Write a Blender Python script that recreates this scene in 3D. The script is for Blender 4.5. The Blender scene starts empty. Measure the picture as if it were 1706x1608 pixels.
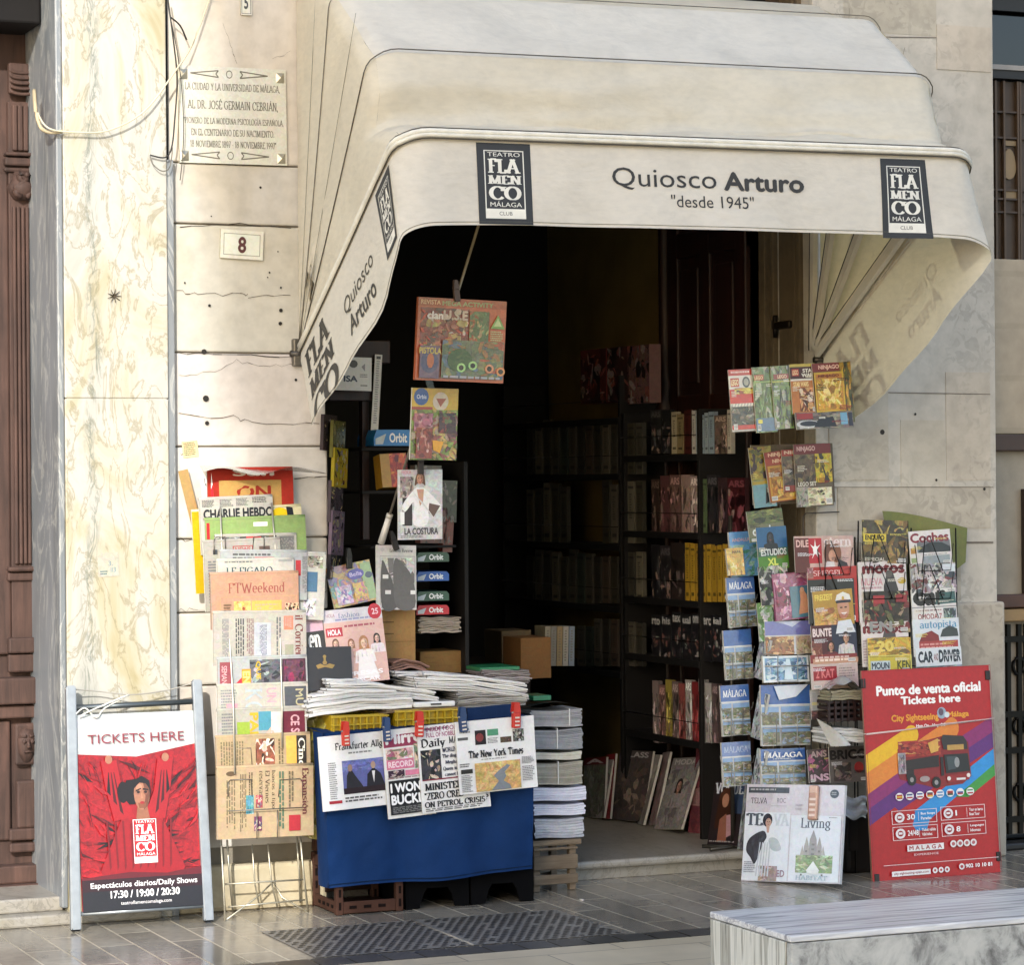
import bpy, bmesh, math, random
from mathutils import Vector, Matrix, noise
random.seed(7)
SC = bpy.context.scene
COL = SC.collection
RAD = math.radians
# ------------------------------------------------------------------ camera, sky, sun, exposure
FP, YAW, ROLL = 4600.0, RAD(23.0), 0.008           # focal length in photo pixels (1706 wide), yaw, roll
FW = Vector((math.sin(YAW), math.cos(YAW), 0)); R0 = Vector((math.cos(YAW), -math.sin(YAW), 0)); U0 = Vector((0, 0, 1))
RT = R0*math.cos(ROLL) - U0*math.sin(ROLL); UP = U0*math.cos(ROLL) + R0*math.sin(ROLL)
def ray(x, y): return FW + RT*((x-853)/FP) + UP*((804-y)/FP)
CAM = -ray(1000, 1474)*11.5                          # the foot of the wall by the step is the origin
def P(x, y, d=0.0):                                  # point of the plane d metres in front of the facade
    q = ray(x, y); return CAM + q*((-d-CAM.y)/q.y)
def PX(x, y, X):
    q = ray(x, y); return CAM + q*((X-CAM.x)/q.x)
def G(x, y, z=0.0):
    q = ray(x, y); return CAM + q*((z-CAM.z)/q.z)
cd = bpy.data.cameras.new('camera'); cd.sensor_width = 36; cd.lens = 36*FP/1706; cd.clip_start = .1; cd.clip_end = 400
cam = bpy.data.objects.new('camera', cd); COL.objects.link(cam); SC.camera = cam
cam.matrix_world = Matrix(((RT.x, UP.x, -FW.x, CAM.x), (RT.y, UP.y, -FW.y, CAM.y), (RT.z, UP.z, -FW.z, CAM.z), (0, 0, 0, 1)))
SEL, SAZ = RAD(25), RAD(29)                          # sun: low, behind the camera's left shoulder
SUN = Vector((-math.sin(SAZ)*math.cos(SEL), -math.cos(SAZ)*math.cos(SEL), math.sin(SEL)))
W = bpy.data.worlds.new('World'); SC.world = W; W.use_nodes = True
nt = W.node_tree; bg = nt.nodes['Background']; sky = nt.nodes.new('ShaderNodeTexSky')
sky.sky_type = 'NISHITA'; sky.sun_disc = False; sky.sun_elevation = SEL; sky.sun_rotation = math.atan2(SUN.x, SUN.y)
nt.links.new(sky.outputs[0], bg.inputs[0]); bg.inputs[1].default_value = 0.15; sky.dust_density = 1.4; sky.ozone_density = .8
ld = bpy.data.lights.new('sun', 'SUN'); ld.energy = 2.0; ld.angle = RAD(0.5); ld.color = (1, .97, .92)
lo = bpy.data.objects.new('sun', ld); COL.objects.link(lo); lo.rotation_euler = SUN.to_track_quat('Z', 'Y').to_euler()
SC.view_settings.view_transform = 'Standard'; SC.view_settings.look = 'None'
SC.view_settings.exposure = 1.4; SC.view_settings.gamma = 1
SC.cycles.use_denoising = True
SC.cycles.max_bounces = 8
# ------------------------------------------------------------------ colour, materials
def lin(c): return c/12.92 if c <= .04045 else ((c+.055)/1.055)**2.4
def hx(s):
    if isinstance(s, tuple): return s
    if len(s) == 3: s = ''.join(c*2 for c in s)
    return tuple(lin(int(s[i:i+2], 16)/255) for i in (0, 2, 4)) + (1.0,)
MATS = {}
class N:                                             # tiny node-tree builder
    def __init__(s, name):
        s.m = bpy.data.materials.new(name); s.m.use_nodes = True; s.t = s.m.node_tree
        s.b = s.t.nodes['Principled BSDF']; s.out = s.t.nodes['Material Output']; s._c = None
    def n(s, k, **kw):
        o = s.t.nodes.new('ShaderNode'+k)
        for a, b in kw.items(): setattr(o, a, b)
        return o
    def l(s, a, b): s.t.links.new(a, b)
    def pos(s, sc=(1, 1, 1), rot=(0, 0, 0), kind='Object'):
        c = s.n('TexCoord'); m = s.n('Mapping'); m.inputs['Scale'].default_value = sc; m.inputs['Rotation'].default_value = rot
        s.l(c.outputs[kind], m.inputs[0]); return m.outputs[0]
    def noise(s, v, scale, det=4, rough=.55, dist=0):
        o = s.n('TexNoise'); o.inputs['Scale'].default_value = scale; o.inputs['Detail'].default_value = det
        o.inputs['Roughness'].default_value = rough; o.inputs['Distortion'].default_value = dist; s.l(v, o.inputs['Vector']); return o.outputs['Fac']
    def ramp(s, f, stops):
        o = s.n('ValToRGB'); e = o.color_ramp.elements
        while len(e) < len(stops): e.new(.5)
        for i, (p, c) in enumerate(stops): e[i].position = p; e[i].color = hx(c) if not isinstance(c, float) else (c, c, c, 1)
        s.l(f, o.inputs[0]); return o.outputs[0]
    def mix(s, a, b, f, mode='MIX'):
        o = s.n('MixRGB'); o.blend_type = mode
        for i, v in ((1, a), (2, b), (0, f)):
            if isinstance(v, (int, float)): o.inputs[i].default_value = v if i == 0 else (v, v, v, 1)
            elif isinstance(v, (str, tuple)): o.inputs[i].default_value = hx(v)
            else: s.l(v, o.inputs[i])
        return o.outputs[0]
    def math(s, op, a, b=0.0):
        o = s.n('Math'); o.operation = op
        for i, v in ((0, a), (1, b)):
            if isinstance(v, (int, float)): o.inputs[i].default_value = v
            else: s.l(v, o.inputs[i])
        return o.outputs[0]
    def attr(s):
        o = s.n('Attribute'); o.attribute_name = 'Col'; return o.outputs['Color']
    def bump(s, h, st, dist=.01):
        o = s.n('Bump'); o.inputs['Strength'].default_value = st; o.inputs['Distance'].default_value = dist
        s.l(h, o.inputs['Height']); s.l(o.outputs[0], s.b.inputs['Normal'])
    def base(s, c):
        if isinstance(c, str): s.b.inputs['Base Color'].default_value = hx(c)
        else: s.l(c, s.b.inputs['Base Color'])
    def set(s, rough=None, metal=None, spec=None):
        for k, v in (('Roughness', rough), ('Metallic', metal), ('Specular IOR Level', spec)):
            if v is None: continue
            if isinstance(v, (int, float)): s.b.inputs[k].default_value = v
            else: s.l(v, s.b.inputs[k])
        return s.m
def make_attr(name, rough, var=.12, nsc=9, bump=0, spec=.5, metal=0, coat=0, pic=False):   # colour from the mesh, with wear and grain
    k = N(name); v = k.pos()
    a = k.noise(v, nsc, 5); r = k.ramp(a, [(.3, 1-var), (.7, 1.0)])
    col = k.attr()
    if pic:                                          # halftone grain of printed pictures (marked by alpha 0)
        at = k.t.nodes[-1]; nz = k.n('TexNoise'); nz.inputs['Scale'].default_value = 48; nz.inputs['Detail'].default_value = 6; nz.inputs['Roughness'].default_value = .72; nz.inputs['Distortion'].default_value = .8; k.l(v, nz.inputs['Vector'])
        bc = k.n('BrightContrast'); bc.inputs['Contrast'].default_value = 1.6; hs = k.n('HueSaturation'); hs.inputs['Saturation'].default_value = .45; k.l(nz.outputs['Color'], hs.inputs['Color']); k.l(hs.outputs[0], bc.inputs[0])
        col = k.mix(col, k.mix(col, bc.outputs[0], .8, 'OVERLAY'), k.math('SUBTRACT', 1.0, k.math('MULTIPLY', at.outputs['Alpha'], .72)))
    k.base(k.mix(col, r, 1.0, 'MULTIPLY'))
    if bump: k.bump(k.noise(v, nsc*3, 5), bump, .004)
    if coat: k.b.inputs['Coat Weight'].default_value = coat; k.b.inputs['Coat Roughness'].default_value = .12
    return k.set(rough, metal, spec)
M_PAPER = make_attr('newsprint', .8, .1, 7, .25, .25, pic=True)
M_GLOSS = make_attr('glossy_print', .32, .08, 6, .12, .5, pic=True)
M_FILM = make_attr('film_wrapped_print', .16, .08, 10, .55, .6, 0, .6, True)
M_PAINT = make_attr('painted', .5, .2, 14, .1)
M_METAL = make_attr('metal', .38, .2, 20, .05, .5, .7)
M_WOOD = None
def m_wood(name, c1, c2, rough=.6, sc=6, axis='Z'):
    k = N(name); s = {'Z': (sc*4, sc*4, sc*.35), 'X': (sc*.35, sc*4, sc*4)}[axis]
    v = k.pos(s); a = k.noise(v, 1.5, 6, .65, .6); c = k.ramp(a, [(.3, c1), (.7, c2)])
    k.base(k.mix(c, k.ramp(k.noise(k.pos(), 3, 4), [(.35, .55), (.7, 1.0)]), 1, 'MULTIPLY')); k.bump(a, .35, .004); return k.set(rough)
M_WOODRED = m_wood('weathered_red_wood', '3a2821', '5c4238', .75)
M_WOODDARK = m_wood('dark_varnished_wood', '1c0b08', '38180f', .5)
M_WOODPALE = m_wood('rough_crate_wood', '6a5a48', '9a8870', .8, 8, 'X')
def m_marble(name, base, dark, warm, vein, vs=(1, 1, .16), scale=3.2, rough=.22, wv=.5):
    k = N(name); v = k.pos(vs); w = k.noise(v, scale*.6, 6, .6, 1.2)
    c = k.ramp(w, [(.30, warm), (.5, base), (.66, base), (.8, dark)])
    n2 = k.noise(v, scale*1.5, 8, .62, 2.2); ve = k.math('ABSOLUTE', k.math('SUBTRACT', n2, .5))
    c = k.mix(c, vein, k.math('MULTIPLY', k.ramp(ve, [(0, 1.0), (.03, 0.0)]), wv))
    n3 = k.noise(k.pos(), 2.2, 6); c = k.mix(c, k.ramp(n3, [(.3, .86), (.65, 1.0)]), 1, 'MULTIPLY')
    k.base(c); k.bump(k.noise(k.pos(), 30, 4), .06, .002); return k.set(rough)
def m_pilaster():                                    # cloudy cream marble with one grey green vein running up it
    k = N('cream_marble'); v = k.pos(); v2 = k.pos((1, 1, .45)); n1 = k.noise(v2, 3.4, 7, .6, 1.0); n2 = k.noise(v2, 7, 8, .6, 1.6)
    c = k.ramp(n1, [(.28, '8c7f52'), (.40, 'a59c80'), (.54, 'b0ada4'), (.7, '9e9c92')])
    ve = k.ramp(k.math('ABSOLUTE', k.math('SUBTRACT', n2, .5)), [(0, 1.0), (.03, 0.0)]); c = k.mix(c, '7a7050', k.math('MULTIPLY', ve, .6))
    sx = k.n('SeparateXYZ'); k.l(v, sx.inputs[0]); w = k.math('MULTIPLY', k.math('SUBTRACT', k.noise(k.pos((1, 1, .8)), 2.5, 3), .5), .16)
    dd = k.math('ABSOLUTE', k.math('ADD', k.math('ADD', sx.outputs[0], 2.155), w)); band = k.ramp(dd, [(.0, 1.0), (.035, 0.0)])
    n3 = k.noise(k.pos((2.2, 1, .5)), 9, 7, .65, 1.5); fine = k.ramp(k.math('ABSOLUTE', k.math('SUBTRACT', n3, .5)), [(0, 1.0), (.05, .15)])
    c = k.mix(c, '5c645a', k.math('MULTIPLY', k.math('MULTIPLY', band, fine), .85)); k.base(c); k.bump(k.noise(v, 30, 4), .05, .002); return k.set(.3)
M_MARBLE = m_pilaster()
M_GREY = m_marble('grey_marble', '7b7f82', '94989a', '63686a', 'b9b8b0', (1, 1, .3), 3.0, .3, .55)
# ------------------------------------------------------------------ meshes
class MB:                                            # collects coloured faces, becomes ONE mesh object
    def __init__(s): s.v = []; s.f = []; s.c = []; s.m = []; s.sm = []
    def face(s, pts, c='888', m=0, sm=False):
        i = len(s.v); s.v += [tuple(p) for p in pts]; s.f.append(tuple(range(i, i+len(pts)))); s.c.append(hx(c)); s.m.append(m); s.sm.append(sm); return s
    def mesh(s, vs, fs, c='888', m=0, sm=False):
        i = len(s.v); s.v += [tuple(p) for p in vs]; h = hx(c)
        for f in fs: s.f.append(tuple(j+i for j in f)); s.c.append(h); s.m.append(m); s.sm.append(sm)
        return s
    def box(s, a, b, c='888', m=0, bev=0.0, rot=None):
        x0, y0, z0 = (min(a[i], b[i]) for i in range(3)); x1, y1, z1 = (max(a[i], b[i]) for i in range(3))
        bev = min(bev, (x1-x0)*.45, (y1-y0)*.45, (z1-z0)*.45)
        if bev <= 0:
            vs = [(x, y, z) for x in (x0, x1) for y in (y0, y1) for z in (z0, z1)]
            fs = [(0, 1, 3, 2), (4, 6, 7, 5), (0, 4, 5, 1), (2, 3, 7, 6), (0, 2, 6, 4), (1, 5, 7, 3)]
        else:
            bm = bmesh.new(); bmesh.ops.create_cube(bm, size=1)
            for v in bm.verts: v.co = Vector(((x0+x1)/2+v.co.x*(x1-x0), (y0+y1)/2+v.co.y*(y1-y0), (z0+z1)/2+v.co.z*(z1-z0)))
            bmesh.ops.bevel(bm, geom=bm.edges[:], offset=bev, segments=2, affect='EDGES', profile=.5)
            bm.verts.index_update(); vs = [v.co.copy() for v in bm.verts]; fs = [[v.index for v in f.verts] for f in bm.faces]; bm.free()
        if rot is not None: vs = [rot @ Vector(v) for v in vs]
        return s.mesh(vs, fs, c, m)
    def tube(s, pts, r, c='888', n=6, m=0, closed=False):
        pts = [Vector(p) for p in pts]; k = len(pts); vs = []
        for i, p in enumerate(pts):
            a = pts[(i-1) % k] if closed or i else p; b = pts[(i+1) % k] if closed or i < k-1 else p
            t = (b-a); t = t.normalized() if t.length > 1e-9 else Vector((0, 0, 1))
            u = t.cross(Vector((0, 0, 1)) if abs(t.z) < .9 else Vector((1, 0, 0))).normalized(); w = t.cross(u)
            rr = r[i] if isinstance(r, (list, tuple)) else r
            vs += [p+(u*math.cos(j*2*math.pi/n)+w*math.sin(j*2*math.pi/n))*rr for j in range(n)]
        fs = []
        for i in range(k if closed else k-1):
            q = (i+1) % k
            for j in range(n): fs.append((i*n+j, i*n+(j+1) % n, q*n+(j+1) % n, q*n+j))
        if not closed: fs += [tuple(range(n-1, -1, -1)), tuple((k-1)*n+j for j in range(n))]
        return s.mesh(vs, fs, c, m, True)
    def prism(s, poly, y0, y1, c='888', m=0, axis=1, shift=(0, 0)):      # polygon in the two other axes, thickness along axis
        n = len(poly)
        def q(p, t, k): 
            a, b = p[0]+shift[0]*k, p[1]+shift[1]*k
            return (a, t, b) if axis == 1 else ((t, a, b) if axis == 0 else (a, b, t))
        vs = [q(p, y0, 0) for p in poly]+[q(p, y1, 1) for p in poly]
        return s.mesh(vs, [tuple(range(n)), tuple(range(2*n-1, n-1, -1))]+[(i, i+n, (i+1) % n+n, (i+1) % n) for i in range(n)], c, m)
    def lathe(s, prof, c='888', n=14, at=(0, 0, 0), m=0):
        vs = [(at[0]+r*math.cos(j*2*math.pi/n), at[1]+r*math.sin(j*2*math.pi/n), at[2]+z) for r, z in prof for j in range(n)]
        fs = [(i*n+j, i*n+(j+1) % n, (i+1)*n+(j+1) % n, (i+1)*n+j) for i in range(len(prof)-1) for j in range(n)]
        return s.mesh(vs, fs, c, m, True)
    def grid(s, fn, nu, nv, c='888', m=0, sm=True):
        vs = [fn(i/nu, j/nv) for j in range(nv+1) for i in range(nu+1)]; k = nu+1
        return s.mesh(vs, [(j*k+i, j*k+i+1, (j+1)*k+i+1, (j+1)*k+i) for j in range(nv) for i in range(nu)], c, m, sm)
    def build(s, name, mats, parent=None, mat=None):
        me = bpy.data.meshes.new(name); me.from_pydata(s.v, [], s.f)
        ca = me.color_attributes.new('Col', 'FLOAT_COLOR', 'CORNER')
        buf = []
        for f, c in zip(s.f, s.c): buf += list(c)*len(f)
        ca.data.foreach_set('color', buf)
        me.polygons.foreach_set('material_index', s.m); me.polygons.foreach_set('use_smooth', s.sm)
        for m in (mats if isinstance(mats, (list, tuple)) else [mats]): me.materials.append(m)
        me.update(); o = bpy.data.objects.new(name, me); COL.objects.link(o)
        if parent is not None: o.parent = parent
        if mat is not None: o.matrix_world = mat
        return o
def tag(o, label, cat, group=None):
    o['label'] = label; o['category'] = cat
    if group: o['group'] = group
    return o
def thing(name, label, cat, loc=(0, 0, 0), group=None, mat=None):
    o = bpy.data.objects.new(name, None); COL.objects.link(o); o.location = loc
    if mat is not None: o.matrix_world = mat
    return tag(o, label, cat, group)
def struct(o): o['kind'] = 'structure'; return o
def clean(o, dist=1e-5, normals=True):
    bm = bmesh.new(); bm.from_mesh(o.data); bmesh.ops.remove_doubles(bm, verts=bm.verts[:], dist=dist)
    if normals: bmesh.ops.recalc_face_normals(bm, faces=bm.faces[:])
    bm.to_mesh(o.data); bm.free(); return o
# ------------------------------------------------------------------ lettering: the built-in sans, and a pen-drawn serif
_tc = bpy.data.curves.new('lettering', 'FONT'); _tc.resolution_u = 3; _to = bpy.data.objects.new('lettering', _tc); _tk = {}
def sans(s):
    if s not in _tk:
        _tc.body = s; m = _to.to_mesh()
        _tk[s] = ([(v.co.x, v.co.y, 0) for v in m.vertices], [tuple(p.vertices) for p in m.polygons]); _to.to_mesh_clear()
    return _tk[s]
def arc(cx, cy, rx, ry, a, b, n=9): return [(cx+rx*math.cos(RAD(a+(b-a)*i/n)), cy+ry*math.sin(RAD(a+(b-a)*i/n))) for i in range(n+1)]
_O = lambda cx, cy, rx, ry: arc(cx, cy, rx, ry, 90, 450, 18)
GL = {  # width, strokes (x-height .66)
'A': (.8, [[(.05, 0), (.4, 1)], [(.4, 1), (.75, 0)], [(.18, .34), (.62, .34)]]), 'B': (.66, [[(.15, 0), (.15, 1)], [(.15, 1), (.3, 1)]+arc(.3, .76, .22, .24, 90, -90)+[(.15, .52)], [(.3, .52)]+arc(.32, .26, .26, .26, 90, -90)+[(.15, 0)]]),
'C': (.8, [arc(.45, .5, .38, .5, 40, 320, 16), [(.75, .66), (.75, 1)]]), 'D': (.8, [[(.15, 0), (.15, 1)], [(.15, 1), (.3, 1)]+arc(.3, .5, .42, .5, 90, -90, 12)+[(.15, 0)]]), 'E': (.64, [[(.15, 0), (.15, 1)], [(.15, 1), (.58, 1)], [(.15, .52), (.45, .52)], [(.15, 0), (.6, 0)], [(.58, 1), (.58, .8)], [(.6, 0), (.6, .22)]]),
'F': (.6, [[(.15, 0), (.15, 1)], [(.15, 1), (.56, 1)], [(.15, .52), (.44, .52)], [(.56, 1), (.56, .78)]]), 'G': (.84, [arc(.45, .5, .38, .5, 40, 320, 16), [(.74, .18), (.74, .45)], [(.56, .45), (.82, .45)]]), 'H': (.84, [[(.15, 0), (.15, 1)], [(.68, 0), (.68, 1)], [(.15, .52), (.68, .52)]]),
'I': (.34, [[(.17, 0), (.17, 1)]]), 'J': (.5, [[(.36, 1), (.36, .2)]+arc(.2, .2, .16, .2, 0, -150, 6)]), 'K': (.78, [[(.15, 0), (.15, 1)], [(.16, .45), (.65, 1)], [(.3, .58), (.72, 0)]]), 'L': (.62, [[(.15, 0), (.15, 1)], [(.15, 0), (.58, 0)], [(.58, 0), (.58, .25)]]),
'M': (.98, [[(.12, 0), (.14, 1)], [(.14, 1), (.48, .05)], [(.48, .05), (.82, 1)], [(.82, 1), (.84, 0)]]), 'N': (.84, [[(.15, 0), (.15, 1)], [(.15, 1), (.7, 0)], [(.7, 0), (.7, 1)]]), 'O': (.9, [_O(.45, .5, .38, .5)]), 'P': (.64, [[(.15, 0), (.15, 1)], [(.15, 1), (.3, 1)]+arc(.3, .73, .26, .27, 90, -90)+[(.15, .46)]]),
'Q': (.9, [_O(.45, .5, .38, .5), [(.45, .2), (.82, -.12)]]), 'R': (.74, [[(.15, 0), (.15, 1)], [(.15, 1), (.3, 1)]+arc(.3, .74, .25, .26, 90, -90)+[(.15, .48)], [(.36, .48), (.7, 0)]]), 'S': (.62, [arc(.32, .75, .22, .25, 30, 250, 10)+arc(.31, .26, .25, .26, 90, -150, 12)]), 'T': (.74, [[(.37, 0), (.37, 1)], [(.05, 1), (.69, 1)], [(.05, 1), (.05, .8)], [(.69, 1), (.69, .8)]]),
'U': (.82, [[(.15, 1), (.15, .3)]+arc(.41, .3, .26, .3, 180, 360)+[(.67, 1)]]), 'V': (.78, [[(.06, 1), (.4, 0)], [(.4, 0), (.72, 1)]]), 'W': (1.1, [[(.06, 1), (.32, 0)], [(.32, 0), (.55, .9)], [(.55, .9), (.8, 0)], [(.8, 0), (1.04, 1)]]), 'X': (.78, [[(.08, 1), (.7, 0)], [(.08, 0), (.7, 1)]]), 'Y': (.74, [[(.06, 1), (.37, .48)], [(.68, 1), (.37, .48)], [(.37, .48), (.37, 0)]]), 'Z': (.66, [[(.08, 1), (.58, 1)], [(.58, 1), (.08, 0)], [(.08, 0), (.6, 0)]]),
'a': (.54, [arc(.26, .47, .17, .19, 150, 0, 6)+[(.43, .1), (.5, 0)], [(.43, .38)]+arc(.25, .18, .18, .18, 90, 330, 10)]), 'b': (.56, [[(.12, 1), (.12, 0)], _O(.32, .33, .2, .33)]), 'c': (.48, [arc(.3, .33, .22, .33, 50, 310, 12)]), 'd': (.56, [[(.44, 1), (.44, 0)], _O(.24, .33, .2, .33)]), 'e': (.5, [[(.08, .36), (.45, .36)]+arc(.27, .33, .2, .33, 5, 310, 14)]),
'f': (.34, [[(.14, 0), (.14, .78)]+arc(.27, .8, .13, .2, 180, 60, 5), [(.02, .64), (.3, .64)]]), 'g': (.54, [_O(.25, .4, .18, .26), _O(.26, -.1, .2, .16), [(.4, .6), (.52, .66)]]), 'h': (.58, [[(.12, 0), (.12, 1)], [(.12, .45)]+arc(.28, .45, .17, .2, 150, 0, 6)+[(.45, 0)]]), 'i': (.26, [[(.13, 0), (.13, .66)], [(.13, .84), (.13, .95)]]), 'j': (.26, [[(.14, .66), (.14, -.15), (.02, -.25)]]),
'k': (.54, [[(.12, 0), (.12, 1)], [(.13, .28), (.44, .64)], [(.24, .38), (.5, 0)]]), 'l': (.26, [[(.13, 0), (.13, 1)]]), 'm': (.88, [[(.12, 0), (.12, .66)], arc(.27, .46, .15, .19, 170, 0, 6)+[(.42, 0)], arc(.58, .46, .16, .19, 170, 0, 6)+[(.74, 0)]]), 'n': (.58, [[(.12, 0), (.12, .66)], arc(.28, .45, .17, .2, 160, 0, 6)+[(.45, 0)]]), 'o': (.54, [_O(.27, .33, .21, .33)]),
'p': (.56, [[(.12, .66), (.12, -.28)], _O(.32, .33, .2, .33)]), 'q': (.56, [[(.44, .66), (.44, -.28)], _O(.24, .33, .2, .33)]), 'r': (.4, [[(.12, 0), (.12, .66)], arc(.27, .45, .15, .19, 160, 40, 5)]), 's': (.42, [arc(.21, .49, .14, .16, 30, 250, 8)+arc(.2, .17, .16, .17, 90, -150, 8)]), 't': (.34, [[(.15, .88), (.15, .12)]+arc(.25, .12, .1, .12, 180, 300, 4), [(.02, .64), (.3, .64)]]),
'u': (.58, [[(.12, .66), (.12, .2)]+arc(.28, .2, .16, .2, 180, 360, 6)+[(.44, .66)], [(.44, .66), (.44, 0)]]), 'v': (.54, [[(.06, .66), (.27, 0)], [(.27, 0), (.48, .66)]]), 'w': (.8, [[(.06, .66), (.22, 0)], [(.22, 0), (.4, .6)], [(.4, .6), (.58, 0)], [(.58, 0), (.74, .66)]]), 'x': (.52, [[(.06, .66), (.46, 0)], [(.06, 0), (.46, .66)]]), 'y': (.54, [[(.06, .66), (.28, .05)], [(.48, .66), (.2, -.26)]]), 'z': (.46, [[(.06, .66), (.4, .66)], [(.4, .66), (.06, 0)], [(.06, 0), (.42, 0)]]),
' ': (.34, []), '.': (.24, [[(.12, 0), (.12, .12)]]), ',': (.24, [[(.13, .1), (.08, -.14)]]), '-': (.36, [[(.06, .36), (.3, .36)]]), "'": (.2, [[(.1, 1), (.08, .74)]]), '"': (.34, [[(.1, 1), (.09, .76)], [(.24, 1), (.23, .76)]]), '1': (.4, [[(.2, 0), (.2, 1)], [(.06, .84), (.2, 1)]]), '8': (.6, [_O(.3, .76, .2, .24), _O(.3, .26, .25, .26)]), '9': (.6, [_O(.3, .68, .23, .32), [(.53, .66), (.5, .3), (.3, 0)]]), '7': (.56, [[(.08, 1), (.52, 1)], [(.52, 1), (.22, 0)]])}
ACC = {'Á': 'A', 'É': 'E', 'Í': 'I', 'Ó': 'O', 'á': 'a', 'é': 'e', 'í': 'i', 'ó': 'o', 'Ñ': 'N', 'ñ': 'n'}
_sk = {}
def serif(s, thick=.17, thin=.035, nib=12, ser=True):
    key = (s, thick, thin, nib, ser)
    if key in _sk: return _sk[key]
    V = []; T = []; cnt = [0]; x = 0.0; nb = (math.cos(RAD(nib)), math.sin(RAD(nib)))
    def strip(pts):
        k = len(pts)
        if k < 2: return
        b = len(V); cnt[0] += 1; zi = cnt[0] % 6
        for i in range(k):
            a = pts[max(i-1, 0)]; c = pts[min(i+1, k-1)]; dx, dy = c[0]-a[0], c[1]-a[1]; L = math.hypot(dx, dy) or 1; dx /= L; dy /= L
            w = (thin+(thick-thin)*abs(dx*nb[1]-dy*nb[0]))/2
            V.append((x+pts[i][0]-dy*w, pts[i][1]+dx*w, zi)); V.append((x+pts[i][0]+dy*w, pts[i][1]-dx*w, zi))
        for i in range(k-1): T.append((b+2*i+1, b+2*i+3, b+2*i+2, b+2*i))
    for ch in s:
        g = ACC.get(ch, ch); wd, st = GL.get(g, GL[' '])
        for q in st:
            strip(q)
            if ser:
                for e, o in ((q[0], q[1]), (q[-1], q[-2])):
                    if abs(e[1]-o[1]) > .2 and abs(e[0]-o[0]) < .5*abs(e[1]-o[1]) and min(abs(e[1]), abs(e[1]-1), abs(e[1]-.66) if g.islower() else 9) < .03:
                        h = thick*.62+.05; yy = e[1]+(thin/2 if e[1] < .3 else -thin/2)
                        cnt[0] += 1; zi = cnt[0] % 6; V.extend([(x+e[0]-h, yy-thin/2, zi), (x+e[0]+h, yy-thin/2, zi), (x+e[0]+h, yy+thin/2, zi), (x+e[0]-h, yy+thin/2, zi)]); n = len(V); T.append((n-4, n-3, n-2, n-1))
        if ch != g: strip([(wd/2-.03, (1.08 if g.isupper() else .76)), (wd/2+.07, (1.24 if g.isupper() else .92))])
        x += wd+.06
    _sk[key] = (V, T); return V, T
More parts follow.
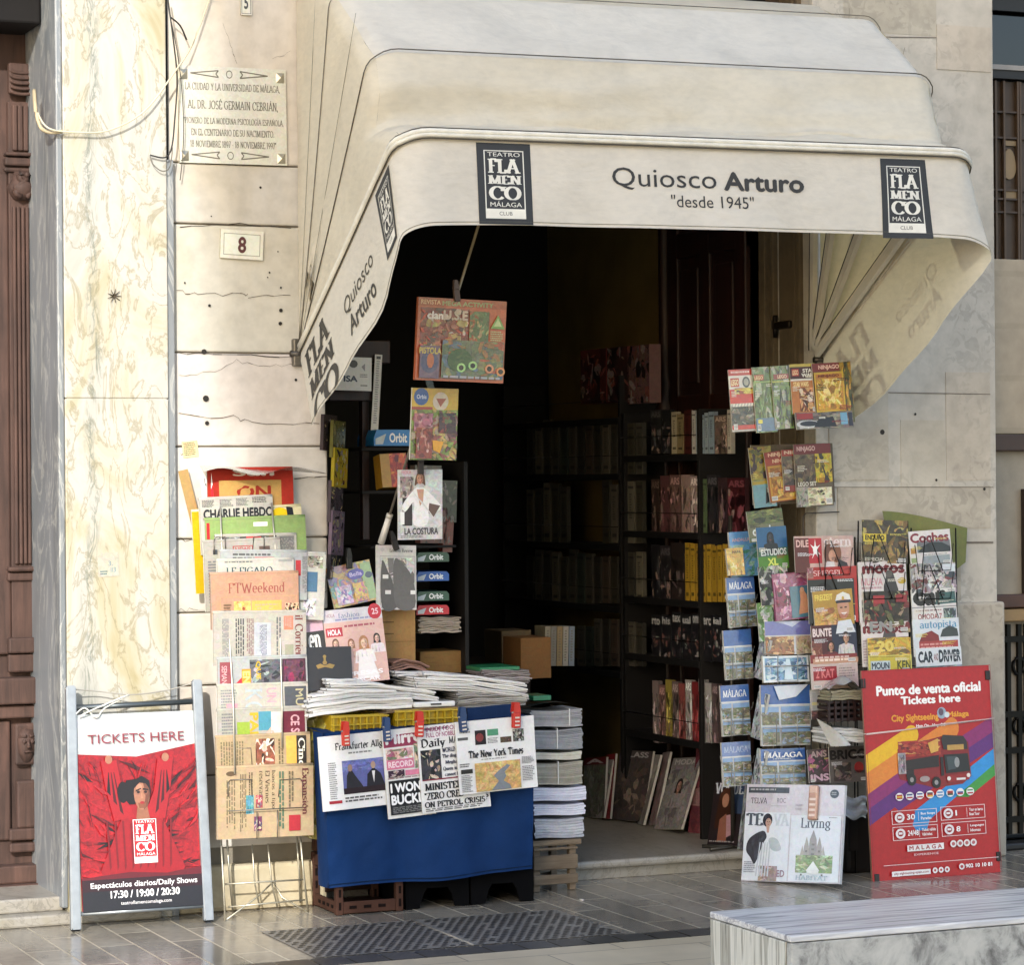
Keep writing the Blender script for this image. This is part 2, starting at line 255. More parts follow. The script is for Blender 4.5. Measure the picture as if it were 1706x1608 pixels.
# ------------------------------------------------------------------ printed matter
def glyphs(s, font):
    if font[0] == 's': V, T = sans(s)
    elif font[0] == 'r': V, T = serif(s)
    elif font[0] == 'd': V, T = serif(s, .25, .075, 0)
    elif font[0] == 'g': V, T = serif(s, .24, .05, 42, True)
    else: V, T = serif(s, .13, .04, 12)
    if len(font) > 1:                                # bold: overprinted with small shifts
        o = .011*int(font[1]); V2 = []; T2 = []
        for k, (dx, dy) in enumerate(((0, 0), (o, 0), (-o, 0), (0, o), (0, -o))):
            b = len(V2); V2 += [(x+dx, y+dy, z+k) for x, y, z in V]; T2 += [tuple(i+b for i in t) for t in T]
        V, T = V2, T2
    return V, T
class Art:
    """A printed face: fractions of its width and height from the top left corner, layer upon layer of ink."""
    ST = .00006; lk = 1.0
    def __init__(s, w, h, z=0.0, mb=None, m=0): s.w, s.h, s.z, s.mb, s.m = w, h, z, mb or MB(), m
    def q(s, x, y, dz=0): return ((x-.5)*s.w, (.5-y)*s.h, s.z+dz)
    def up(s): s.z += s.ST
    def poly(s, pts, c): s.up(); s.mb.face([s.q(*p) for p in pts], c, s.m); return s
    def b(s, pts, c):                                # a soft closed outline through the points
        n = len(pts); out = []
        for i in range(n):
            p0, p1, p2, p3 = pts[i-1], pts[i], pts[(i+1) % n], pts[(i+2) % n]
            for t in (0, .25, .5, .75): out.append(tuple(.5*(2*p1[k]+(p2[k]-p0[k])*t+(2*p0[k]-5*p1[k]+4*p2[k]-p3[k])*t*t+(3*p1[k]-p0[k]-3*p2[k]+p3[k])*t**3) for k in (0, 1)))
        return s.poly(out, c)
    def grain(s, k0, a=.4):                          # give the last shapes the grain of a printed photograph
        for k in range(k0, len(s.mb.c)): s.mb.c[k] = s.mb.c[k][:3]+(min(a, s.mb.c[k][3]),)
        return s
    def r(s, x0, y0, x1, y1, c): return s.poly([(x0, y1), (x1, y1), (x1, y0), (x0, y0)], c)
    def e(s, cx, cy, rx, ry, c, n=16, a=0, b=360):
        return s.poly([(cx+rx*math.cos(RAD(a+(b-a)*i/n)), cy-ry*math.sin(RAD(a+(b-a)*i/n))) for i in range(n if b-a == 360 else n+1)], c)
    def fr(s, x0, y0, x1, y1, t, c, tx=None):        # outline
        tx = t if tx is None else tx; s.up()
        for a in ((x0, y0, x1, y0+t), (x0, y1-t, x1, y1), (x0, y0+t, x0+tx, y1-t), (x1-tx, y0+t, x1, y1-t)):
            s.mb.face([s.q(a[0], a[3]), s.q(a[2], a[3]), s.q(a[2], a[1]), s.q(a[0], a[1])], c, s.m)
        return s
    def t(s, txt, x0, y0, x1, y1, c='111', font='s', rot=0, warp=None):
        V, T = glyphs(txt, font); s.up()
        if not V: return s
        a = min(v[0] for v in V); b = max(v[0] for v in V); e = min(v[1] for v in V); f = max(v[1] for v in V)
        out = []
        for x, y, z in V:
            u = (x-a)/max(b-a, 1e-6); v = (f-y)/max(f-e, 1e-6)
            if rot == 90: u, v = v, 1-u              # reads upwards
            elif rot == -90: u, v = 1-v, u           # reads downwards
            out.append(s.q(x0+(x1-x0)*u, y0+(y1-y0)*v, z*.00002))
        s.mb.mesh(out, T, c, s.m); return s
    def lines(s, x0, y0, x1, y1, n, c='777', rot=0, fill=.55, rag=.25):          # columns of body text too small to read
        c = tuple(q*s.lk for q in hx(c)[:3])+(1.0,); s.up(); n = max(n, int(n*1.55)) if n > 2 else n; rnd = random.Random(int((x0*31+y0*17+n)*1000))
        for i in range(n):
            a, b = i/n, (i+fill)/n; u = 0.0; end = 1-rnd.random()*rag
            while u < end:
                w = rnd.uniform(.05, .16); k = min(u+w, end)
                if rot: p = ((x0+(x1-x0)*a, y0+(y1-y0)*u), (x0+(x1-x0)*b, y0+(y1-y0)*k))
                else: p = ((x0+(x1-x0)*u, y0+(y1-y0)*a), (x0+(x1-x0)*k, y0+(y1-y0)*b))
                (xa, ya), (xb, yb) = p
                s.mb.face([s.q(xa, yb), s.q(xb, yb), s.q(xb, ya), s.q(xa, ya)], c, s.m); u = k+.025
        return s
    def photo(s, x0, y0, x1, y1, pal, n=14, seed=1, big=.4):                      # a printed picture: overlapping patches of its colours
        rnd = random.Random(seed); s.r(x0, y0, x1, y1, pal[0]); s.mb.c[-1] = s.mb.c[-1][:3]+(0.0,); n = int(n*2.6); big *= .72
        for i in range(n):
            cx, cy = rnd.uniform(x0, x1), rnd.uniform(y0, y1); R = big*(1-.7*i/n)*rnd.uniform(.5, 1); c = pal[rnd.randrange(len(pal))]; m = rnd.randint(6, 9); o = rnd.random()*6; an = rnd.random()*3.2; st = rnd.choice((1, 1, .5, .3, .2)); ca, sa = math.cos(an), math.sin(an)
            pts = []
            for j in range(m):
                k = R*rnd.uniform(.55, 1.1)
                p_, q_ = k*math.cos(o-j*2*math.pi/m)*(1.6-.6*st), k*st*math.sin(o-j*2*math.pi/m)
                pts.append((min(max(cx+(p_*ca-q_*sa)*(x1-x0), x0), x1), min(max(cy+(p_*sa+q_*ca)*(y1-y0), y0), y1)))
            s.up(); k = len(s.mb.v); s.mb.v += [s.q(cx, cy)]+[s.q(*p) for p in pts]; h = hx(c)[:3]+(0.0,)
            for j in range(m):
                s.mb.f.append((k, k+1+(j+1) % m, k+1+j)); s.mb.c.append(h); s.mb.m.append(s.m); s.mb.sm.append(False)
        return s
    def bust(s, x, y, k, skin='c99678', hair='2a1a14', top='222', long=True, ar=None):   # a printed portrait, head centre (x, y), head height k
        a = ar if ar else s.h/s.w; kx = k*a*.72; k_0 = len(s.mb.c)
        s.poly([(x-kx*1.5, y+k*1.9), (x+kx*1.5, y+k*1.9), (x+kx*1.25, y+k*.8), (x+kx*.4, y+k*.6), (x-kx*.4, y+k*.6), (x-kx*1.25, y+k*.8)], top)
        s.e(x, y-k*.06, kx*.66, k*.62, hair)
        if long: s.poly([(x-kx*.72, y+k*.62), (x+kx*.72, y+k*.66), (x+kx*.62, y-.1*k), (x-kx*.62, y-.1*k)], hair)
        s.poly([(x-kx*.22, y+k*.75), (x+kx*.22, y+k*.75), (x+kx*.2, y+k*.3), (x-kx*.2, y+k*.3)], skin)
        sh = tuple(v*.55 for v in hx(skin)[:3])+(1.0,); hi = tuple(min(v*1.25, 1) for v in hx(skin)[:3])+(1.0,)
        s.e(x+kx*.03, y+k*.06, kx*.44, k*.47, skin); s.poly([(x+kx*.12, y-k*.35), (x+kx*.40, y-k*.15), (x+kx*.45, y+k*.1), (x+kx*.3, y+k*.42), (x+kx*.1, y+k*.5), (x+kx*.22, y+k*.1)], sh); s.e(x-kx*.12, y-k*.16, kx*.16, k*.11, hi, 10)
        s.poly([(x+kx*.02, y-k*.02), (x+kx*.12, y+k*.2), (x-kx*.04, y+k*.2)], sh); s.poly([(x-kx*.2, y+k*.56), (x+kx*.2, y+k*.5), (x+kx*.2, y+k*.62), (x-kx*.1, y+k*.68)], sh)
        for j in range(3): s.poly([(x-kx*(1.2-j*.7), y+k*1.8), (x-kx*(1.0-j*.6), y+k*.85), (x-kx*(.85-j*.6), y+k*1.8)], tuple(v*.6 for v in hx(top)[:3])+(1.0,))
        for d in (-1, 1): s.r(x+kx*(.03+d*.19)-kx*.09, y-.02*k, x+kx*(.03+d*.19)+kx*.09, y+.05*k, hair)
        s.r(x-kx*.11, y+.27*k, x+kx*.17, y+.33*k, '8e3434'); return s.grain(k_0, .45)
def frame_of(TL, TR, BL, d):
    """Where a flat thing stands: three of its corners in the photograph and how far each is in front of the facade."""
    d = d if isinstance(d, (tuple, list)) else (d, d, d)
    a, b, c = P(*TL, d[0]), P(*TR, d[1]), P(*BL, d[2])
    u = b-a; v = a-c; w = u.length; X = u.normalized(); n = X.cross(v).normalized(); Y = n.cross(X); h = v.dot(Y); sk = v.dot(X)
    o = (b+c)/2
    return Matrix(((X.x, Y.x, n.x, o.x), (X.y, Y.y, n.y, o.y), (X.z, Y.z, n.z, o.z), (0, 0, 0, 1))), w, h
def place(n, label, cat, group, mtx, w, h, art=None, th=.005, bg='eee', edge=None, gloss=1, bend=None, back=None, mb=None, parent=None, fold=False):
    """A magazine, newspaper, card or board: a thin body and its printed face in one mesh."""
    m = MB(); x, y = w/2, h/2; edge = edge or ('c4c0b6' if th <= .0125 else bg)
    mats = [M_PAPER, M_GLOSS, M_FILM, M_PAINT]
    m.face([(-x, -y, 0), (x, -y, 0), (x, y, 0), (-x, y, 0)], bg, gloss)
    m.face([(-x, y, -th), (x, y, -th), (x, -y, -th), (-x, -y, -th)], back or edge, gloss)
    for a, b in (((-x, -y), (x, -y)), ((x, -y), (x, y)), ((x, y), (-x, y)), ((-x, y), (-x, -y))): m.face([(a[0], a[1], -th), (b[0], b[1], -th), (b[0], b[1], 0), (a[0], a[1], 0)], edge, 0)
    if fold: m.tube([(-x, y, -th*.5), (x, y, -th*.5)], th*.62, bg, 8)
    A = Art(w, h, .00025 if bend else 0, m, gloss)
    if gloss == 0: A.lk = .5
    if art: art(A)
    o = m.build(n, mats)
    if bend:
        bm = bmesh.new(); bm.from_mesh(o.data)
        for i in range(1, 9): bmesh.ops.bisect_plane(bm, geom=bm.verts[:]+bm.edges[:]+bm.faces[:], plane_co=(-x+w*i/9, 0, 0), plane_no=(1, 0, 0), dist=1e-6)
        for i in range(1, 7): bmesh.ops.bisect_plane(bm, geom=bm.verts[:]+bm.edges[:]+bm.faces[:], plane_co=(0, -y+h*i/7, 0), plane_no=(0, 1, 0), dist=1e-6)
        def node(u, v):                              # straight between the folds, so that the ink lies on the paper
            a, b = min(max(u, 0), .99999)*9, min(max(v, 0), .99999)*7; i, j = int(a), int(b); f, g = a-i, b-j
            return (bend(i/9, j/7)*(1-f)+bend((i+1)/9, j/7)*f)*(1-g)+(bend(i/9, (j+1)/7)*(1-f)+bend((i+1)/9, (j+1)/7)*f)*g
        for v in bm.verts: v.co.z += node(v.co.x/w+.5, .5-v.co.y/h)
        bm.to_mesh(o.data); bm.free()
    o.matrix_world = mtx
    if parent is not None: o.parent = parent; o.matrix_parent_inverse = parent.matrix_world.inverted()
    elif label: tag(o, label, cat, group)
    return o
def flat(n, label, TL, TR, BL, d, art=None, cat=None, group=None, **kw):
    mtx, w, h = frame_of(TL, TR, BL, d)
    return place(n, label, cat or n.replace('_', ' '), group, mtx, w, h, art, **kw)
def sag(a, b=0, ph=0): return lambda u, v: a*math.sin(math.pi*u+ph)*(.3+v)+b*v*v+.0015*math.sin(9*u+4*v+ph*3)
def logo(c, ink, paper, boxed=True):                  # the theatre's emblem, on a fresh Art of the emblem's own size
    if boxed: c.fr(.13, .09, .87, .93, .012, paper, .02); c.r(.14, .81, .86, .925, paper)
    c.t('TEATRO', .2, .115, .8, .165, paper); c.t('FLA', .2, .19, .8, .375, paper, 'd'); c.t('MEN', .19, .395, .81, .51, paper, 'd'); c.t('CO', .2, .53, .8, .70, paper, 'd')
    c.t('MÁLAGA', .22, .715, .8, .785, paper); c.t('CLUB', .38, .845, .62, .89, ink)
# ------------------------------------------------------------------ the setting
def m_ground():
    k = N('slate_paving'); v = k.pos((1, 1, 1), (0, 0, RAD(90)))
    b = k.n('TexBrick'); b.offset = .42; b.inputs['Scale'].default_value = 1; b.inputs['Brick Width'].default_value = .62; b.inputs['Row Height'].default_value = .135
    b.inputs['Mortar Size'].default_value = .0042; b.inputs['Mortar Smooth'].default_value = .25; b.inputs['Bias'].default_value = -.1
    b.inputs['Color1'].default_value = hx('9c9486'); b.inputs['Color2'].default_value = hx('7f796e'); b.inputs['Mortar'].default_value = hx('b3a993'); k.l(v, b.inputs['Vector'])
    n1 = k.noise(k.pos(), 2.4, 6); n2 = k.noise(k.pos(), 26, 5)
    c = k.mix(b.outputs[0], k.ramp(n1, [(.3, .72), (.7, 1.1)]), 1, 'MULTIPLY'); c = k.mix(c, k.ramp(n2, [(.35, .85), (.6, 1.05)]), 1, 'MULTIPLY'); k.base(c)
    h = k.mix(k.math('MULTIPLY', b.outputs['Fac'], -1.0), n2, .25); k.bump(h, .14, .003)
    r = k.math('ADD', k.math('MULTIPLY', n1, .24), k.math('MULTIPLY', b.outputs['Fac'], .4)); return k.set(k.math('ADD', r, .07))
M_GROUND = m_ground()
def m_stone(name, c1, c2, c3, blotch=None, rough=.75, bump=.3, tan=None):
    k = N(name); v = k.pos(); n1 = k.noise(v, 1.7, 7, .6, .4); n2 = k.noise(v, 14, 6)
    c = k.ramp(n1, [(.28, c1), (.5, c2), (.72, c3)])
    if tan: c = k.mix(c, tan, k.ramp(k.noise(k.pos((1, 1, .4)), 2.1, 5), [(.52, 0.0), (.75, .8)]))
    if blotch:                                       # patches where the skin of the stone is eaten away
        f = k.math('MULTIPLY', k.ramp(k.noise(v, 17, 4, .5, 1.4), [(.50, 0.0), (.56, 1.0)]), k.ramp(k.noise(v, 2.3, 4), [(.44, 0.0), (.58, 1.0)]))
        c = k.mix(c, blotch, k.math('MULTIPLY', f, .38))
    c = k.mix(c, k.ramp(n2, [(.3, .84), (.6, 1.0)]), 1, 'MULTIPLY'); c = k.mix(c, k.attr(), 1, 'MULTIPLY'); k.base(c); k.bump(k.mix(n2, n1, .4), bump, .006); return k.set(rough)
M_WALL = m_stone('painted_ashlar', 'bdb6a9', 'd0ccc3', 'd6d3cc', tan='cbbd9f')
M_PILLAR = m_stone('pitted_limestone', 'a69f92', 'b8b1a4', 'c2bcb0', '8a867d')
M_BASE = m_stone('rough_plinth', '8c8067', 'b3a688', 'c7bda4', rough=.9, bump=.9)
M_FLOOR = m_marble('worn_marble_step', '9a958b', '7f7b73', '8d8674', '5e5a53', (1, .4, 1), 4, .35, .5)
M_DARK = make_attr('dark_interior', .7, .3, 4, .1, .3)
M_GLASS = N('dark_window_glass'); M_GLASS.base('0b0a09'); M_GLASS = M_GLASS.set(.06, 0, .6)
WH = 'ffffff'
# ground
m = MB(); m.face([(-30, -30, 0), (30, -30, 0), (30, 6, 0), (-30, 6, 0)], WH); struct(m.build('pavement', M_GROUND))
k = N('pale_paving'); v = k.pos(); b = k.n('TexBrick'); b.inputs['Scale'].default_value = 1; b.inputs['Brick Width'].default_value = .6; b.inputs['Row Height'].default_value = .3; b.inputs['Mortar Size'].default_value = .003
b.inputs['Color1'].default_value = hx('cfc1a6'); b.inputs['Color2'].default_value = hx('bfb196'); b.inputs['Mortar'].default_value = hx('7a7060'); k.l(v, b.inputs['Vector'])
k.base(k.mix(b.outputs[0], k.ramp(k.noise(v, 5, 6), [(.3, .8), (.7, 1.0)]), 1, 'MULTIPLY')); M_BAND = k.set(.35)
m = MB(); m.face([(-30, -2.6, .004), (30, -2.6, .004), (30, -1.37, .004), (-30, -1.37, .004)], WH); struct(m.build('pale_paving_band', M_BAND))
m = MB(); rnd = random.Random(3)
for i in range(-60, 60):
    g = rnd.randint(58, 78); m.face([(i*.13, -1.364, .004), (i*.13+.123, -1.364, .004), (i*.13+.123, -1.215, .004), (i*.13, -1.215, .004)], '%02x%02x%02x' % (g, g-1, g-4))
M_SLATE = make_attr('slate', .35, .25, 12, .2); struct(m.build('paving_border', M_SLATE))
m = MB(); gx0, gx1, gy0, gy1 = -1.66, -.45, -1.19, -.56
m.face([(gx0, gy0, .003), (gx1, gy0, .003), (gx1, gy1, .003), (gx0, gy1, .003)], '827e77')
for j in range(18):
    for i in range(33):
        if i == 16: continue
        x = gx0+.010+i*.0366+(.018 if j % 2 else 0); y = gy0+.016+j*.0338; w = rnd.uniform(.021, .028)
        if x+w > gx1-.004 or rnd.random() < .04: continue
        m.face([(x, y, .0045), (x+w, y, .0045), (x+w-.004, y+.017, .0045), (x+.002, y+.018, .0045)], '1a1918')
m.tube([(gx0+16.5*.0366, gy0, .004), (gx0+16.5*.0366, gy1, .004)], .004, '8a867e'); struct(m.build('slotted_paving', M_SLATE))
# facade: one building, its parts
fac = thing('building_facade', 'cream stone street facade with marble pilaster, pitted limestone pier and dark shop opening', 'building')
XJ, XO, XR_, XE = -1.83, -1.189, 1.04, 1.952
ZT = 4.0
m = MB(); m.box((XJ-.01, .012, 0), (XO-.012, .35, ZT), 'a09a8e')
ys = [-90, 274, 375, 588, 744, 897, 1019, 1140, 1290, 1412]; rnd = random.Random(5)
for a, b in zip(ys, ys[1:]):
    z1, z0 = P(400, a).z-.003, P(400, b).z+.003; g = rnd.randint(236, 255)
    m.box((XJ-.005, -.002-rnd.random()*.003, z0), (XO+rnd.uniform(-.006, .004), .3, z1), '%02x%02x%02x' % (g, g-rnd.randint(0, 5), g-rnd.randint(2, 10)), 0, .007)
def crack(pts, w=.004, c='6a5e50', jit=4):
    w *= .62
    L = []
    for (x0, y0), (x1, y1) in zip(pts, pts[1:]):
        for i in range(5): L.append((x0+(x1-x0)*i/5+rnd.uniform(-jit, jit)*.5, y0+(y1-y0)*i/5+rnd.uniform(-jit, jit)))
    L.append(pts[-1]); q = [P(x, y, .006) for x, y in L]
    for a, b in zip(q, q[1:]):
        ww = w*rnd.uniform(.4, 1); m.face([a-Vector((0, 0, ww/2)), b-Vector((0, 0, ww/2)), b+Vector((0, 0, ww/2)), a+Vector((0, 0, ww/2))], c)
crack([(296, 484), (330, 492), (400, 488), (414, 494), (484, 492)], .005); crack([(296, 692), (390, 694), (420, 706), (532, 706)], .005)
crack([(300, 378), (400, 372), (485, 380)], .006, '3a322b', 2); crack([(297, 588), (370, 590), (490, 594)], .006, '3a322b', 2)
crack([(297, 628), (350, 620), (395, 600), (440, 612), (492, 606)], .003, '7a7064'); crack([(296, 1018), (330, 1016)], .004); crack([(510, 990), (548, 982)], .004); crack([(300, 900), (345, 905)], .006, '3a322b'); crack([(490, 796), (546, 794)], .007, '3a322b', 2)
crack([(371, 38), (385, 75), (395, 106)], .006, '5a5046', 2); crack([(455, 100), (484, 84)], .003, '7a7064'); crack([(300, 755), (312, 764)], .006, '8a7a5a')
for x, y, r in ((468, 517, .008), (467, 539, .008), (349, 509, .006), (340, 586, .011), (343, 664, .013), (345, 705, .009), (308, 471, .004), (434, 312, .005), (449, 454, .004), (468, 479, .004), (446, 462, .003), (493, 633, .006), (352, 360, .003), (463, 419, .003)):
    c = P(x, y, .0075); m.face([c+Vector((r*math.cos(i*.7854), 0, r*math.sin(i*.7854))) for i in range(8)], '2c2722')
m.build('stone_wall', M_WALL, fac)
m = MB()                                             # rough stone footing behind the newspaper rack
m.box((XJ, -.035, 0), (XO-.02, .1, P(430, 1437).z), WH, 0, .02)
o = m.build('plinth', M_BASE, fac)
m = MB(); zj = P(190, 664, .05).z
m.box((-2.262, -.05, 0), (-1.853, .3, zj-.0015), 'f4f2ee', 0, .004); m.box((-2.262, -.051, zj+.0015), (-1.853, .3, ZT+.6), WH, 0, .004); m.box((-2.255, -.046, 0), (-1.86, .3, ZT), '6a6050')
m.build('marble_pilaster', M_MARBLE, fac)
m = MB(); m.box((-1.8525, -.04, 0), (-1.823, .2, P(285, 268).z), WH, 0, .003); m.build('marble_edging', M_GREY, fac)
m = MB(); m.box((-1.851, -.02, P(285, 268).z), (-1.838, .2, ZT), '12100e'); m.build('open_joint', M_DARK, fac)
m = MB(); m.box((-2.288, -.044, .06), (-2.2625, .47, ZT), WH, 0, .006); m.build('grey_marble_reveal', M_GREY, fac)
m = MB(); m.box((-4.2, -.08, 0), (-1.9, .5, .045), 'c2bcb2', 0, .01); m.box((-4.2, 0, .045), (-2.27, .5, .1), 'b5aea2', 0, .008); m.build('door_threshold', M_FLOOR, fac)
m = MB(); m.box((-4.2, .0, 3.70), (-2.262, .6, 9), WH); m.box((-2.262, .0, 4.6), (XJ, .6, 9), WH); m.box((XJ, .0, ZT), (5, .6, 9), WH); m.build('upper_wall', M_WALL, fac)
# pier on the far side of the opening
m = MB(); m.box((XR_, 0, 0), (XE, .47, 9), WH, 0, .004)
zl = P(1640, 1003).z; m.box((XR_-.004, -.018, 0), (XE+.03, .45, zl), 'e8e4de', 0, .012)
for i_, (x0, y0, x1, y1, g) in enumerate(((1405, -30, 1560, 60, 'f2f0ea'), (1500, 700, 1575, 905, 'fbf8f2'), (1575, 620, 1650, 800, 'fffaf4'), (1395, 812, 1650, 880, 'f3efe8'), (1560, 40, 1650, 120, 'fffaf5'), (1380, 640, 1480, 800, 'f7f4ee'), (1396, 905, 1600, 1000, 'efeae2'))):
    a, b = P(x0, y0), P(x1, y1); m.box((max(a.x, XR_+.002), -.0015-.0006*i_, b.z), (min(b.x, XE-.002), .01, a.z), g)
for a, b in (((1368, 652), (1650, 657)), ((1368, 812), (1655, 812)), ((1368, 905), (1655, 903)), ((1400, 60), (1560, 62)), ((1590, 905), (1655, 905))):
    p, q = P(*a, .004), P(*b, .004); m.face([p-Vector((0, 0, .0016)), q-Vector((0, 0, .0016)), q+Vector((0, 0, .0016)), p+Vector((0, 0, .0016))], '8a8078')
for x, y, r in ((1470, 720, .012), (1525, 690, .006), (1640, 815, .007), (1560, 800, .006)):
    c = P(x, y, .005); m.face([c+Vector((r*math.cos(i*.7854), 0, r*math.sin(i*.7854))) for i in range(8)], '3a3430')
m.build('limestone_pier', M_PILLAR, fac)
m = MB()
for y0, y1, d in ((.10, .13, .02), (.16, .30, .012), (.33, .36, .025), (.40, .455, .03)): m.box((XR_-d, y0, .1), (XR_+.01, y1, ZT), '8a7d68', 0, .004)
m.build('jamb_moulding', M_PILLAR, fac)
m = MB(); zh = PX(1335, 540, XR_).z; m.box((XR_-.03, .18, zh-.013), (XR_-.01, .34, zh+.02), '2c251d', 0, .006); m.tube([(XR_-.02, .32, zh-.05), (XR_-.02, .32, zh+.05)], .012, '2c251d'); m.build('iron_hinge', M_METAL, fac)
# step and floor
ZS = P(960, 1437, -.1).z
m = MB(); m.box((XO, .095, ZS-.035), (XR_, 5, ZS), 'ffffff', 0, .012); m.box((XO, .135, 0), (XR_, .3, ZS-.035), 'b5aa98', 0, .003); m.build('doorstep', M_FLOOR, fac)
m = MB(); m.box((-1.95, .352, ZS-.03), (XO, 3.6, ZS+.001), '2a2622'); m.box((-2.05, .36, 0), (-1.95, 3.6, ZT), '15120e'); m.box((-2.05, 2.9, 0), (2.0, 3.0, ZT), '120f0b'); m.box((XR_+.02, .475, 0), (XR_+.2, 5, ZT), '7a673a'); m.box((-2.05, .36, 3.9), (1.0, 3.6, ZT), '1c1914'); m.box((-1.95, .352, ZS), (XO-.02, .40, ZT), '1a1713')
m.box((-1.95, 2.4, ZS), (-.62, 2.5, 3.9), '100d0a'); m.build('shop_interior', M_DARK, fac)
# transom above the awning
m = MB(); zt = 3.45
m.box((XO, .3, zt), (XR_, .33, zt+.06), '2a211b', 0, .006)
for x in (XO+.03, -.5, .1, .62, XR_-.03): m.box((x-.025, .28, zt+.06), (x+.025, .34, ZT), '4a3d32', 0, .006)
m.box((XO, .325, zt+.06), (XR_, .328, ZT), '14120f'); m.build('transom_window', M_DARK, fac)
# open shutter of the shop: carved dark door folded back along the side of the room
m = MB(); x0, x1 = XR_-.055, XR_+.0
def shut(y0, y1, z0, z1, t): m.box((x0-t, y0, z0), (x1, y1, z1), WH, 0, .008)
shut(.50, 1.30, ZS, 3.35, 0)
for y0, y1 in ((.50, .60), (.85, .95), (1.18, 1.30)): shut(y0, y1, ZS, 3.35, .02)
for z0, z1 in ((ZS, .35), (1.1, 1.25), (1.95, 2.08), (2.72, 2.84), (3.2, 3.35)): shut(.5, 1.3, z0, z1, .018)
for y0, y1 in ((.64, .81), (.99, 1.14)):
    for z0, z1 in ((1.3, 1.9), (2.13, 2.67), (2.88, 3.16)): shut(y0, y1, z0, z1, .012)
m.lathe([(.03, ZS), (.03, 1.9), (.045, 1.93), (.03, 1.97), (.05, 2.02), (.035, 2.08), (.05, 2.13), (.03, 2.2), (.03, 3.3)], WH, 12, (x0-.02, 1.31, 0))
tag(m.build('door_leaf', M_WOODDARK), 'dark carved wooden door leaf folded back behind the books inside the shop', 'door')
# carved red door of the neighbouring entrance
dr = thing('carved_door', 'weathered reddish carved wooden door with fluted pilaster beside the grey marble reveal', 'door')
YD = .43; wx = lambda px: P(px, 800, -YD).x; wz = lambda y: P(30, y, -YD).z
m = MB(); m.box((-4.2, YD+.02, .1), (-2.27, YD+.1, ZT), WH); m.build('door_panel', M_WOODRED, dr)
m = MB(); a, b = wx(17), wx(60)
m.box((a, YD-.015, wz(1080)), (b, YD+.03, wz(170)), WH, 0, .004)
for i in range(5): m.box((a+.012+i*(b-a-.024)/4.6, YD-.03, wz(940)), (a+.026+i*(b-a-.024)/4.6, YD, wz(345)), WH, 0, .005)
for i in range(4): m.box((a+.014+i*(b-a-.024)/3.6, YD-.03, wz(252)), (a+.034+i*(b-a-.024)/3.6, YD, wz(176)), WH, 0, .005)
for y0, y1, t in ((262, 256, .06), (278, 264, .045), (288, 280, .03), (952, 944, .05), (968, 954, .03), (1088, 1062, .045), (1120, 1090, .03), (1420, 1404, .03), (1400, 1380, .03)): m.box((a-.02, YD-t, wz(y0)), (b+.008, YD, wz(y1)), WH, 0, .008)
m.box((a+.01, YD-.03, wz(1380)), (b-.005, YD, wz(1300)), WH, 0, .01); m.build('fluted_pilaster', M_WOODRED, dr)
m = MB(); m.lathe([(.0, .06), (.035, .06), (.045, .02), (.06, 0), (.05, -.03), (.035, -.05), (.0, -.055)], WH, 12, ((a+b)/2, YD-.01, wz(312)))
for s in (-1, 1): m.tube([((a+b)/2+s*(.01+.03*math.sin(t*.7)), YD-.05, wz(330)+t*.012) for t in range(9)], .012, WH)
m.build('carved_capital', M_WOODRED, dr)
m = MB()                                             # scrolled block at the top and mask at the bottom, carved in the wood
for k_ in range(5): m.tube([((a+b)/2+math.cos(RAD(t))*.045, YD-.03-.004*k_, wz(118+k_*9)+math.sin(RAD(t))*.012) for t in range(180, 361, 20)], .007, WH)
m.box((a, YD-.03, wz(158)), (b, YD, wz(106)), WH, 0, .008); m.build('scroll_block', M_WOODRED, dr)
m = MB(); cx, cz = (a+b)/2, wz(1240)
m.box((a+.005, YD-.025, wz(1275)), (b-.005, YD, wz(1205)), WH, 0, .012)
m.lathe([(0, .07), (.03, .055), (.042, .02), (.038, -.03), (.02, -.07), (0, -.08)], WH, 12, (cx, YD-.012, cz))
for s in (-1, 1): m.lathe([(0, .012), (.011, 0), (0, -.012)], WH, 8, (cx+s*.016, YD-.05, cz+.012)); m.tube([(cx+s*.03, YD-.03, cz+.03), (cx+s*.008, YD-.055, cz+.035)], .006, WH)
m.tube([(cx, YD-.055, cz+.02), (cx, YD-.066, cz-.012)], [.005, .009], WH); m.tube([(cx-.016, YD-.05, cz-.03), (cx, YD-.056, cz-.026), (cx+.016, YD-.05, cz-.03)], .004, WH); m.build('carved_mask', M_WOODRED, dr)
m = MB()
for x0, x1, y0, y1, t in ((-20, 17, 1090, 290, .0), (-60, 60, 1172, 1128, .06), (-60, 60, 1196, 1174, .03), (-60, 62, 1470, 1440, .05), (-60, 66, 1520, 1470, .08), (-40, 14, 1400, 1200, -.005)): m.box((wx(x0), YD-t-.006, wz(y0)), (wx(x1), YD+.03, wz(y1)), WH, 0, .008)
m.build('door_moulding', M_WOODRED, dr)
m = MB(); m.box((-4.2, .17, 3.48), (-2.29, .5, 3.60), '0b0706', 0, .01); m.box((-4.2, .13, 3.60), (-2.29, .5, 3.70), '0b0706', 0, .01)  # near-black colour and jut stand in for the shade at the door top
for i in range(9): m.box((-4.1+i*.2, .12, 3.60), (-4.02+i*.2, .2, 3.68), '0b0706')
m.build('door_cornice', M_DARK, dr)
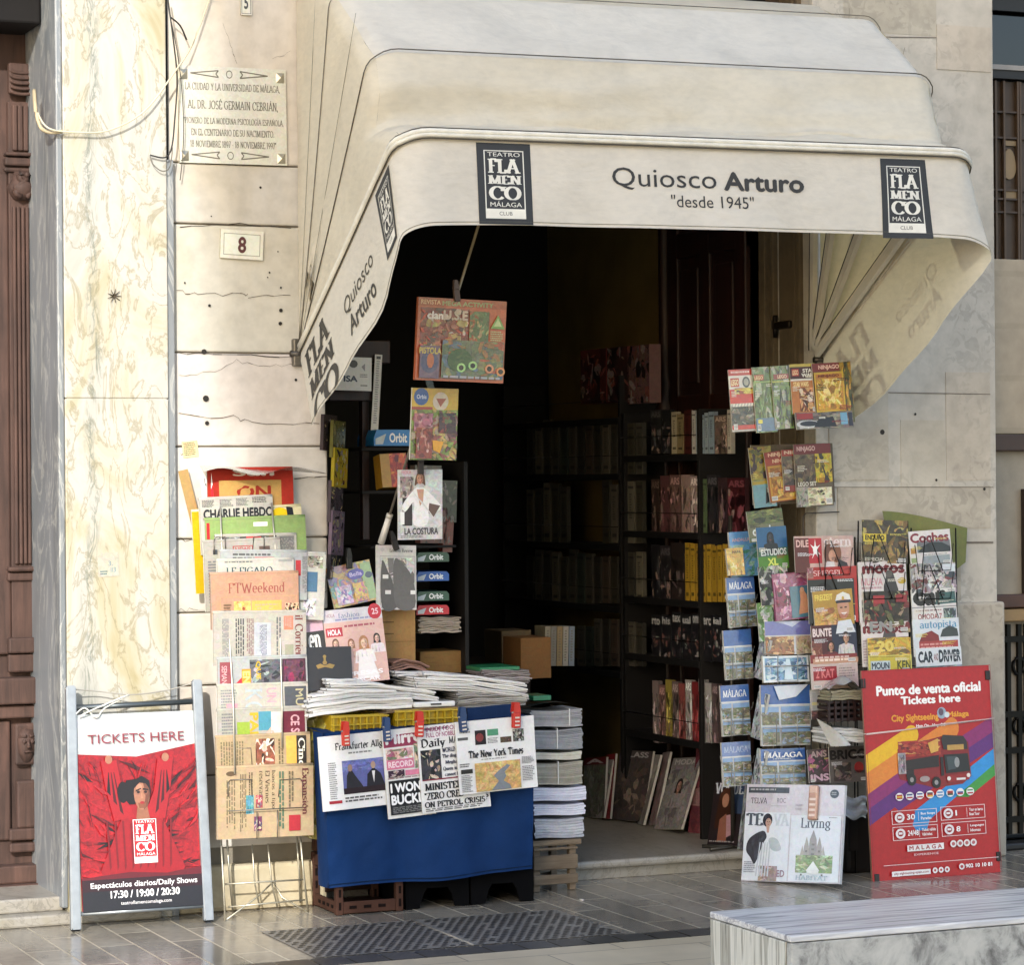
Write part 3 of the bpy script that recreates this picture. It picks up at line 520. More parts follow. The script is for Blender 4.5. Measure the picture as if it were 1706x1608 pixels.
# shop window on the other side of the pier
sw = thing('shop_window', 'dark glazed shop window with beige blind beyond the limestone pier', 'shop window')
YW = .22; sx = lambda px: P(px, 800, -YW).x; sz = lambda y: P(1685, y, -YW).z
m = MB(); m.box((XE, YW+.03, 0), (4.5, YW+.04, 6), '0b0a09'); m.build('glass_pane', M_GLASS, sw)
m = MB(); m.box((XE, YW-.03, sz(118)), (4.5, YW+.02, sz(110)), '8d8a86'); m.box((XE, YW-.02, sz(132)), (4.5, YW+.02, sz(118)), '0d0c0b'); m.box((XE, YW-.03, sz(20)), (4.5, YW-.01, sz(-20)), '17181a')
for y in (185, 228, 315, 330, 352): m.box((XE, YW, sz(y+3)), (4.5, YW+.02, sz(y)), '3a2a1c')
for px in (1662, 1676, 1699, 1703): m.box((sx(px), YW-.004, sz(432)), (sx(px+3), YW+.02, sz(135)), '4a3826')
m.build('window_bars', M_PAINT, sw)
m = MB(); m.box((XE, YW+.022, sz(430)), (4.5, YW+.028, sz(135)), '3a2c1e'); c = (sx(1688), sz(280))
m.prism([(c[0]+.035*math.cos(t), c[1]+(.09 if math.sin(t) > 0 else .05)*math.sin(t)) for t in [i*.35 for i in range(18)]], YW+.01, YW+.021, '7d6a4c'); m.box((sx(1676), YW+.01, sz(330)), (sx(1700), YW+.021, sz(316)), '7d6a4c'); m.box((sx(1676), YW+.01, sz(242)), (sx(1700), YW+.021, sz(234)), '7d6a4c'); m.build('back_screen', M_PAINT, sw)
m = MB()
for i in range(30):
    z0 = sz(722)+(sz(432)-sz(722))*i/30; m.box((XE, YW-.004, z0), (4.5, YW+.02, z0+(sz(432)-sz(722))/30), 'a3957f' if i % 9 else '9c8f79')
m.build('blind', M_PAINT, sw)
m = MB(); m.box((XE, YW-.05, sz(752)), (4.5, YW+.02, sz(724)), '3c2a20', 0, .006); m.box((sx(1700), YW-.04, sz(1010)), (sx(1706), YW+.0, sz(815)), '2a1d16', 0, .004); m.box((sx(1705), YW-.03, sz(1005)), (4.5, YW+.0, sz(820)), 'cfc3ae'); m.box((XE, YW-.06, sz(1012)), (4.5, YW+.02, sz(990)), '4a2f22', 0, .006); m.box((XE, YW-.05, sz(1035)), (4.5, YW+.02, sz(1014)), '8c714a', 0, .006); m.build('wooden_sill', M_PAINT, sw)
m = MB(); m.box((XE, YW+.0, sz(990)), (4.5, YW+.025, sz(752)), '8f8676'); m.box((XE, YW+.0, sz(1390)), (4.5, YW+.025, sz(1035)), '83796a'); m.build('back_panel', M_PAINT, sw)
m = MB()
for px in (1672, 1690, 1702): m.box((sx(px), YW-.02, sz(1390)), (sx(px+6), YW-.002, sz(1040)), '14120f')
for y in (1060, 1185, 1245, 1360): m.box((XE, YW-.022, sz(y+10)), (4.5, YW-.001, sz(y)), '14120f')
for y in (1110, 1210, 1320): m.tube([(sx(1692)+.03*math.cos(i*.52), YW-.012, sz(y)+.04*math.sin(i*.52)) for i in range(12)], .008, '14120f', closed=True)
m.build('iron_grille', M_METAL, sw)
m = MB(); m.box((XE+.04, YW-.1, 0), (4.5, YW, sz(1400)), '1c1a18', 0, .01); m.build('low_step', M_PAINT, sw)
# unseen house across the street, added and shaped to keep the stall in shade
YB = -26.0
def over(px, py, dz=0):
    a = P(px, py); return a + SUN*((YB-a.y)/SUN.y)
out = [over(338, 0), over(338, 560), over(372, 700), over(452, 880), over(545, 1020), over(556, 1480), over(640, 1800)]
top = over(338, -260).z
poly = [(out[0].x, top)]+[(p.x, p.z) for p in out]+[(out[-1].x, 0), (out[0].x+14, 0), (out[0].x+14, top)]
hb = thing('house', 'pale plastered town house across the street, behind the viewpoint', 'house')
m = MB(); m.prism(poly, YB-9, YB, 'c2b69e'); clean(m.build('wall', M_PAINT, hb))
m = MB()
for i in range(5):
    for z in (3.5, 6.5, 9.5, 12.5): m.box((out[0].x+1.2+i*2.4, YB, z), (out[0].x+2.3+i*2.4, YB+.05, z+1.9), '2c2a28')
m.build('window', M_PAINT, hb); m = MB(); m.box((out[0].x+.05, YB-9, top), (out[0].x+14.2, YB+.3, top+.3), '8a5a44'); m.build('roof', M_PAINT, hb)
# ------------------------------------------------------------------ awning
def m_fabric():
    k = N('cream_canvas'); v = k.pos(); a = k.noise(v, 3.2, 6, .62, .6); b = k.noise(k.pos((1, 1, 2.5)), 22, 5)
    c = k.mix(k.attr(), k.ramp(a, [(.3, .89), (.6, 1.0)]), 1, 'MULTIPLY'); c = k.mix(c, k.ramp(b, [(.3, .93), (.6, 1.0)]), 1, 'MULTIPLY')
    k.base(c); k.bump(k.mix(k.noise(k.pos((1, 1, 1.6)), 5, 4, .55, 1.0), b, .12), .5, .02); k.set(.62, 0, .35)
    t = k.n('BsdfTranslucent'); k.l(k.mix(c, 'd9c283', .85, 'MULTIPLY'), t.inputs[0]); mx = k.n('MixShader'); mx.inputs[0].default_value = .42
    k.l(k.b.outputs[0], mx.inputs[1]); k.l(t.outputs[0], mx.inputs[2]); k.l(mx.outputs[0], k.out.inputs[0]); return k.m
M_FAB = m_fabric(); M_SEAM = make_attr('seam_thread', .8, .2, 20)
aw = thing('awning', 'cream canvas hood awning with flamenco emblems and kiosk name over the newsstand', 'awning')
ZP = 2.196; XL, XR = -1.304, 1.063; LA = 1.39; FCOL = 'f0e9d6'
BOWS = [(90, 1.53, .02), (71, 1.46, .09), (50.2, 1.41, .11), (45.5, 1.335, .11), (41.6, 1.262, .11), (40.2, 1.258, .11), (38.8, 1.29, .11), (35.5, 1.345, .12), (31.8, LA+.01, .12)]
def bow(phi, L, r, s):
    """Point of a bow at s in 0..1: up one arm, round the corner, along the front, round and down the other arm."""
    e = Vector((0, -math.cos(RAD(phi)), math.sin(RAD(phi)))); base = Vector((0, -.012, ZP)); w = XR-XL
    s1, s2, s3, s4 = .22, .28, .72, .78
    if s <= s1: x, a = XL, (L-r)*s/s1
    elif s < s2: t = (s-s1)/(s2-s1)*math.pi/2; x, a = XL+r-r*math.cos(t), L-r+r*math.sin(t)
    elif s <= s3: x, a = XL+r+(w-2*r)*(s-s2)/(s3-s2), L
    elif s < s4: t = (s-s3)/(s4-s3)*math.pi/2; x, a = XR-r+r*math.sin(t), L-r+r*math.cos(t)
    else: x, a = XR, (L-r)*(1-s)/(1-s4)
    return Vector((x, -(.115 if 36 < phi < 43 else .066)*(2*(x-XL)/w-1)*min(a/L, 1)**2*(phi < 80), 0))+base+e*a
SS = [.22*i/8 for i in range(8)]+[.22+.06*i/6 for i in range(6)]+[.28+.44*i/36 for i in range(36)]+[.72+.06*i/6 for i in range(6)]+[.78+.22*i/8 for i in range(9)]
def loft(rows, s0, s1, sub=4):
    ss = [s for s in SS if s0-1e-6 <= s <= s1+1e-6]; vs = []; rnd = random.Random(11); nr = 0
    for k in range(len(rows)-1):
        for j in range(sub if k < len(rows)-2 else sub+1):
            t = j/sub; nr += 1
            for s in ss:
                p = bow(*rows[k], s).lerp(bow(*rows[k+1], s), t); q = math.sin(math.pi*t)*math.sin(math.pi*min(max((s-.2)/.6, 0), 1))
                wv = .010*math.sin(17*s+3*t)+.006*math.sin(41*s+7*t+k)+.004*math.sin(90*s-9*t)
                if .2 < s < .8: p += Vector((0, 1, -.8)).normalized()*(.020*q*(len(rows) < 3)+wv*q)
                else: p.x += (.5-s)/abs(.5-s)*(.006*math.sin(9*s*8+5*t)*math.sin(math.pi*t))
                nz = noise.noise_vector(p*Vector((3.1, 3.1, 5.5)))*.026+noise.noise_vector(p*8.0)*.010+noise.noise_vector(p*19.0)*.003; edge = math.sin(math.pi*t)**.5 if len(rows) < 3 else math.sin(math.pi*min(max((k+t)/(len(rows)-1), 0), 1))**.5
                p += Vector((nz.x*.4, nz.y, nz.z))*edge*(1 if .2 < s < .8 else .35)*(1 if 0 < s < 1 else 0)
                vs.append(p)
    n = len(ss); return vs, [(j*n+i, j*n+i+1, (j+1)*n+i+1, (j+1)*n+i) for j in range(nr-1) for i in range(n-1)]
def cloth(name, rows, s0, s1, col=FCOL, sub=4):
    m = MB(); m.mesh(*loft(rows, s0, s1, sub), col, 0, True); o = m.build(name, M_FAB, aw); return clean(o, 1e-4)
cloth('back_panel', BOWS[0:2], .25, .75, FCOL, 3)
cloth('top_panel', BOWS[1:3], .25, .75, 'efece2', 6)
cloth('front_panel', BOWS[2:], .25, .75, 'f0ead9', 4)
for a, b in ((0, .25), (.75, 1)):
    m = MB(); m.mesh(*loft(BOWS[0:2], a, b), FCOL, 0, True); m.mesh(*loft(BOWS[1:3], a, b), FCOL, 0, True); m.mesh(*loft(BOWS[2:], a, b, 2), FCOL, 0, True); clean(m.build('side_panel', M_FAB, aw), 1e-4)
def hang(s, t, off=0.0):
    """The valance: s along the front bow, t metres down from it, off metres outwards."""
    p = bow(*BOWS[-1], s); ph = RAD(BOWS[-1][0])
    side = Vector((0, -math.sin(ph), -math.cos(ph))); front = Vector((0, -.10, -1)).normalized()
    k = 0.0; e = min(s, 1-s)
    k = min(max((e-.16)/(.27-.16), 0), 1); k = k*k*(3-2*k); h = side.lerp(front, k).normalized()
    q = p + h*t
    outw = Vector((-1, 0, 0)) if s < .25 else (Vector((1, 0, 0)) if s > .75 else Vector((0, -1, 0)))
    if .22 < e < .28: a = (e-.22)/.06*math.pi/2; outw = Vector(((-1 if s < .5 else 1)*math.cos(a), -math.sin(a), 0))
    w = t/.35; q.x += (.05 if s > .5 else -.0)*w*max(0, 1-abs(e-.24)/.09); q += outw*((.012*math.sin(13*s*2+1)+.006*math.sin(37*s*2))*w*w + off)
    if e < .2: q.x += (1 if s < .5 else -1)*(-.02)*w*math.sin(math.pi*e/.2)
    return q
def drop(s):
    e = min(s, 1-s)
    return .34+.075*math.sin(math.pi*min(e/.24, 1)) if e < .24 else .34-.022*math.sin(math.pi*min((e-.24)/.12, 1)/2)
def strip(name, s0, s1):
    m = MB(); ss = [s for s in SS if s0-1e-6 <= s <= s1+1e-6]; ss = sorted(set(ss+[(a+b)/2 for a, b in zip(ss, ss[1:])])); nv = 8; vs = [hang(s, drop(s)*j/nv) for j in range(nv+1) for s in ss]; n = len(ss)
    m.mesh(vs, [(j*n+i, j*n+i+1, (j+1)*n+i+1, (j+1)*n+i) for j in range(nv) for i in range(n-1)], 'f3eee2', 0, True)
    for dz, c in ((.012, '9d9683'),): m.tube([hang(s, drop(s)-dz, .0012) for s in ss], .0012, c, 4)
    return clean(m.build(name, M_FAB, aw), 1e-5, False)
val = strip('valance', .25, .75); sv1 = strip('side_valance', 0, .25); sv2 = strip('side_valance', .75, 1)
def on_front(x, t, off):
    r = BOWS[-1][2]; s = .28+.44*(x-(XL+r))/(XR-XL-2*r); return hang(s, t, off)
def on_side(u, t, off, flip=False):
    L, r = BOWS[-1][1:]; s = .22*min(u, L-r)/(L-r)
    if u > L-r: s = .22+.06*min((u-(L-r))/(r*1.57), 1)
    return hang(1-s if flip else s, min(t, drop(s)-.004), off)
M_INK = make_attr('printed_ink', .6, .15, 20)
def decal(name, parent, art, fn):                    # bends a flat print onto the cloth
    o = art.mb.build(name, M_INK); me = o.data; bm = bmesh.new(); bm.from_mesh(me); bmesh.ops.triangulate(bm, faces=bm.faces[:]); nx = 12 if art.w > .5 else 5
    for i in range(1, nx): bmesh.ops.bisect_plane(bm, geom=bm.verts[:]+bm.edges[:]+bm.faces[:], plane_co=(art.w*(i/nx-.5), 0, 0), plane_no=(1, 0, 0), dist=1e-7)
    for i in range(1, 7): bmesh.ops.bisect_plane(bm, geom=bm.verts[:]+bm.edges[:]+bm.faces[:], plane_co=(0, art.h*(i/7-.5), 0), plane_no=(0, 1, 0), dist=1e-7)
    for v in bm.verts: v.co = fn(v.co.x, v.co.y, .0022+v.co.z)
    bm.to_mesh(me); bm.free(); o.parent = parent; return o
zD = bow(*BOWS[-1], .5).z; dF = -bow(*BOWS[-1], .5).y
def fx(px, py):
    q = P(px, py, dF+.03)
    for i in range(3): q = P(px, py, -on_front(q.x, .17, 0).y)
    return q.x, zD-q.z
def front_art(x0, y0, x1, y1):                       # pixel box on the front valance
    a, b = fx(x0, y0), fx(x1, y1); w, h = b[0]-a[0], b[1]-a[1]; A = Art(w, h); cx, cy = (a[0]+b[0])/2, (a[1]+b[1])/2
    return A, lambda x, y, z: on_front(cx+x, cy-y, z)
def patch(A):
    A.mb.grid(lambda u, v: A.q(u, v), 10, 14, '26282a', 0, False)
    A.up(); A.up(); A.up(); A.up(); logo(A, '26282a', 'd9d6cb')
for x0, y0, x1, y1 in ((795, 236, 886, 376), (1468, 263, 1545, 399)):
    A, f = front_art(x0, y0, x1, y1); patch(A); decal('emblem_patch', val, A, f)
A, f = front_art(1020, 270, 1340, 355)
A.t('Quiosco', .0, .10, .535, .60, '2b2926'); A.t('Arturo', .572, .125, 1.0, .56, '2b2926', 's3'); A.t('"desde 1945"', .295, .68, .725, .96, '2b2926'); decal('lettering', val, A, f)
def side_art(u0, t0, u1, t1, flip):
    w, h = u1-u0, t1-t0; A = Art(w, h); cu, ct = (u0+u1)/2, (t0+t1)/2
    return A, lambda x, y, z: on_side(cu+(-x if flip else x), ct-y, z, flip)
for par, fl in ((sv1, False), (sv2, True)):
    A, f = side_art(.56, .15, .95, .335, fl); A.t('Quiosco', .03, .02, .93, .46, '45423a'); A.t('Arturo', .1, .54, .83, .98, '3a3832', 's2'); decal('lettering', par, A, f)
    A, f = side_art(.035, .045, .40, .405, fl); A.t('FLA', .06, 0, .92, .32, '35332e', 'd'); A.t('MEN', .06, .37, .96, .61, '35332e', 'd'); A.t('CO', .1, .66, 1, .98, '35332e', 'd'); decal('lettering', par, A, f)
    A, f = side_art(1.08, .03, 1.27, .315, fl); patch(A); decal('emblem_patch', par, A, f)
m = MB()                                             # piping and seams
fs = [s for s in SS]
for k, r, c, n_ in ((2, .0026, '5b5548', 0), (1, .0022, '6a6457', 0)): m.tube([bow(BOWS[k][0], BOWS[k][1]+.011, BOWS[k][2], s)+Vector(((-.004 if s < .25 else (.004 if s > .75 else 0)), -.002, .003)) for s in fs], r, c, 5)
D = BOWS[-1]
for dz, dy, r, c in ((.020, .004, .010, 'ddd8ca'), (.032, 0, .0026, '4b463c'), (.004, .012, .009, 'd8d2c2'), (-.008, .016, .0028, '4b463c')):
    m.tube([bow(*D, s)+Vector(((-.006 if s < .25 else (.006 if s > .75 else 0)), -dy if .2 < s < .8 else 0, dz)) for s in fs], r, c, 6)
m.build('piping', M_SEAM, aw)
for xx, sg in ((XL-.004, -1), (XR+.004, 1)):          # seams of the fan on the outer sides
  m = MB()
  for ph, L in ((80, 1.5), (60.5, 1.43)): m.tube([Vector((xx, -.012, ZP))+Vector((0, -math.cos(RAD(ph)), math.sin(RAD(ph))))*(L*i/8) for i in range(9)], .0011, '857d6b', 4)
  m.build('seam', M_SEAM, aw)
M_ALU = make_attr('white_aluminium', .4, .12, 12)
for k, (ph, L) in enumerate(((88, 1.5), (71, 1.455), (50, 1.40), (31.6, 1.385))):
    m = MB(); w = .03 if k < 3 else .034
    for xx, sg in ((XL+.03, 1), (XR-.03, -1)):
        e = Vector((0, -math.cos(RAD(ph)), math.sin(RAD(ph)))); nrm = Vector((0, e.z, -e.y)); b0 = Vector((xx, -.012, ZP))+e*.04; b1 = Vector((xx, -.012+(.05 if k else 0), ZP))+e*(L-.13)
        vs = []
        for b_ in (b0, b1):
            ww = w*(.45 if b_ is b0 else 1)
            for dx, dn in ((0, -1), (.022*sg, -1), (.022*sg, 1), (0, 1)): vs.append(b_+Vector((dx, 0, 0))+nrm*dn*ww*.8)
        m.mesh(vs, [(0, 1, 2, 3), (7, 6, 5, 4), (0, 4, 5, 1), (1, 5, 6, 2), (2, 6, 7, 3), (3, 7, 4, 0)], 'cfcbc0')
        m.tube([b0+nrm*w*.85+Vector((.018*sg, 0, 0)), b1+nrm*w*.85+Vector((.018*sg, 0, 0))], .0025, '302c28', 4)
    e = Vector((0, -math.cos(RAD(ph)), math.sin(RAD(ph))))
    m.tube([Vector((x, .02 if k else -.012, ZP))+e*(L-.12) for x in (XL+.04, XR-.04)], .013, 'cfcbc0', 8); m.build('frame_bow', M_ALU, aw)
for xx in (XL, XR):
    m = MB(); m.box((xx-.03, -.03, ZP-.05), (xx+.03, .002, ZP+.06), '6f6b63', 0, .006); m.tube([(xx-.04, -.02, ZP), (xx+.04, -.02, ZP)], .014, '4c4842', 10); m.build('pivot_bracket', M_METAL, aw)
# ------------------------------------------------------------------ wall furniture beside the kiosk
mt, w, h = frame_of((303, 108), (482, 116), (293, 270), .014)
pq = place('memorial_plaque', 'white marble plaque of the city and university with engraved dedication and studs', 'plaque', None, mt, w, h, None, th=.022, bg='c9c6b6', edge='a8a18c', gloss=1)
A = Art(w, h, .0006); INK = '6f6a5c'
for i, (s, y0, y1, x0, x1) in enumerate((("LA CIUDAD Y LA UNIVERSIDAD DE MÁLAGA,", .155, .255, .06, .94), ("AL DR. JOSÉ GERMAIN CEBRIÁN,", .33, .45, .08, .92), ('"PIONERO DE LA MODERNA PSICOLOGÍA ESPAÑOLA,', .515, .60, .04, .97), ("EN EL CENTENARIO DE SU NACIMIENTO.", .645, .715, .11, .88), ("18 NOVIEMBRE 1897 - 18 NOVIEMBRE 1997\"", .765, .835, .1, .9))): A.t(s, x0, y0, x1, y1, INK, 'l1')
o = A.mb.build('engraved_lettering', M_INK); o.parent = pq
for y in (.075, .915):
    A = Art(w, h, .0008)
    for i in range(16):
        a = i*math.pi/8; b = (i+1)*math.pi/8; A.mb.face([A.q(.47+.030*math.cos(a), y+.042*math.sin(a)), A.q(.47+.023*math.cos(a), y+.032*math.sin(a)), A.q(.47+.023*math.cos(b), y+.032*math.sin(b)), A.q(.47+.030*math.cos(b), y+.042*math.sin(b))], INK)
    for sg in (-1, 1):
        pts = [(.47+sg*.10, y-.035), (.47+sg*.36, y), (.47+sg*.10, y+.035), (.47+sg*.125, y)]
        for a, b in zip(pts, pts[1:]+pts[:1]):
            n_ = Vector((-(b[1]-a[1]), (b[0]-a[0])*2.5, 0)).normalized()*.006; A.mb.face([A.q(a[0]-n_.x, a[1]-n_.y), A.q(b[0]-n_.x, b[1]-n_.y), A.q(b[0]+n_.x, b[1]+n_.y), A.q(a[0]+n_.x, a[1]+n_.y)], INK)
    o = A.mb.build('engraved_ornament', M_INK); o.parent = pq
for x, y in ((.045, .93), (.945, .09), (.945, .93), (.045, .09)):
    m = MB(); m.mesh([((x-.5)*w+dx*.017, (.5-y)*h+dy*.02, .001) for dx, dy in ((-1, -1), (1, -1), (1, 1), (-1, 1))]+[((x-.5)*w, (.5-y)*h, .011)], [(0, 1, 4), (1, 2, 4), (2, 3, 4), (3, 0, 4)], 'b9b4a2'); o = m.build('stud', M_METAL); o.parent = pq
mt, w, h = frame_of((368, 381), (439, 386), (367, 429), .014)
hn = place('house_number_plate', 'small cream ceramic house number plate reading 8', 'house number', None, mt, w, h, lambda c: (c.fr(.07, .12, .93, .88, .025, '8d8a7a', .016), c.r(.09, .15, .91, .85, 'd9dac8')), th=.018, bg='d6d2c0', edge='b7b09a')
A = Art(w, h, .0016); A.t('8', .405, .22, .60, .80, '5a2f2b', 's3'); o = A.mb.build('digit', M_INK); o.parent = hn
flat('address_tile', 'small cream tile with a numeral high above the memorial plaque', (401, -25), (419, -24), (401, 24), .012, lambda c: (c.fr(.06, .04, .94, .96, .02, '6a6456', .06), c.t('5', .3, .35, .7, .8, '3b3a38', 's3')), 'tile', th=.012, bg='cfcab8', edge='aaa38e')
def cable(name, label, pts, r, c, d=.03, cat='cable', mat=None, kids=None):
    q = [P(p[0], p[1], p[2] if len(p) > 2 else d) for p in pts]; L = []
    for i in range(len(q)-1):                        # smooth curve through the points
        a, b, c_, d_ = q[max(i-1, 0)], q[i], q[i+1], q[min(i+2, len(q)-1)]
        for t in [j/6 for j in range(6)]:
            L.append(.5*((2*b)+(-a+c_)*t+(2*a-5*b+4*c_-d_)*t*t+(-a+3*b-3*c_+d_)*t**3))
    L.append(q[-1]); m = MB(); m.tube(L, r, c, 6); return tag(m.build(name, mat or M_PAINT), label, cat)
cable('cable', 'pale cable sagging across the marble pilaster to the carved door', [(352, -10, .02), (322, 70, .04), (292, 118, .07), (240, 185, .085), (180, 217, .085), (130, 220, .08), (85, 215, .08), (66, 195, .02), (58, 165, -.15)], .0035, 'cfc6a8')
cable('cable', 'black cable hanging down the pilaster edge and bending into a loop', [(279, -6, .06), (288, 60, .065), (295, 130, .06), (291, 200, .06), (286, 245, .07), (275, 262, .07), (250, 258, .07)], .0032, '23211e')
cable('cable', 'thin grey wire drooping in front of the plaque edge', [(282, 20, .06), (296, 90, .05), (303, 150, .04), (306, 210, .04), (304, 262, .035), (300, 300, .03)], .002, '4a463f')
cable('cable', 'short dark cable curving out from the top of the pilaster', [(284, 28, .06), (300, 42, .06), (311, 66, .05)], .0035, '23211e')
cable('cable', 'loose loop of grey wire at the foot of the black cable', [(250, 258, .07), (254, 272, .075), (268, 284, .075), (281, 281, .07), (286, 262, .07), (287, 245, .065)], .0022, '6a665c')
cable('rope', 'frayed beige rope tied round the grey marble beside the carved door', [(57, 150, -.12), (60, 185, -.02), (68, 212, .0), (84, 220, .055), (104, 219, .075)], .008, 'b7a888')
flat('paper_sticker', 'torn white sticker with blue writing on the lower pilaster', (163, 922), (198, 920), (163, 962), .052, lambda c: (c.t('3.', .5, .35, .72, .55, '6a7c8a', 's'), c.t('ll3', .6, .62, .85, .82, '6a868a', 's'), c.lines(.1, .75, .5, .95, 2, '6a8a90')), 'sticker', th=.0008, bg='a9a596', gloss=0)
flat('paper_label', 'little yellowed paper label on the wall over the newspaper rack', (304, 736), (330, 733), (304, 764), .006, lambda c: (c.lines(.1, .1, .9, .9, 5, '8a7a58'),), 'label', th=.0008, bg='cdbb8e', gloss=0)
m = MB()                                             # dry sprig stuck to the marble
for a in range(9): t = a*.7; q = P(190, 493, .053); m.tube([q, q+Vector((.028*math.cos(t), -.006, .028*math.sin(t)))], [.003, .001], '4a4030', 4)
tag(m.build('dry_sprig', M_PAINT), 'tiny dry sprig stuck on the cream marble pilaster', 'sprig')
# ------------------------------------------------------------------ folding sign of the theatre
sg_ = thing('sandwich_board', 'grey framed sandwich board with red flamenco show poster reading TICKETS HERE', 'sign', G(230, 1545))
def lean(px, py, d, t=0): return P(px, py, d)
DT, DB = .12, .262
def beam(pts0, pts1, wd, tk, c, name, par, mats=M_METAL):
    a, b = pts0, pts1; u = (b-a).normalized(); x = Vector((1, 0, 0)); n_ = x.cross(u).normalized(); m = MB(); vs = []
    for p in (a, b):
        for dx, dn in ((-1, -1), (1, -1), (1, 1), (-1, 1)): vs.append(p+x*dx*wd/2+n_*dn*tk/2)
    m.mesh(vs, [(3, 2, 1, 0), (4, 5, 6, 7), (0, 1, 5, 4), (1, 2, 6, 5), (2, 3, 7, 6), (3, 0, 4, 7)], c)
    o = m.build(name, mats); bm = bmesh.new(); bm.from_mesh(o.data); bmesh.ops.recalc_face_normals(bm, faces=bm.faces[:]); bmesh.ops.bevel(bm, geom=bm.edges[:], offset=min(wd, tk)*.16, segments=2, affect='EDGES'); bm.to_mesh(o.data); bm.free()
    o.parent = par; o.matrix_parent_inverse = par.matrix_world.inverted(); return o
bpy.context.view_layer.update()
for x0, y0, x1, y1 in ((117, 1143, 126, 1552), (327, 1133, 347, 1536)):
    beam(P(x0, y0, DT), P(x1, y1, DB), .038, .03, 'a8abad', 'leg', sg_)
    a, b = P(x0+4, y0+12, DT-.05), P(x1, y1-14, .06); beam(a, b, .026, .02, '8d9194', 'rear_leg', sg_)
    q = P(x1, y1, DB); beam(q+Vector((0, 0, .012)), q+Vector((0, 0, .0)), .042, .036, '1d1d1e', 'rubber_foot', sg_)
def lerp_rail(f0): return DT+(DB-DT)*f0
beam(P(126, 1178, DT+.0), P(322, 1170, DT+.0), .02, .02, '6f7478', 'crossbar', sg_) if 0 else None
m = MB(); m.tube([P(124, 1180, .125), P(322, 1169, .125)], .011, '5d6468', 8); o = m.build('crossbar', M_METAL); o.parent = sg_; o.matrix_parent_inverse = sg_.matrix_world.inverted()
m = MB(); m.tube([P(134, 1524, .25), P(340, 1510, .25)], .008, '9aa0a4', 8); o = m.build('crossbar', M_METAL); o.parent = sg_; o.matrix_parent_inverse = sg_.matrix_world.inverted()
mt, w, h = frame_of((123, 1192), (323, 1184), (137, 1522), (.135, .135, .25))
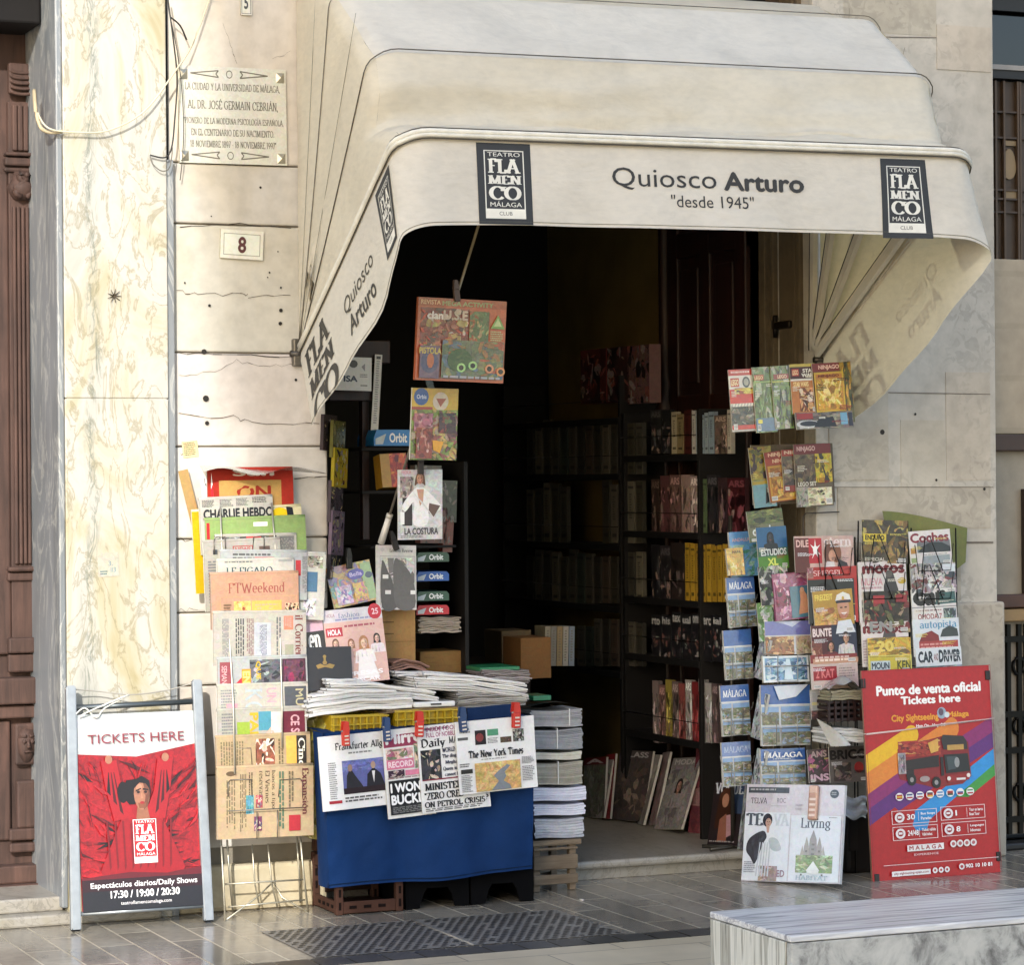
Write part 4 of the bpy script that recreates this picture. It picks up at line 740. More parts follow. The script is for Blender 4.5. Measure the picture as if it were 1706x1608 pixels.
def ad(c):
    R1, R2, R3, BK = '860d16', '6b0a12', '3f060b', '120708'
    c.r(0, 0, 1, .075, 'aeb1b1'); c.r(0, .07, 1, .335, 'b4b4b2')
    c.poly([(0, 1), (1, 1), (1, .17), (.5, .225), (0, .2)], R1)
    rnd = random.Random(21)
    for i in range(150):                              # the folds of her dress
        x, y = rnd.random(), rnd.uniform(.25, .84); L = rnd.uniform(.04, .17); a = (.9 if x < .5 else -.9)+rnd.uniform(-.7, .7) if y < .6 else rnd.uniform(-.5, .5); t = rnd.uniform(.006, .018)
        dx, dy = L*math.cos(a), L*math.sin(a)*.6; pts = [(x-dx, y-dy), (x, y+t), (x+dx, y+dy), (x, y-t*.6)]
        c.poly([(min(max(u, 0), 1), min(max(v, .24), .86)) for u, v in pts], rnd.choice([R2, R2, R3, BK, '9c121b', '94141c']))
    for k_ in range(len(c.mb.c)): c.mb.c[k_] = c.mb.c[k_] if c.mb.c[k_][1] > .06 else c.mb.c[k_][:3]+(0.0,)
    c.poly([(.16, .80), (.40, .47), (.64, .47), (.86, .80), (.8, .86), (.2, .86)], '8b0e17')
    for s in (-1, 1): c.poly([(.5+s*.17, .24), (.5+s*.30, .24), (.5+s*.27, .38), (.5+s*.21, .55), (.5+s*.04, .53), (.5+s*.13, .40)], '95111a'), [c.poly([(.5+s*(.13+.05*q), .52-.05*q), (.5+s*(.16+.05*q), .50-.05*q), (.5+s*(.20+.022*q), .30), (.5+s*(.195+.022*q), .30)], BK if q == 2 else R3) for q in (0, 1, 2)]; c.e(.5+s*.235, .235, .03, .022, '96664e')
    for i in range(9): c.poly([(.22+.066*i, .55+.02*(i % 2)), (.235+.066*i, .55), (.25+.062*i, .78), (.235+.062*i, .8)], R2)
    c.poly([(.40, .345), (.56, .335), (.60, .40), (.585, .45), (.42, .47), (.36, .42)], BK)
    c.e(.37, .405, .045, .055, BK); c.poly([(.49, .46), (.56, .46), (.585, .55), (.53, .57), (.47, .54)], '85563f')
    c.e(.525, .415, .066, .085, '94634c'); c.poly([(.535, .34), (.585, .37), (.592, .42), (.57, .48), (.535, .5), (.555, .43)], '633a2a'); c.e(.505, .385, .025, .02, 'a8775e', 10); c.poly([(.49, .462), (.56, .462), (.55, .49), (.50, .49)], '75462f'); c.e(.497, .41, .02, .012, '8a5a46', 10); c.e(.557, .41, .02, .012, '7a4a38', 10); c.poly([(.455, .395), (.47, .345), (.53, .325), (.59, .35), (.598, .40), (.56, .365), (.51, .36), (.475, .38)], BK)
    for dx in (-.03, .03): c.e(.527+dx, .408, .014, .007, '1d0f0c', 8); c.poly([(.527+dx-.024, .402-dx*.15), (.527+dx-.02, .392-dx*.15), (.527+dx+.024, .391+dx*.15), (.527+dx+.024, .397+dx*.15)], '1d0f0c')
    c.poly([(.522, .41), (.536, .44), (.514, .441)], 'a87258'); c.e(.526, .462, .020, .007, '8e1f24', 10)
    c.r(.0, .84, 1, 1, '2a0f16'); c.r(0, .90, 1, 1, '1c1a1f'); c.poly([(0, .84), (1, .84), (1, .80), (.7, .825), (.4, .81), (0, .83)], '5a101a')
    c.t('TICKETS HERE', .10, .105, .90, .152, '7d2a33'); 
    L = Art(c.w*.26, c.h*.265, c.z, c.mb, c.m); q0 = c.q
    cx, cy = (.535-.5)*c.w, (.5-.655)*c.h
    L.q = lambda x, y, dz=0: ((x-.5)*L.w+cx, (.5-y)*L.h+cy, L.z+dz)
    L.r(.13, .09, .87, .93, 'b3121c'); L.up(); logo(L, '7a6a6a', 'ece6e2'); c.z = L.z
    c.t('Espectáculos diarios/Daily Shows', .07, .855, .95, .892, 'ece8e6', 's1'); c.t('17:30 / 19:00 / 20:30', .23, .90, .80, .938, 'f2f0ee', 's2'); c.t('teatroflamencomalaga.com', .31, .955, .73, .978, 'cfcbca', 's1')
place('poster', None, None, None, mt, w, h, ad, th=.006, bg='c8cbcc', edge='8f9496', gloss=1, parent=sg_)
cable('string', 'white string knotted round the top bar of the sandwich board', [(118, 1200, .14), (140, 1180, .15), (160, 1196, .15), (175, 1180, .14), (215, 1158, .13), (150, 1185, .16), (132, 1195, .15)], .003, 'e0ddd2', cat='string')
cable('string', 'slack grey string strung between the posts of the sandwich board', [(108, 1148, .13), (160, 1152, .1), (220, 1158, .12), (280, 1150, .1), (322, 1138, .12)], .0025, '9a968c', cat='string')
# ------------------------------------------------------------------ wire newspaper rack and its papers
rk = thing('newspaper_rack', 'tall pale wire newspaper rack of stepped pockets against the wall', 'rack', G(440, 1530))
bpy.context.view_layer.update()
def wires(name, par, runs, r=.0032, c='b9b3a4', mat=None):
    m = MB()
    for q in runs: m.tube([Vector(p) for p in q], r, c, 5)
    o = m.build(name, mat or M_METAL); o.parent = par; o.matrix_parent_inverse = par.matrix_world.inverted(); return o
rd = lambda y: .055+(y-800)/(1400-800)*.20            # the rack leans: how far it stands out at a given pixel row
wires('upright', rk, [[P(x0, 845, rd(845)+.03), P(x0+2, 905, rd(905)+.035), P(x0+14, 1040, rd(1040)+.05), P(x0+22, 1180, rd(1180)+.06), P(x0+24, 1290, rd(1290)+.06)] for x0 in (367,)], .0034, 'c9c4b4')
wires('upright', rk, [[P(452, 838, rd(838)+.03), P(458, 905, rd(905)+.035), P(466, 1040, rd(1040)+.05), P(470, 1180, rd(1180)+.06), P(470, 1246, rd(1246)+.06)]], .0034, 'b5b0a2')
for y, x0, x1 in ((895, 357, 440), (937, 365, 500), (986, 366, 498), (1046, 367, 503), (1115, 369, 506), (1160, 371, 506), (1195, 373, 506), (1248, 376, 508), (1300, 380, 504)):
    d = rd(y)+.045; q = lambda x, yy: P(x, yy, d); mid = (x0+x1)/2
    wires('pocket', rk, [[q(x0, y+28), q(x0, y+4), q(x0+4, y), q(mid-24, y-1), q(mid-22, y+28)], [q(mid+22, y+28), q(mid+24, y), q(x1-4, y-2), q(x1, y+2), q(x1, y+28)]], .0022, '77726a')
wires('pocket', rk, [[P(380, 1352, rd(1350)+.05), P(504, 1346, rd(1350)+.05)], [P(428, 1352, rd(1350)+.05), P(428, 1398, rd(1390)+.05)], [P(462, 1350, rd(1350)+.05), P(462, 1396, rd(1390)+.05)]], .0022, '77726a')
def leg(px, pts): wires('leg', rk, [[P(*p) if len(p) == 3 else G(*p) for p in pts]], .0042, 'c4bda8')
leg(0, [(368, 1400, .20), (372, 1470, .2), (375, 1535)]); leg(0, [(378, 1400, .12), (383, 1470, .1), (388, 1520, .08)]); leg(0, [(500, 1395, .20), (506, 1460, .19), (513, 1520)]); leg(0, [(494, 1395, .1), (498, 1450, .08), (500, 1505, .06)])
wires('lower_brace', rk, [[P(420, 1408, .12), P(424, 1470, .11), P(432, 1510, .1)], [P(446, 1406, .12), P(452, 1470, .11), P(462, 1512, .1)], [P(372, 1474, .15), P(508, 1466, .15)], [P(380, 1512, .15), P(508, 1500, .15)], [G(376, 1534), P(430, 1494, .1), P(455, 1470, .09)], [P(455, 1470, .09), P(470, 1496, .12), G(512, 1520)]], .0036, 'c4bda8')
RG = 'newspapers in the wire rack'
NK = [-1]
def news(label, TL, TR, BL, art, d=None, **kw):
    art0 = art; art = (lambda c: (c.r(0, 0, 1, .012, '7d776a'), c.r(.0, .0, .006, 1, '8d877a'), art0(c))); NK[0] += 1; d0 = .06+.0135*NK[0]; kw.setdefault('gloss', 0); kw.setdefault('th', .011); kw.setdefault('fold', True); kw.setdefault('bg', ('a49f94', '9a968c', 'aca297', '999a98')[NK[0] % 4]); kw.setdefault('bend', sag(.0022, .0, TL[1]))  # dark strip along the top edge is a painted shadow of the fold
    return flat('newspaper', label, TL, TR, BL, (d0, d0, d0+.007), art, 'newspaper', RG, **kw)
flat('cardboard_sheet', 'brown cardboard sheet standing at the back of the newspaper rack', (318, 780), (334, 776), (330, 1012), (.03, .03, .05), None, 'cardboard', th=.004, bg='a08252', gloss=0)
flat('newspaper', 'folded white newspaper with red stripe squeezed beside the cardboard sheet', (333, 778), (352, 776), (340, 868), (.045, .06, .055), lambda c: (c.t('S', .3, .2, .8, .38, '666', 's2', 90), c.poly([(.45, .6), (1, .35), (1, 1), (.4, 1)], 'c8202a')), 'newspaper', RG, bg='dcd8ce', gloss=0)
news('red and tan tabloid with big letters ON under the plastic cover', (344, 782), (488, 780), (346, 870), lambda c: (c.t('Sun', .30, .0, .78, .14, 'd8c8b8', 's3'), c.r(.14, .22, .86, 1, 'b08a4e'), c.t('ON', .34, .32, .74, .56, '8e2a1c', 's3')), .055, bg='9c2a1c')
news('yellow fronted weekly with a rounded black and cream corner', (321, 852), (503, 842), (325, 990), lambda c: (c.r(0, 0, .16, 1, 'b39509'), c.e(.80, .13, .09, .12, 'e0bd16'), c.poly([(.86, .0), (.92, .02), (.94, .25), (.88, .25)], '24262c'), c.r(.17, .3, .22, .45, 'b5282c'), c.r(.2, .5, .9, .9, 'c8c0a8')), .075, bg='d6cba0')
news('white paper with heavy black title and four small text blocks above it', (329, 832), (452, 826), (338, 925), lambda c: (c.lines(.04, .03, .22, .16, 4, '555'), c.lines(.28, .03, .46, .17, 4, '666'), c.lines(.5, .02, .68, .16, 4, '666'), c.lines(.72, .01, .95, .12, 3, '555'), c.t('CHARLIE HEBDO', .05, .19, 1.0, .37, '26282a', 's4')), .095, bg='aba79d')
news('pale green paper with small white tab behind the news columns', (340, 866), (508, 860), (345, 985), lambda c: (c.r(.02, .05, .05, .28, 'b5282c'), c.r(.48, .06, .62, .12, 'd8dccb'), c.fr(.1, .04, .66, .6, .006, '8aa060'), c.t('TI', .9, .5, .98, .62, '2f3826', 'l2', -90)), .105, bg='7f955a')
news('newspaper with strip of photos, a red one in the middle', (358, 893), (494, 890), (360, 975), lambda c: (c.photo(.05, .03, .3, .16, ['777', '444', 'aaa'], 8, 3), c.r(.3, .03, .38, .16, '2a2a2a'), c.r(.38, .03, .56, .16, 'c0272c'), c.photo(.56, .02, .75, .2, ['3a3a36', '6a4a3a', '999'], 8, 5), c.lines(.78, .03, .97, .9, 14, '888', 1)), .115)
news('white newspaper with red boxed headline half way down the rack', (339, 903), (467, 897), (343, 1020), lambda c: (c.r(.12, .12, .18, .19, '45484c'), c.fr(.38, .08, .64, .2, .012, '9a3a3c'), c.t('NEWS', .41, .1, .61, .17, 'a04a4c', 's2'), c.r(.72, .1, .86, .2, '5a4a44'), c.lines(.05, .28, .9, .9, 10, '999')), .125)
news('long white newspaper with photo column jutting out beside the rack', (500, 921), (546, 923), (490, 1032), lambda c: (c.photo(.35, .04, .9, .22, ['8a8578', '3c3a36', 'c8c4b8'], 9, 7), c.r(.35, .28, .72, .58, '4f6f88'), c.photo(.25, .68, .7, .95, ['bbb', '555', '888'], 8, 8)), .11, bg='b9b6ad')
news('white newspaper with red supplement strip behind the French broadsheet', (363, 918), (509, 919), (368, 1000), lambda c: (c.lines(.15, .05, .6, .2, 2, '777'), c.r(.4, .12, .62, .16, 'a8484c'), c.r(.87, .18, .93, .5, 'a8383c'), c.lines(.95, .1, 1, .9, 3, '888', 1)), .13)
news('French broadsheet with dark green serif title above the salmon paper', (362, 934), (490, 931), (362, 1010), lambda c: (c.t('LE FIGARO', .12, .16, .72, .32, '33484c', 'r'), c.lines(.1, .03, .5, .08, 1, '888'), c.r(.8, .0, .98, .06, '8a8a86')), .14, bg='aba79d')
news('salmon pink weekend paper with orange picture panel', (352, 957), (499, 953), (350, 1050), lambda c: (c.t('FTWeekend', .2, .17, .84, .36, '8a4a42', 'l'), c.fr(.1, .42, .98, 1, .01, 'b98a68'), c.photo(.26, .5, .45, .85, ['c89a5a', '8a4f34', 'd8b07a'], 8, 9), c.r(.46, .5, .8, .86, 'cf9a50'), c.lines(.5, .56, .76, .8, 3, 'e6c89a'), c.photo(.84, .56, 1, .8, ['c0a080', '3a2c26'], 9, 10), c.lines(.14, .55, .24, .9, 5, '997a60')), .15, bg='a8836b', edge='987660')
news('Italian newspaper lying sideways, its title running downwards', (356, 1021), (511, 1019), (354, 1110), lambda c: (c.lines(.1, .12, .17, .9, 4, '999', 1), c.lines(.24, .12, .34, .92, 3, '666', 1), c.lines(.36, .12, .44, .92, 3, 'a88', 1), c.r(.44, .2, .62, .94, 'a4a6aa'), c.lines(.5, .24, .58, .9, 4, '99a', 1), c.lines(.68, .1, .74, .9, 2, '888', 1), c.r(.76, .08, .86, .34, 'c8705a'), c.lines(.77, .1, .85, .32, 3, 'f0c0b0', 1), c.r(.77, .62, .86, .9, '8a8a76'), c.t('il Corriere', .88, .06, .965, .94, '6a3838', 'r', -90)), .165, bg='a09b91')
news('tabloid with maroon and yellow picture strip, letters QUE EN', (362, 1098), (512, 1093), (362, 1160), lambda c: (c.r(.03, .1, .17, .95, '8a4a50'), c.t('SEMANA', .05, .2, .11, .8, 'd0a0a0', 's1', -90), c.poly([(.1, .95), (.28, .5), (.3, .95)], 'b5303a'), c.photo(.36, .06, .72, .9, ['55565a', '33353a', '8d8f8e'], 8, 12), c.t('QUE', .42, .1, .48, .6, 'b3962c', 's3', -90), c.r(.27, .3, .37, .9, 'a5823a'), c.t('EN', .28, .36, .36, .7, 'e8d070', 's3', -90), c.r(.72, .06, .98, .95, '4a2f3a'), c.photo(.74, .1, .96, .9, ['5a3a46', '7a2f4a', '3a2a30'], 7, 13)), .175)
news('white tabloid with big grey letters and a rose headline UN ME', (362, 1143), (513, 1138), (362, 1205), lambda c: (c.lines(.04, .12, .24, .8, 6, 'aaa'), c.r(.1, .5, .22, .95, 'c58a94'), c.t('KO', .3, .1, .5, .85, '9ea6a8', 'l1', -90), c.t('UN ME', .54, .1, .65, .95, 'c08a94', 's2', -90), c.r(.74, .08, .98, .95, '4a4c50'), c.t('MUN', .86, .15, .95, .85, 'a39a7a', 's2', -90)), .185)
news('tabloid with cyan and lime picture and maroon panel', (362, 1184), (511, 1178), (362, 1245), lambda c: (c.lines(.05, .1, .2, .95, 7, '999'), c.r(.22, .35, .36, .95, '84983a'), c.t('PAL', .36, .1, .46, .85, 'b0942c', 's4', -90), c.r(.46, .08, .6, .6, '4a8494'), c.poly([(.46, .95), (.6, .5), (.7, .95)], 'b89a8a'), c.r(.6, .1, .72, .7, 'b8b2ae'), c.r(.73, .1, .98, .95, '5c2430'), c.t('CE SO', .82, .2, .92, .9, 'b58a90', 's3', -90)), .195)
news('cream business paper with portrait photo and white title on black tab', (360, 1229), (517, 1222), (360, 1300), lambda c: (c.lines(.05, .12, .3, .9, 6, '9a8a6a', 1), c.photo(.42, .08, .62, .95, ['7a4a38', '3a2a26', 'c89a88', 'd8c0b0'], 12, 15), c.lines(.66, .1, .72, .9, 2, '8a7a5a', 1), c.r(.74, .04, .85, .98, 'c89a4a'), c.r(.85, .04, .955, .98, '2e2a26'), c.t('Cinco', .87, .1, .94, .95, 'e0d8c4', 'l2', -90)), .205, bg='a08b6c', edge='948060')
news('large cream financial daily filling the lowest pocket of the rack', (365, 1280), (526, 1274), (357, 1400), lambda c: (c.e(.145, .09, .05, .035, '5a4a38', 12), c.lines(.1, .18, .2, .92, 3, '9a8a6c', 1), c.lines(.24, .1, .31, .92, 3, '8a7a60', 1), c.lines(.33, .08, .38, .45, 2, '7a6a54', 1), c.t('El Viernes', .50, .06, .545, .52, '4a3f33', 'r', -90), c.t('bancos a tipo', .56, .06, .605, .6, '4a3f33', 'r', -90), c.t('reservas', .435, .06, .47, .42, '5a4f40', 'r', -90), c.photo(.3, .4, .38, .66, ['4f7f8a', '3c6a7a', '7a98a0'], 6, 17), c.photo(.40, .4, .47, .58, ['8a4048', '6a5a6a', 'b8a890'], 8, 18), c.photo(.38, .7, .46, .9, ['6a3a50', '3f3f60', 'b8a890'], 9, 19), c.lines(.64, .08, .7, .92, 2, '6a8a70', 1), c.lines(.74, .08, .8, .6, 2, '8a7a60', 1), c.r(.74, .7, .86, .92, '9a2c34'), c.t('Expansión', .865, .04, .945, .70, '5a2f33', 'r', -90)), .215, bg='a38e70', edge='948060', bend=None)
# plastic cover sheet over the rack
m = MB()
def cover(u, v): 
    a = P(330, 774, .03).lerp(P(546, 790, .03), u); b = P(326, 782, .05).lerp(P(505, 779, .05), u)+Vector((0, -.10, 0)); q = a.lerp(b, v); q.z += .015*math.sin(3*u*math.pi)*v-.012*v*v; return q
m.grid(cover, 16, 6, 'a8a59b', 1); tag(m.build('plastic_sheet', [M_PAPER, M_FILM]), 'grey plastic cover sheet stretched over the top of the newspaper rack', 'sheet')
# ------------------------------------------------------------------ front table of crates under a blue cloth
M_PLASTIC = make_attr('plastic', .38, .15, 9, .08); M_DULL = make_attr('dull_plastic', .85, .3, 9, .1, .08)
def slat_crate(name, label, x0, x1, y0, y1, z0, z1, c, mat, group=None, holes=True):
    t = thing(name, label, 'crate', ((x0+x1)/2, (y0+y1)/2, z0), group); bpy.context.view_layer.update(); w = .03
    def part(nm, f):
        m = MB(); f(m); o = m.build(nm, mat); o.parent = t; o.matrix_parent_inverse = t.matrix_world.inverted()
    for x in (x0, x1-w):
        for y in (y0, y1-w): part('corner_post', lambda m: (m.box((x, y, z0), (x+w, y+w, z1), c, 0, .004), [m.box((x+.010, y-.001, z0+.02+i*.05), (x+.02, y+.003, z0+.05+i*.05), '1a1210') for i in range(int((z1-z0)/.06))]))
    H = z1-z0
    for a, b in ((z0+.004, z0+.05), (z1-.05, z1-.004)):
        part('front_slat', lambda m: (m.box((x0+w, y0+.005, a), (x1-w, y0+.02, b), c, 0, .003), [m.box((x0+w+.025+i*.06, y0+.003, a+.018), (x0+w+.055+i*.06, y0+.008, a+.03), '1a1210') for i in range(int((x1-x0-.09)/.06))]))
        part('side_slat', lambda m: (m.box((x0+.005, y0+w, a), (x0+.02, y1-w, b), c, 0, .003), [m.box((x0+.003, y0+w+.02+i*.05, a+.018), (x0+.008, y0+w+.045+i*.05, a+.03), '1a1210') for i in range(int((y1-y0-.07)/.05))]))
    part('bottom', lambda m: m.box((x0+.006, y0+.03, z0+.006), (x1-.006, y1-.006, z0+.02), '3a2a22')); part('back', lambda m: m.box((x0+.03, y1-.02, z0+.05), (x1-.03, y1-.006, z1-.05), '2a1d18'))
    return t
a = P(560, 1460, .32); b = P(672, 1460, .32)
slat_crate('fruit_crate', 'brown slotted fruit crate on the paving under the blue cloth', a.x, b.x, -.32, -.012, .001, .215, '4c352c', M_DULL, 'crates under the table')
slat_crate('fruit_crate', 'brown slotted crate stacked on the lower fruit crate behind the cloth', a.x+.004, b.x, -.315, -.014, .218, .43, '4c362c', M_DULL, 'crates under the table')
for k, (p0, p1, lb) in enumerate(((676, 781, 'black plastic crate with arched foot next to the brown fruit crate'), (785, 889, 'black plastic crate with arched foot beside the wooden crate'))):
    x0, x1 = P(p0, 1480, .30).x, P(p1, 1480, .30).x; m = MB(); n = 10
    ar = [(x0+(x1-x0)*(.22+.56*i/n), .005+.075*min(1, 2.2*math.sin(math.pi*i/n))) for i in range(n+1)]
    m.prism([(x0, .001)]+ar+[(x1, .001), (x1, .42), (x0, .42)], -.30, -.285, '08080a')
    m.box((x0, -.285, .001), (x0+.012, .2, .42), '08080a'); m.box((x1-.012, -.285, .001), (x1, .2, .42), '08080a'); m.box((x0, .2, .11), (x1, .21, .42), '141416'); m.box((x0+.02, -.28, .4), (x1-.02, .19, .41), '1a1a1c')
    tag(m.build('plastic_crate', M_DULL), lb, 'crate', 'crates under the table')
for k, (p0, p1, y0, y1, lb) in enumerate(((552, 645, 1193, 1222, 'yellow ribbed plastic crate at the table end near the newspaper rack'), (658, 768, 1184, 1214, 'yellow ribbed plastic crate behind the two overlapping tabloids'))):
    q0, q1 = P(p0, y0, .29), P(p1, y0, .29); m = MB(); zt = q0.z; x0, x1 = q0.x, q1.x
    m.box((x0, -.29, .44), (x1, -.275, zt), 'a88c10', 0, .003); m.box((x0, -.275, .44), (x0+.012, -.02, zt), 'a88c10'); m.box((x1-.012, -.275, .44), (x1, -.02, zt), 'a88c10'); m.box((x0, -.03, .44), (x1, -.015, zt), 'b89a10')
    for z in (zt-.004, zt-.035, zt-.068): m.box((x0-.004, -.304, z-.006), (x1+.004, -.29, z), 'b0941a', 0, .002)
    for i in range(9): x = x0+.006+i*(x1-x0-.012)/8; m.box((x-.003, -.303, zt-.3), (x+.003, -.29, zt-.005), 'b0941a')
    tag(m.build('plastic_crate', M_PLASTIC), lb, 'crate', 'yellow crates on the table')
# the cloth
def blue(u, v):
    a = P(538, 1222, .325).lerp(P(888, 1196, .325), u); b = P(551, 1482, .35).lerp(P(890, 1450, .35), u); q = a.lerp(b, v)
    q.y += .016*math.sin(7*u+.6)*v+.010*math.sin(17*u+2*v)*v+.010*noise.noise(Vector((u*6, v*4, 0)))+.005*noise.noise(Vector((u*16, v*11, 3)))+.003*math.sin(31*u-4*v)-.012*math.exp(-((u-.62)/.1)**2)*v; q.z += .004*math.sin(9*u)*v; return q
k = N('blue_cloth'); v = k.pos(); n1 = k.noise(v, 5, 5, .6, .5); k.base(k.mix(k.attr(), k.ramp(n1, [(.3, .8), (.7, 1.05)]), 1, 'MULTIPLY')); k.bump(k.mix(k.noise(v, 7, 4, .5, 1), k.noise(v, 160, 2), .2), .5, .012); M_BLUE = k.set(.8, 0, .2)
bt = thing('table_cloth', 'deep blue cloth hanging over the crates as the table front', 'tablecloth', (P(715, 1400, .33).x, -.34, .1)); bpy.context.view_layer.update()
m = MB(); m.grid(blue, 70, 34, '072c5a')
m.grid(lambda u, v: blue(1, v)+Vector((.012*math.sin(u*3)*v, .34*u, .01*u)), 8, 14, '072c5a'); m.grid(lambda u, v: blue(0, v)+Vector((-.01*math.sin(u*3)*v, .12*u, 0)), 4, 14, '072c5a')
m.grid(lambda u, v: blue(u, 0)+Vector((0, .3*v, .006*math.sin(3*v))), 20, 4, '072c5a'); m.tube([blue(i/40, 1)+Vector((0, -.001, .012)) for i in range(41)], .002, '041d3c', 4)
o = clean(m.build('front_drape', M_BLUE), 1e-4); o.parent = bt; o.matrix_parent_inverse = bt.matrix_world.inverted()
m = MB(); m.grid(lambda u, v: P(778, 1180, .31).lerp(P(862, 1172, .31), u)+Vector((0, -.012*v-.004*math.sin(8*u), -.075*v)), 12, 4, '0a2448'); o = m.build('folded_top', M_BLUE); o.parent = bt; o.matrix_parent_inverse = bt.matrix_world.inverted()
# yellow plastic sack beside the cloth
m = MB()
def sack(u, v):
    a = P(510, 1200, .12).lerp(P(548, 1196, .22), u); b = P(514, 1398, .14).lerp(P(552, 1404, .25), u); q = a.lerp(b, v); s = math.sin(math.pi*v)
    q.y -= .05*s*math.sin(math.pi*u)+.012*math.sin(23*v+9*u)+.01*math.sin(13*u-31*v); q.x += .008*math.sin(19*v+3*u); return q
m.grid(sack, 14, 40, '8f8436', 2); m.grid(lambda u, v: sack(u, v)+Vector((0, .08, 0)), 6, 8, '7c7230', 2); tag(m.build('plastic_sack', [M_PAPER, M_GLOSS, M_FILM]), 'crumpled yellow plastic sack squeezed between newspaper rack and blue cloth', 'sack')
# papers pegged to the front
PG = 'newspapers pegged to the table front'
def peg(label, TL, TR, BL, art, d, **kw): return flat('newspaper', label, TL, TR, BL, (d, d, d+.012), art, 'newspaper', PG, gloss=0, th=.007, bg=kw.pop('bg', 'd6d6d6'), **kw)
peg('white broadsheet with blackletter title and photo of two seated people', (528, 1229), (662, 1216), (538, 1353), lambda c: (c.t('Frankfurter Allge', .2, .1, .84, .23, '33363a', 'g'), c.lines(.1, .36, .2, .86, 12, '999'), c.lines(.36, .24, .7, .28, 1, 'aaa'), c.r(.27, .35, .88, .80, '5a5f94'), c.photo(.27, .35, .88, .5, ['666ca4', '5a5f94', '7478a8'], 8, 3), c.poly([(.3, .80), (.32, .55), (.37, .45), (.42, .55), (.5, .68), (.56, .8)], '2a2a30'), c.e(.365, .45, .03, .05, '8a7468'), c.poly([(.56, .80), (.58, .56), (.66, .47), (.75, .56), (.82, .8)], '26262c'), c.e(.66, .44, .03, .05, 'a58a7a'), c.poly([(.64, .52), (.68, .52), (.66, .68)], 'cfcfd2'), c.r(.27, .72, .88, .80, '2a2024'), c.r(.08, .87, .24, .91, '9a2f38'), c.lines(.28, .84, .76, .92, 2, '777')), .352, bend=sag(.008, 0, 1))
peg('tabloid with white on black headline I WONT BUCKLE', (637, 1218), (716, 1209), (646, 1366), lambda c: (c.r(.02, .06, .98, .2, '8a3a54'), c.t('Mirror', .06, .03, .98, .17, 'd8d8da', 's4'), c.photo(.05, .22, .62, .45, ['c09a9c', '9a5a6c', 'cfc4c2', '6a6e5a'], 14, 4), c.r(.05, .34, .62, .45, 'c0708a'), c.t('RECORD', .08, .36, .6, .43, 'e0c8d0', 's3'), c.photo(.64, .18, .98, .46, ['6a7a6a', '8d8a7c', 'b8a89a', '4a4a48'], 12, 5), c.photo(.06, .46, .4, .54, ['3a2a36', '9a8a8a'], 7, 6), c.r(.42, .47, .98, .53, 'c87a94'), c.lines(.04, .545, .96, .56, 1, 'b06a84'), c.r(.05, .575, .99, .86, '1c1d20'), c.t("I WON'", .08, .60, .76, .715, 'e2e2e4', 's4'), c.t('BUCKL', .08, .735, .76, .85, 'e2e2e4', 's4'), c.r(.05, .86, .99, .96, '2a2b2e'), c.lines(.1, .875, .95, .95, 3, '9a9a9a')), .362)
peg('newspaper with small couple photo and headline MINISTERS ZERO CREDIT', (695, 1211), (802, 1200), (703, 1357), lambda c: (c.lines(.08, .03, .5, .08, 1, '888'), c.t('INSIDE FOOD', .14, .02, .63, .075, '8a3a64', 's2'), c.t('FULL OF NOBBLER', .14, .085, .64, .14, '8a3a64', 's2'), c.t('Daily', .04, .15, .44, .27, '2c2e32', 'g'), c.t('MA', .48, .15, .62, .23, '3a3c40', 'r2'), c.photo(.03, .28, .34, .62, ['3a3a40', '222428', '8a7a70', 'b5a598'], 12, 8), c.t('WORLD C', .36, .27, .63, .325, '33364a', 'r2'), c.t('The disgra', .36, .345, .63, .40, '33364a', 'r2'), c.t('Meghan', .40, .42, .63, .47, '33364a', 'r2'), c.t('Queen in it', .36, .49, .63, .54, '33364a', 'r2'), c.t('cannot be', .38, .56, .63, .60, '33364a', 'r2'), c.r(.03, .615, .98, .63, '7a3040'), c.t('MINISTER', .06, .66, .64, .745, '26282c', 'r3'), c.t('"ZERO CRED', .04, .765, .66, .85, '26282c', 'r3'), c.t('ON PETROL CRISIS', .04, .87, .98, .94, '26282c', 'r3'), c.lines(.05, .95, .98, .99, 2, '888')), .374)
peg('white newspaper end with word CRISIS under the sandy river broadsheet', (735, 1318), (815, 1310), (738, 1352), lambda c: (c.t('CRISIS', .5, .25, .97, .55, '26282c', 'r3'), c.lines(.1, .6, .95, .95, 3, '888')), .366)
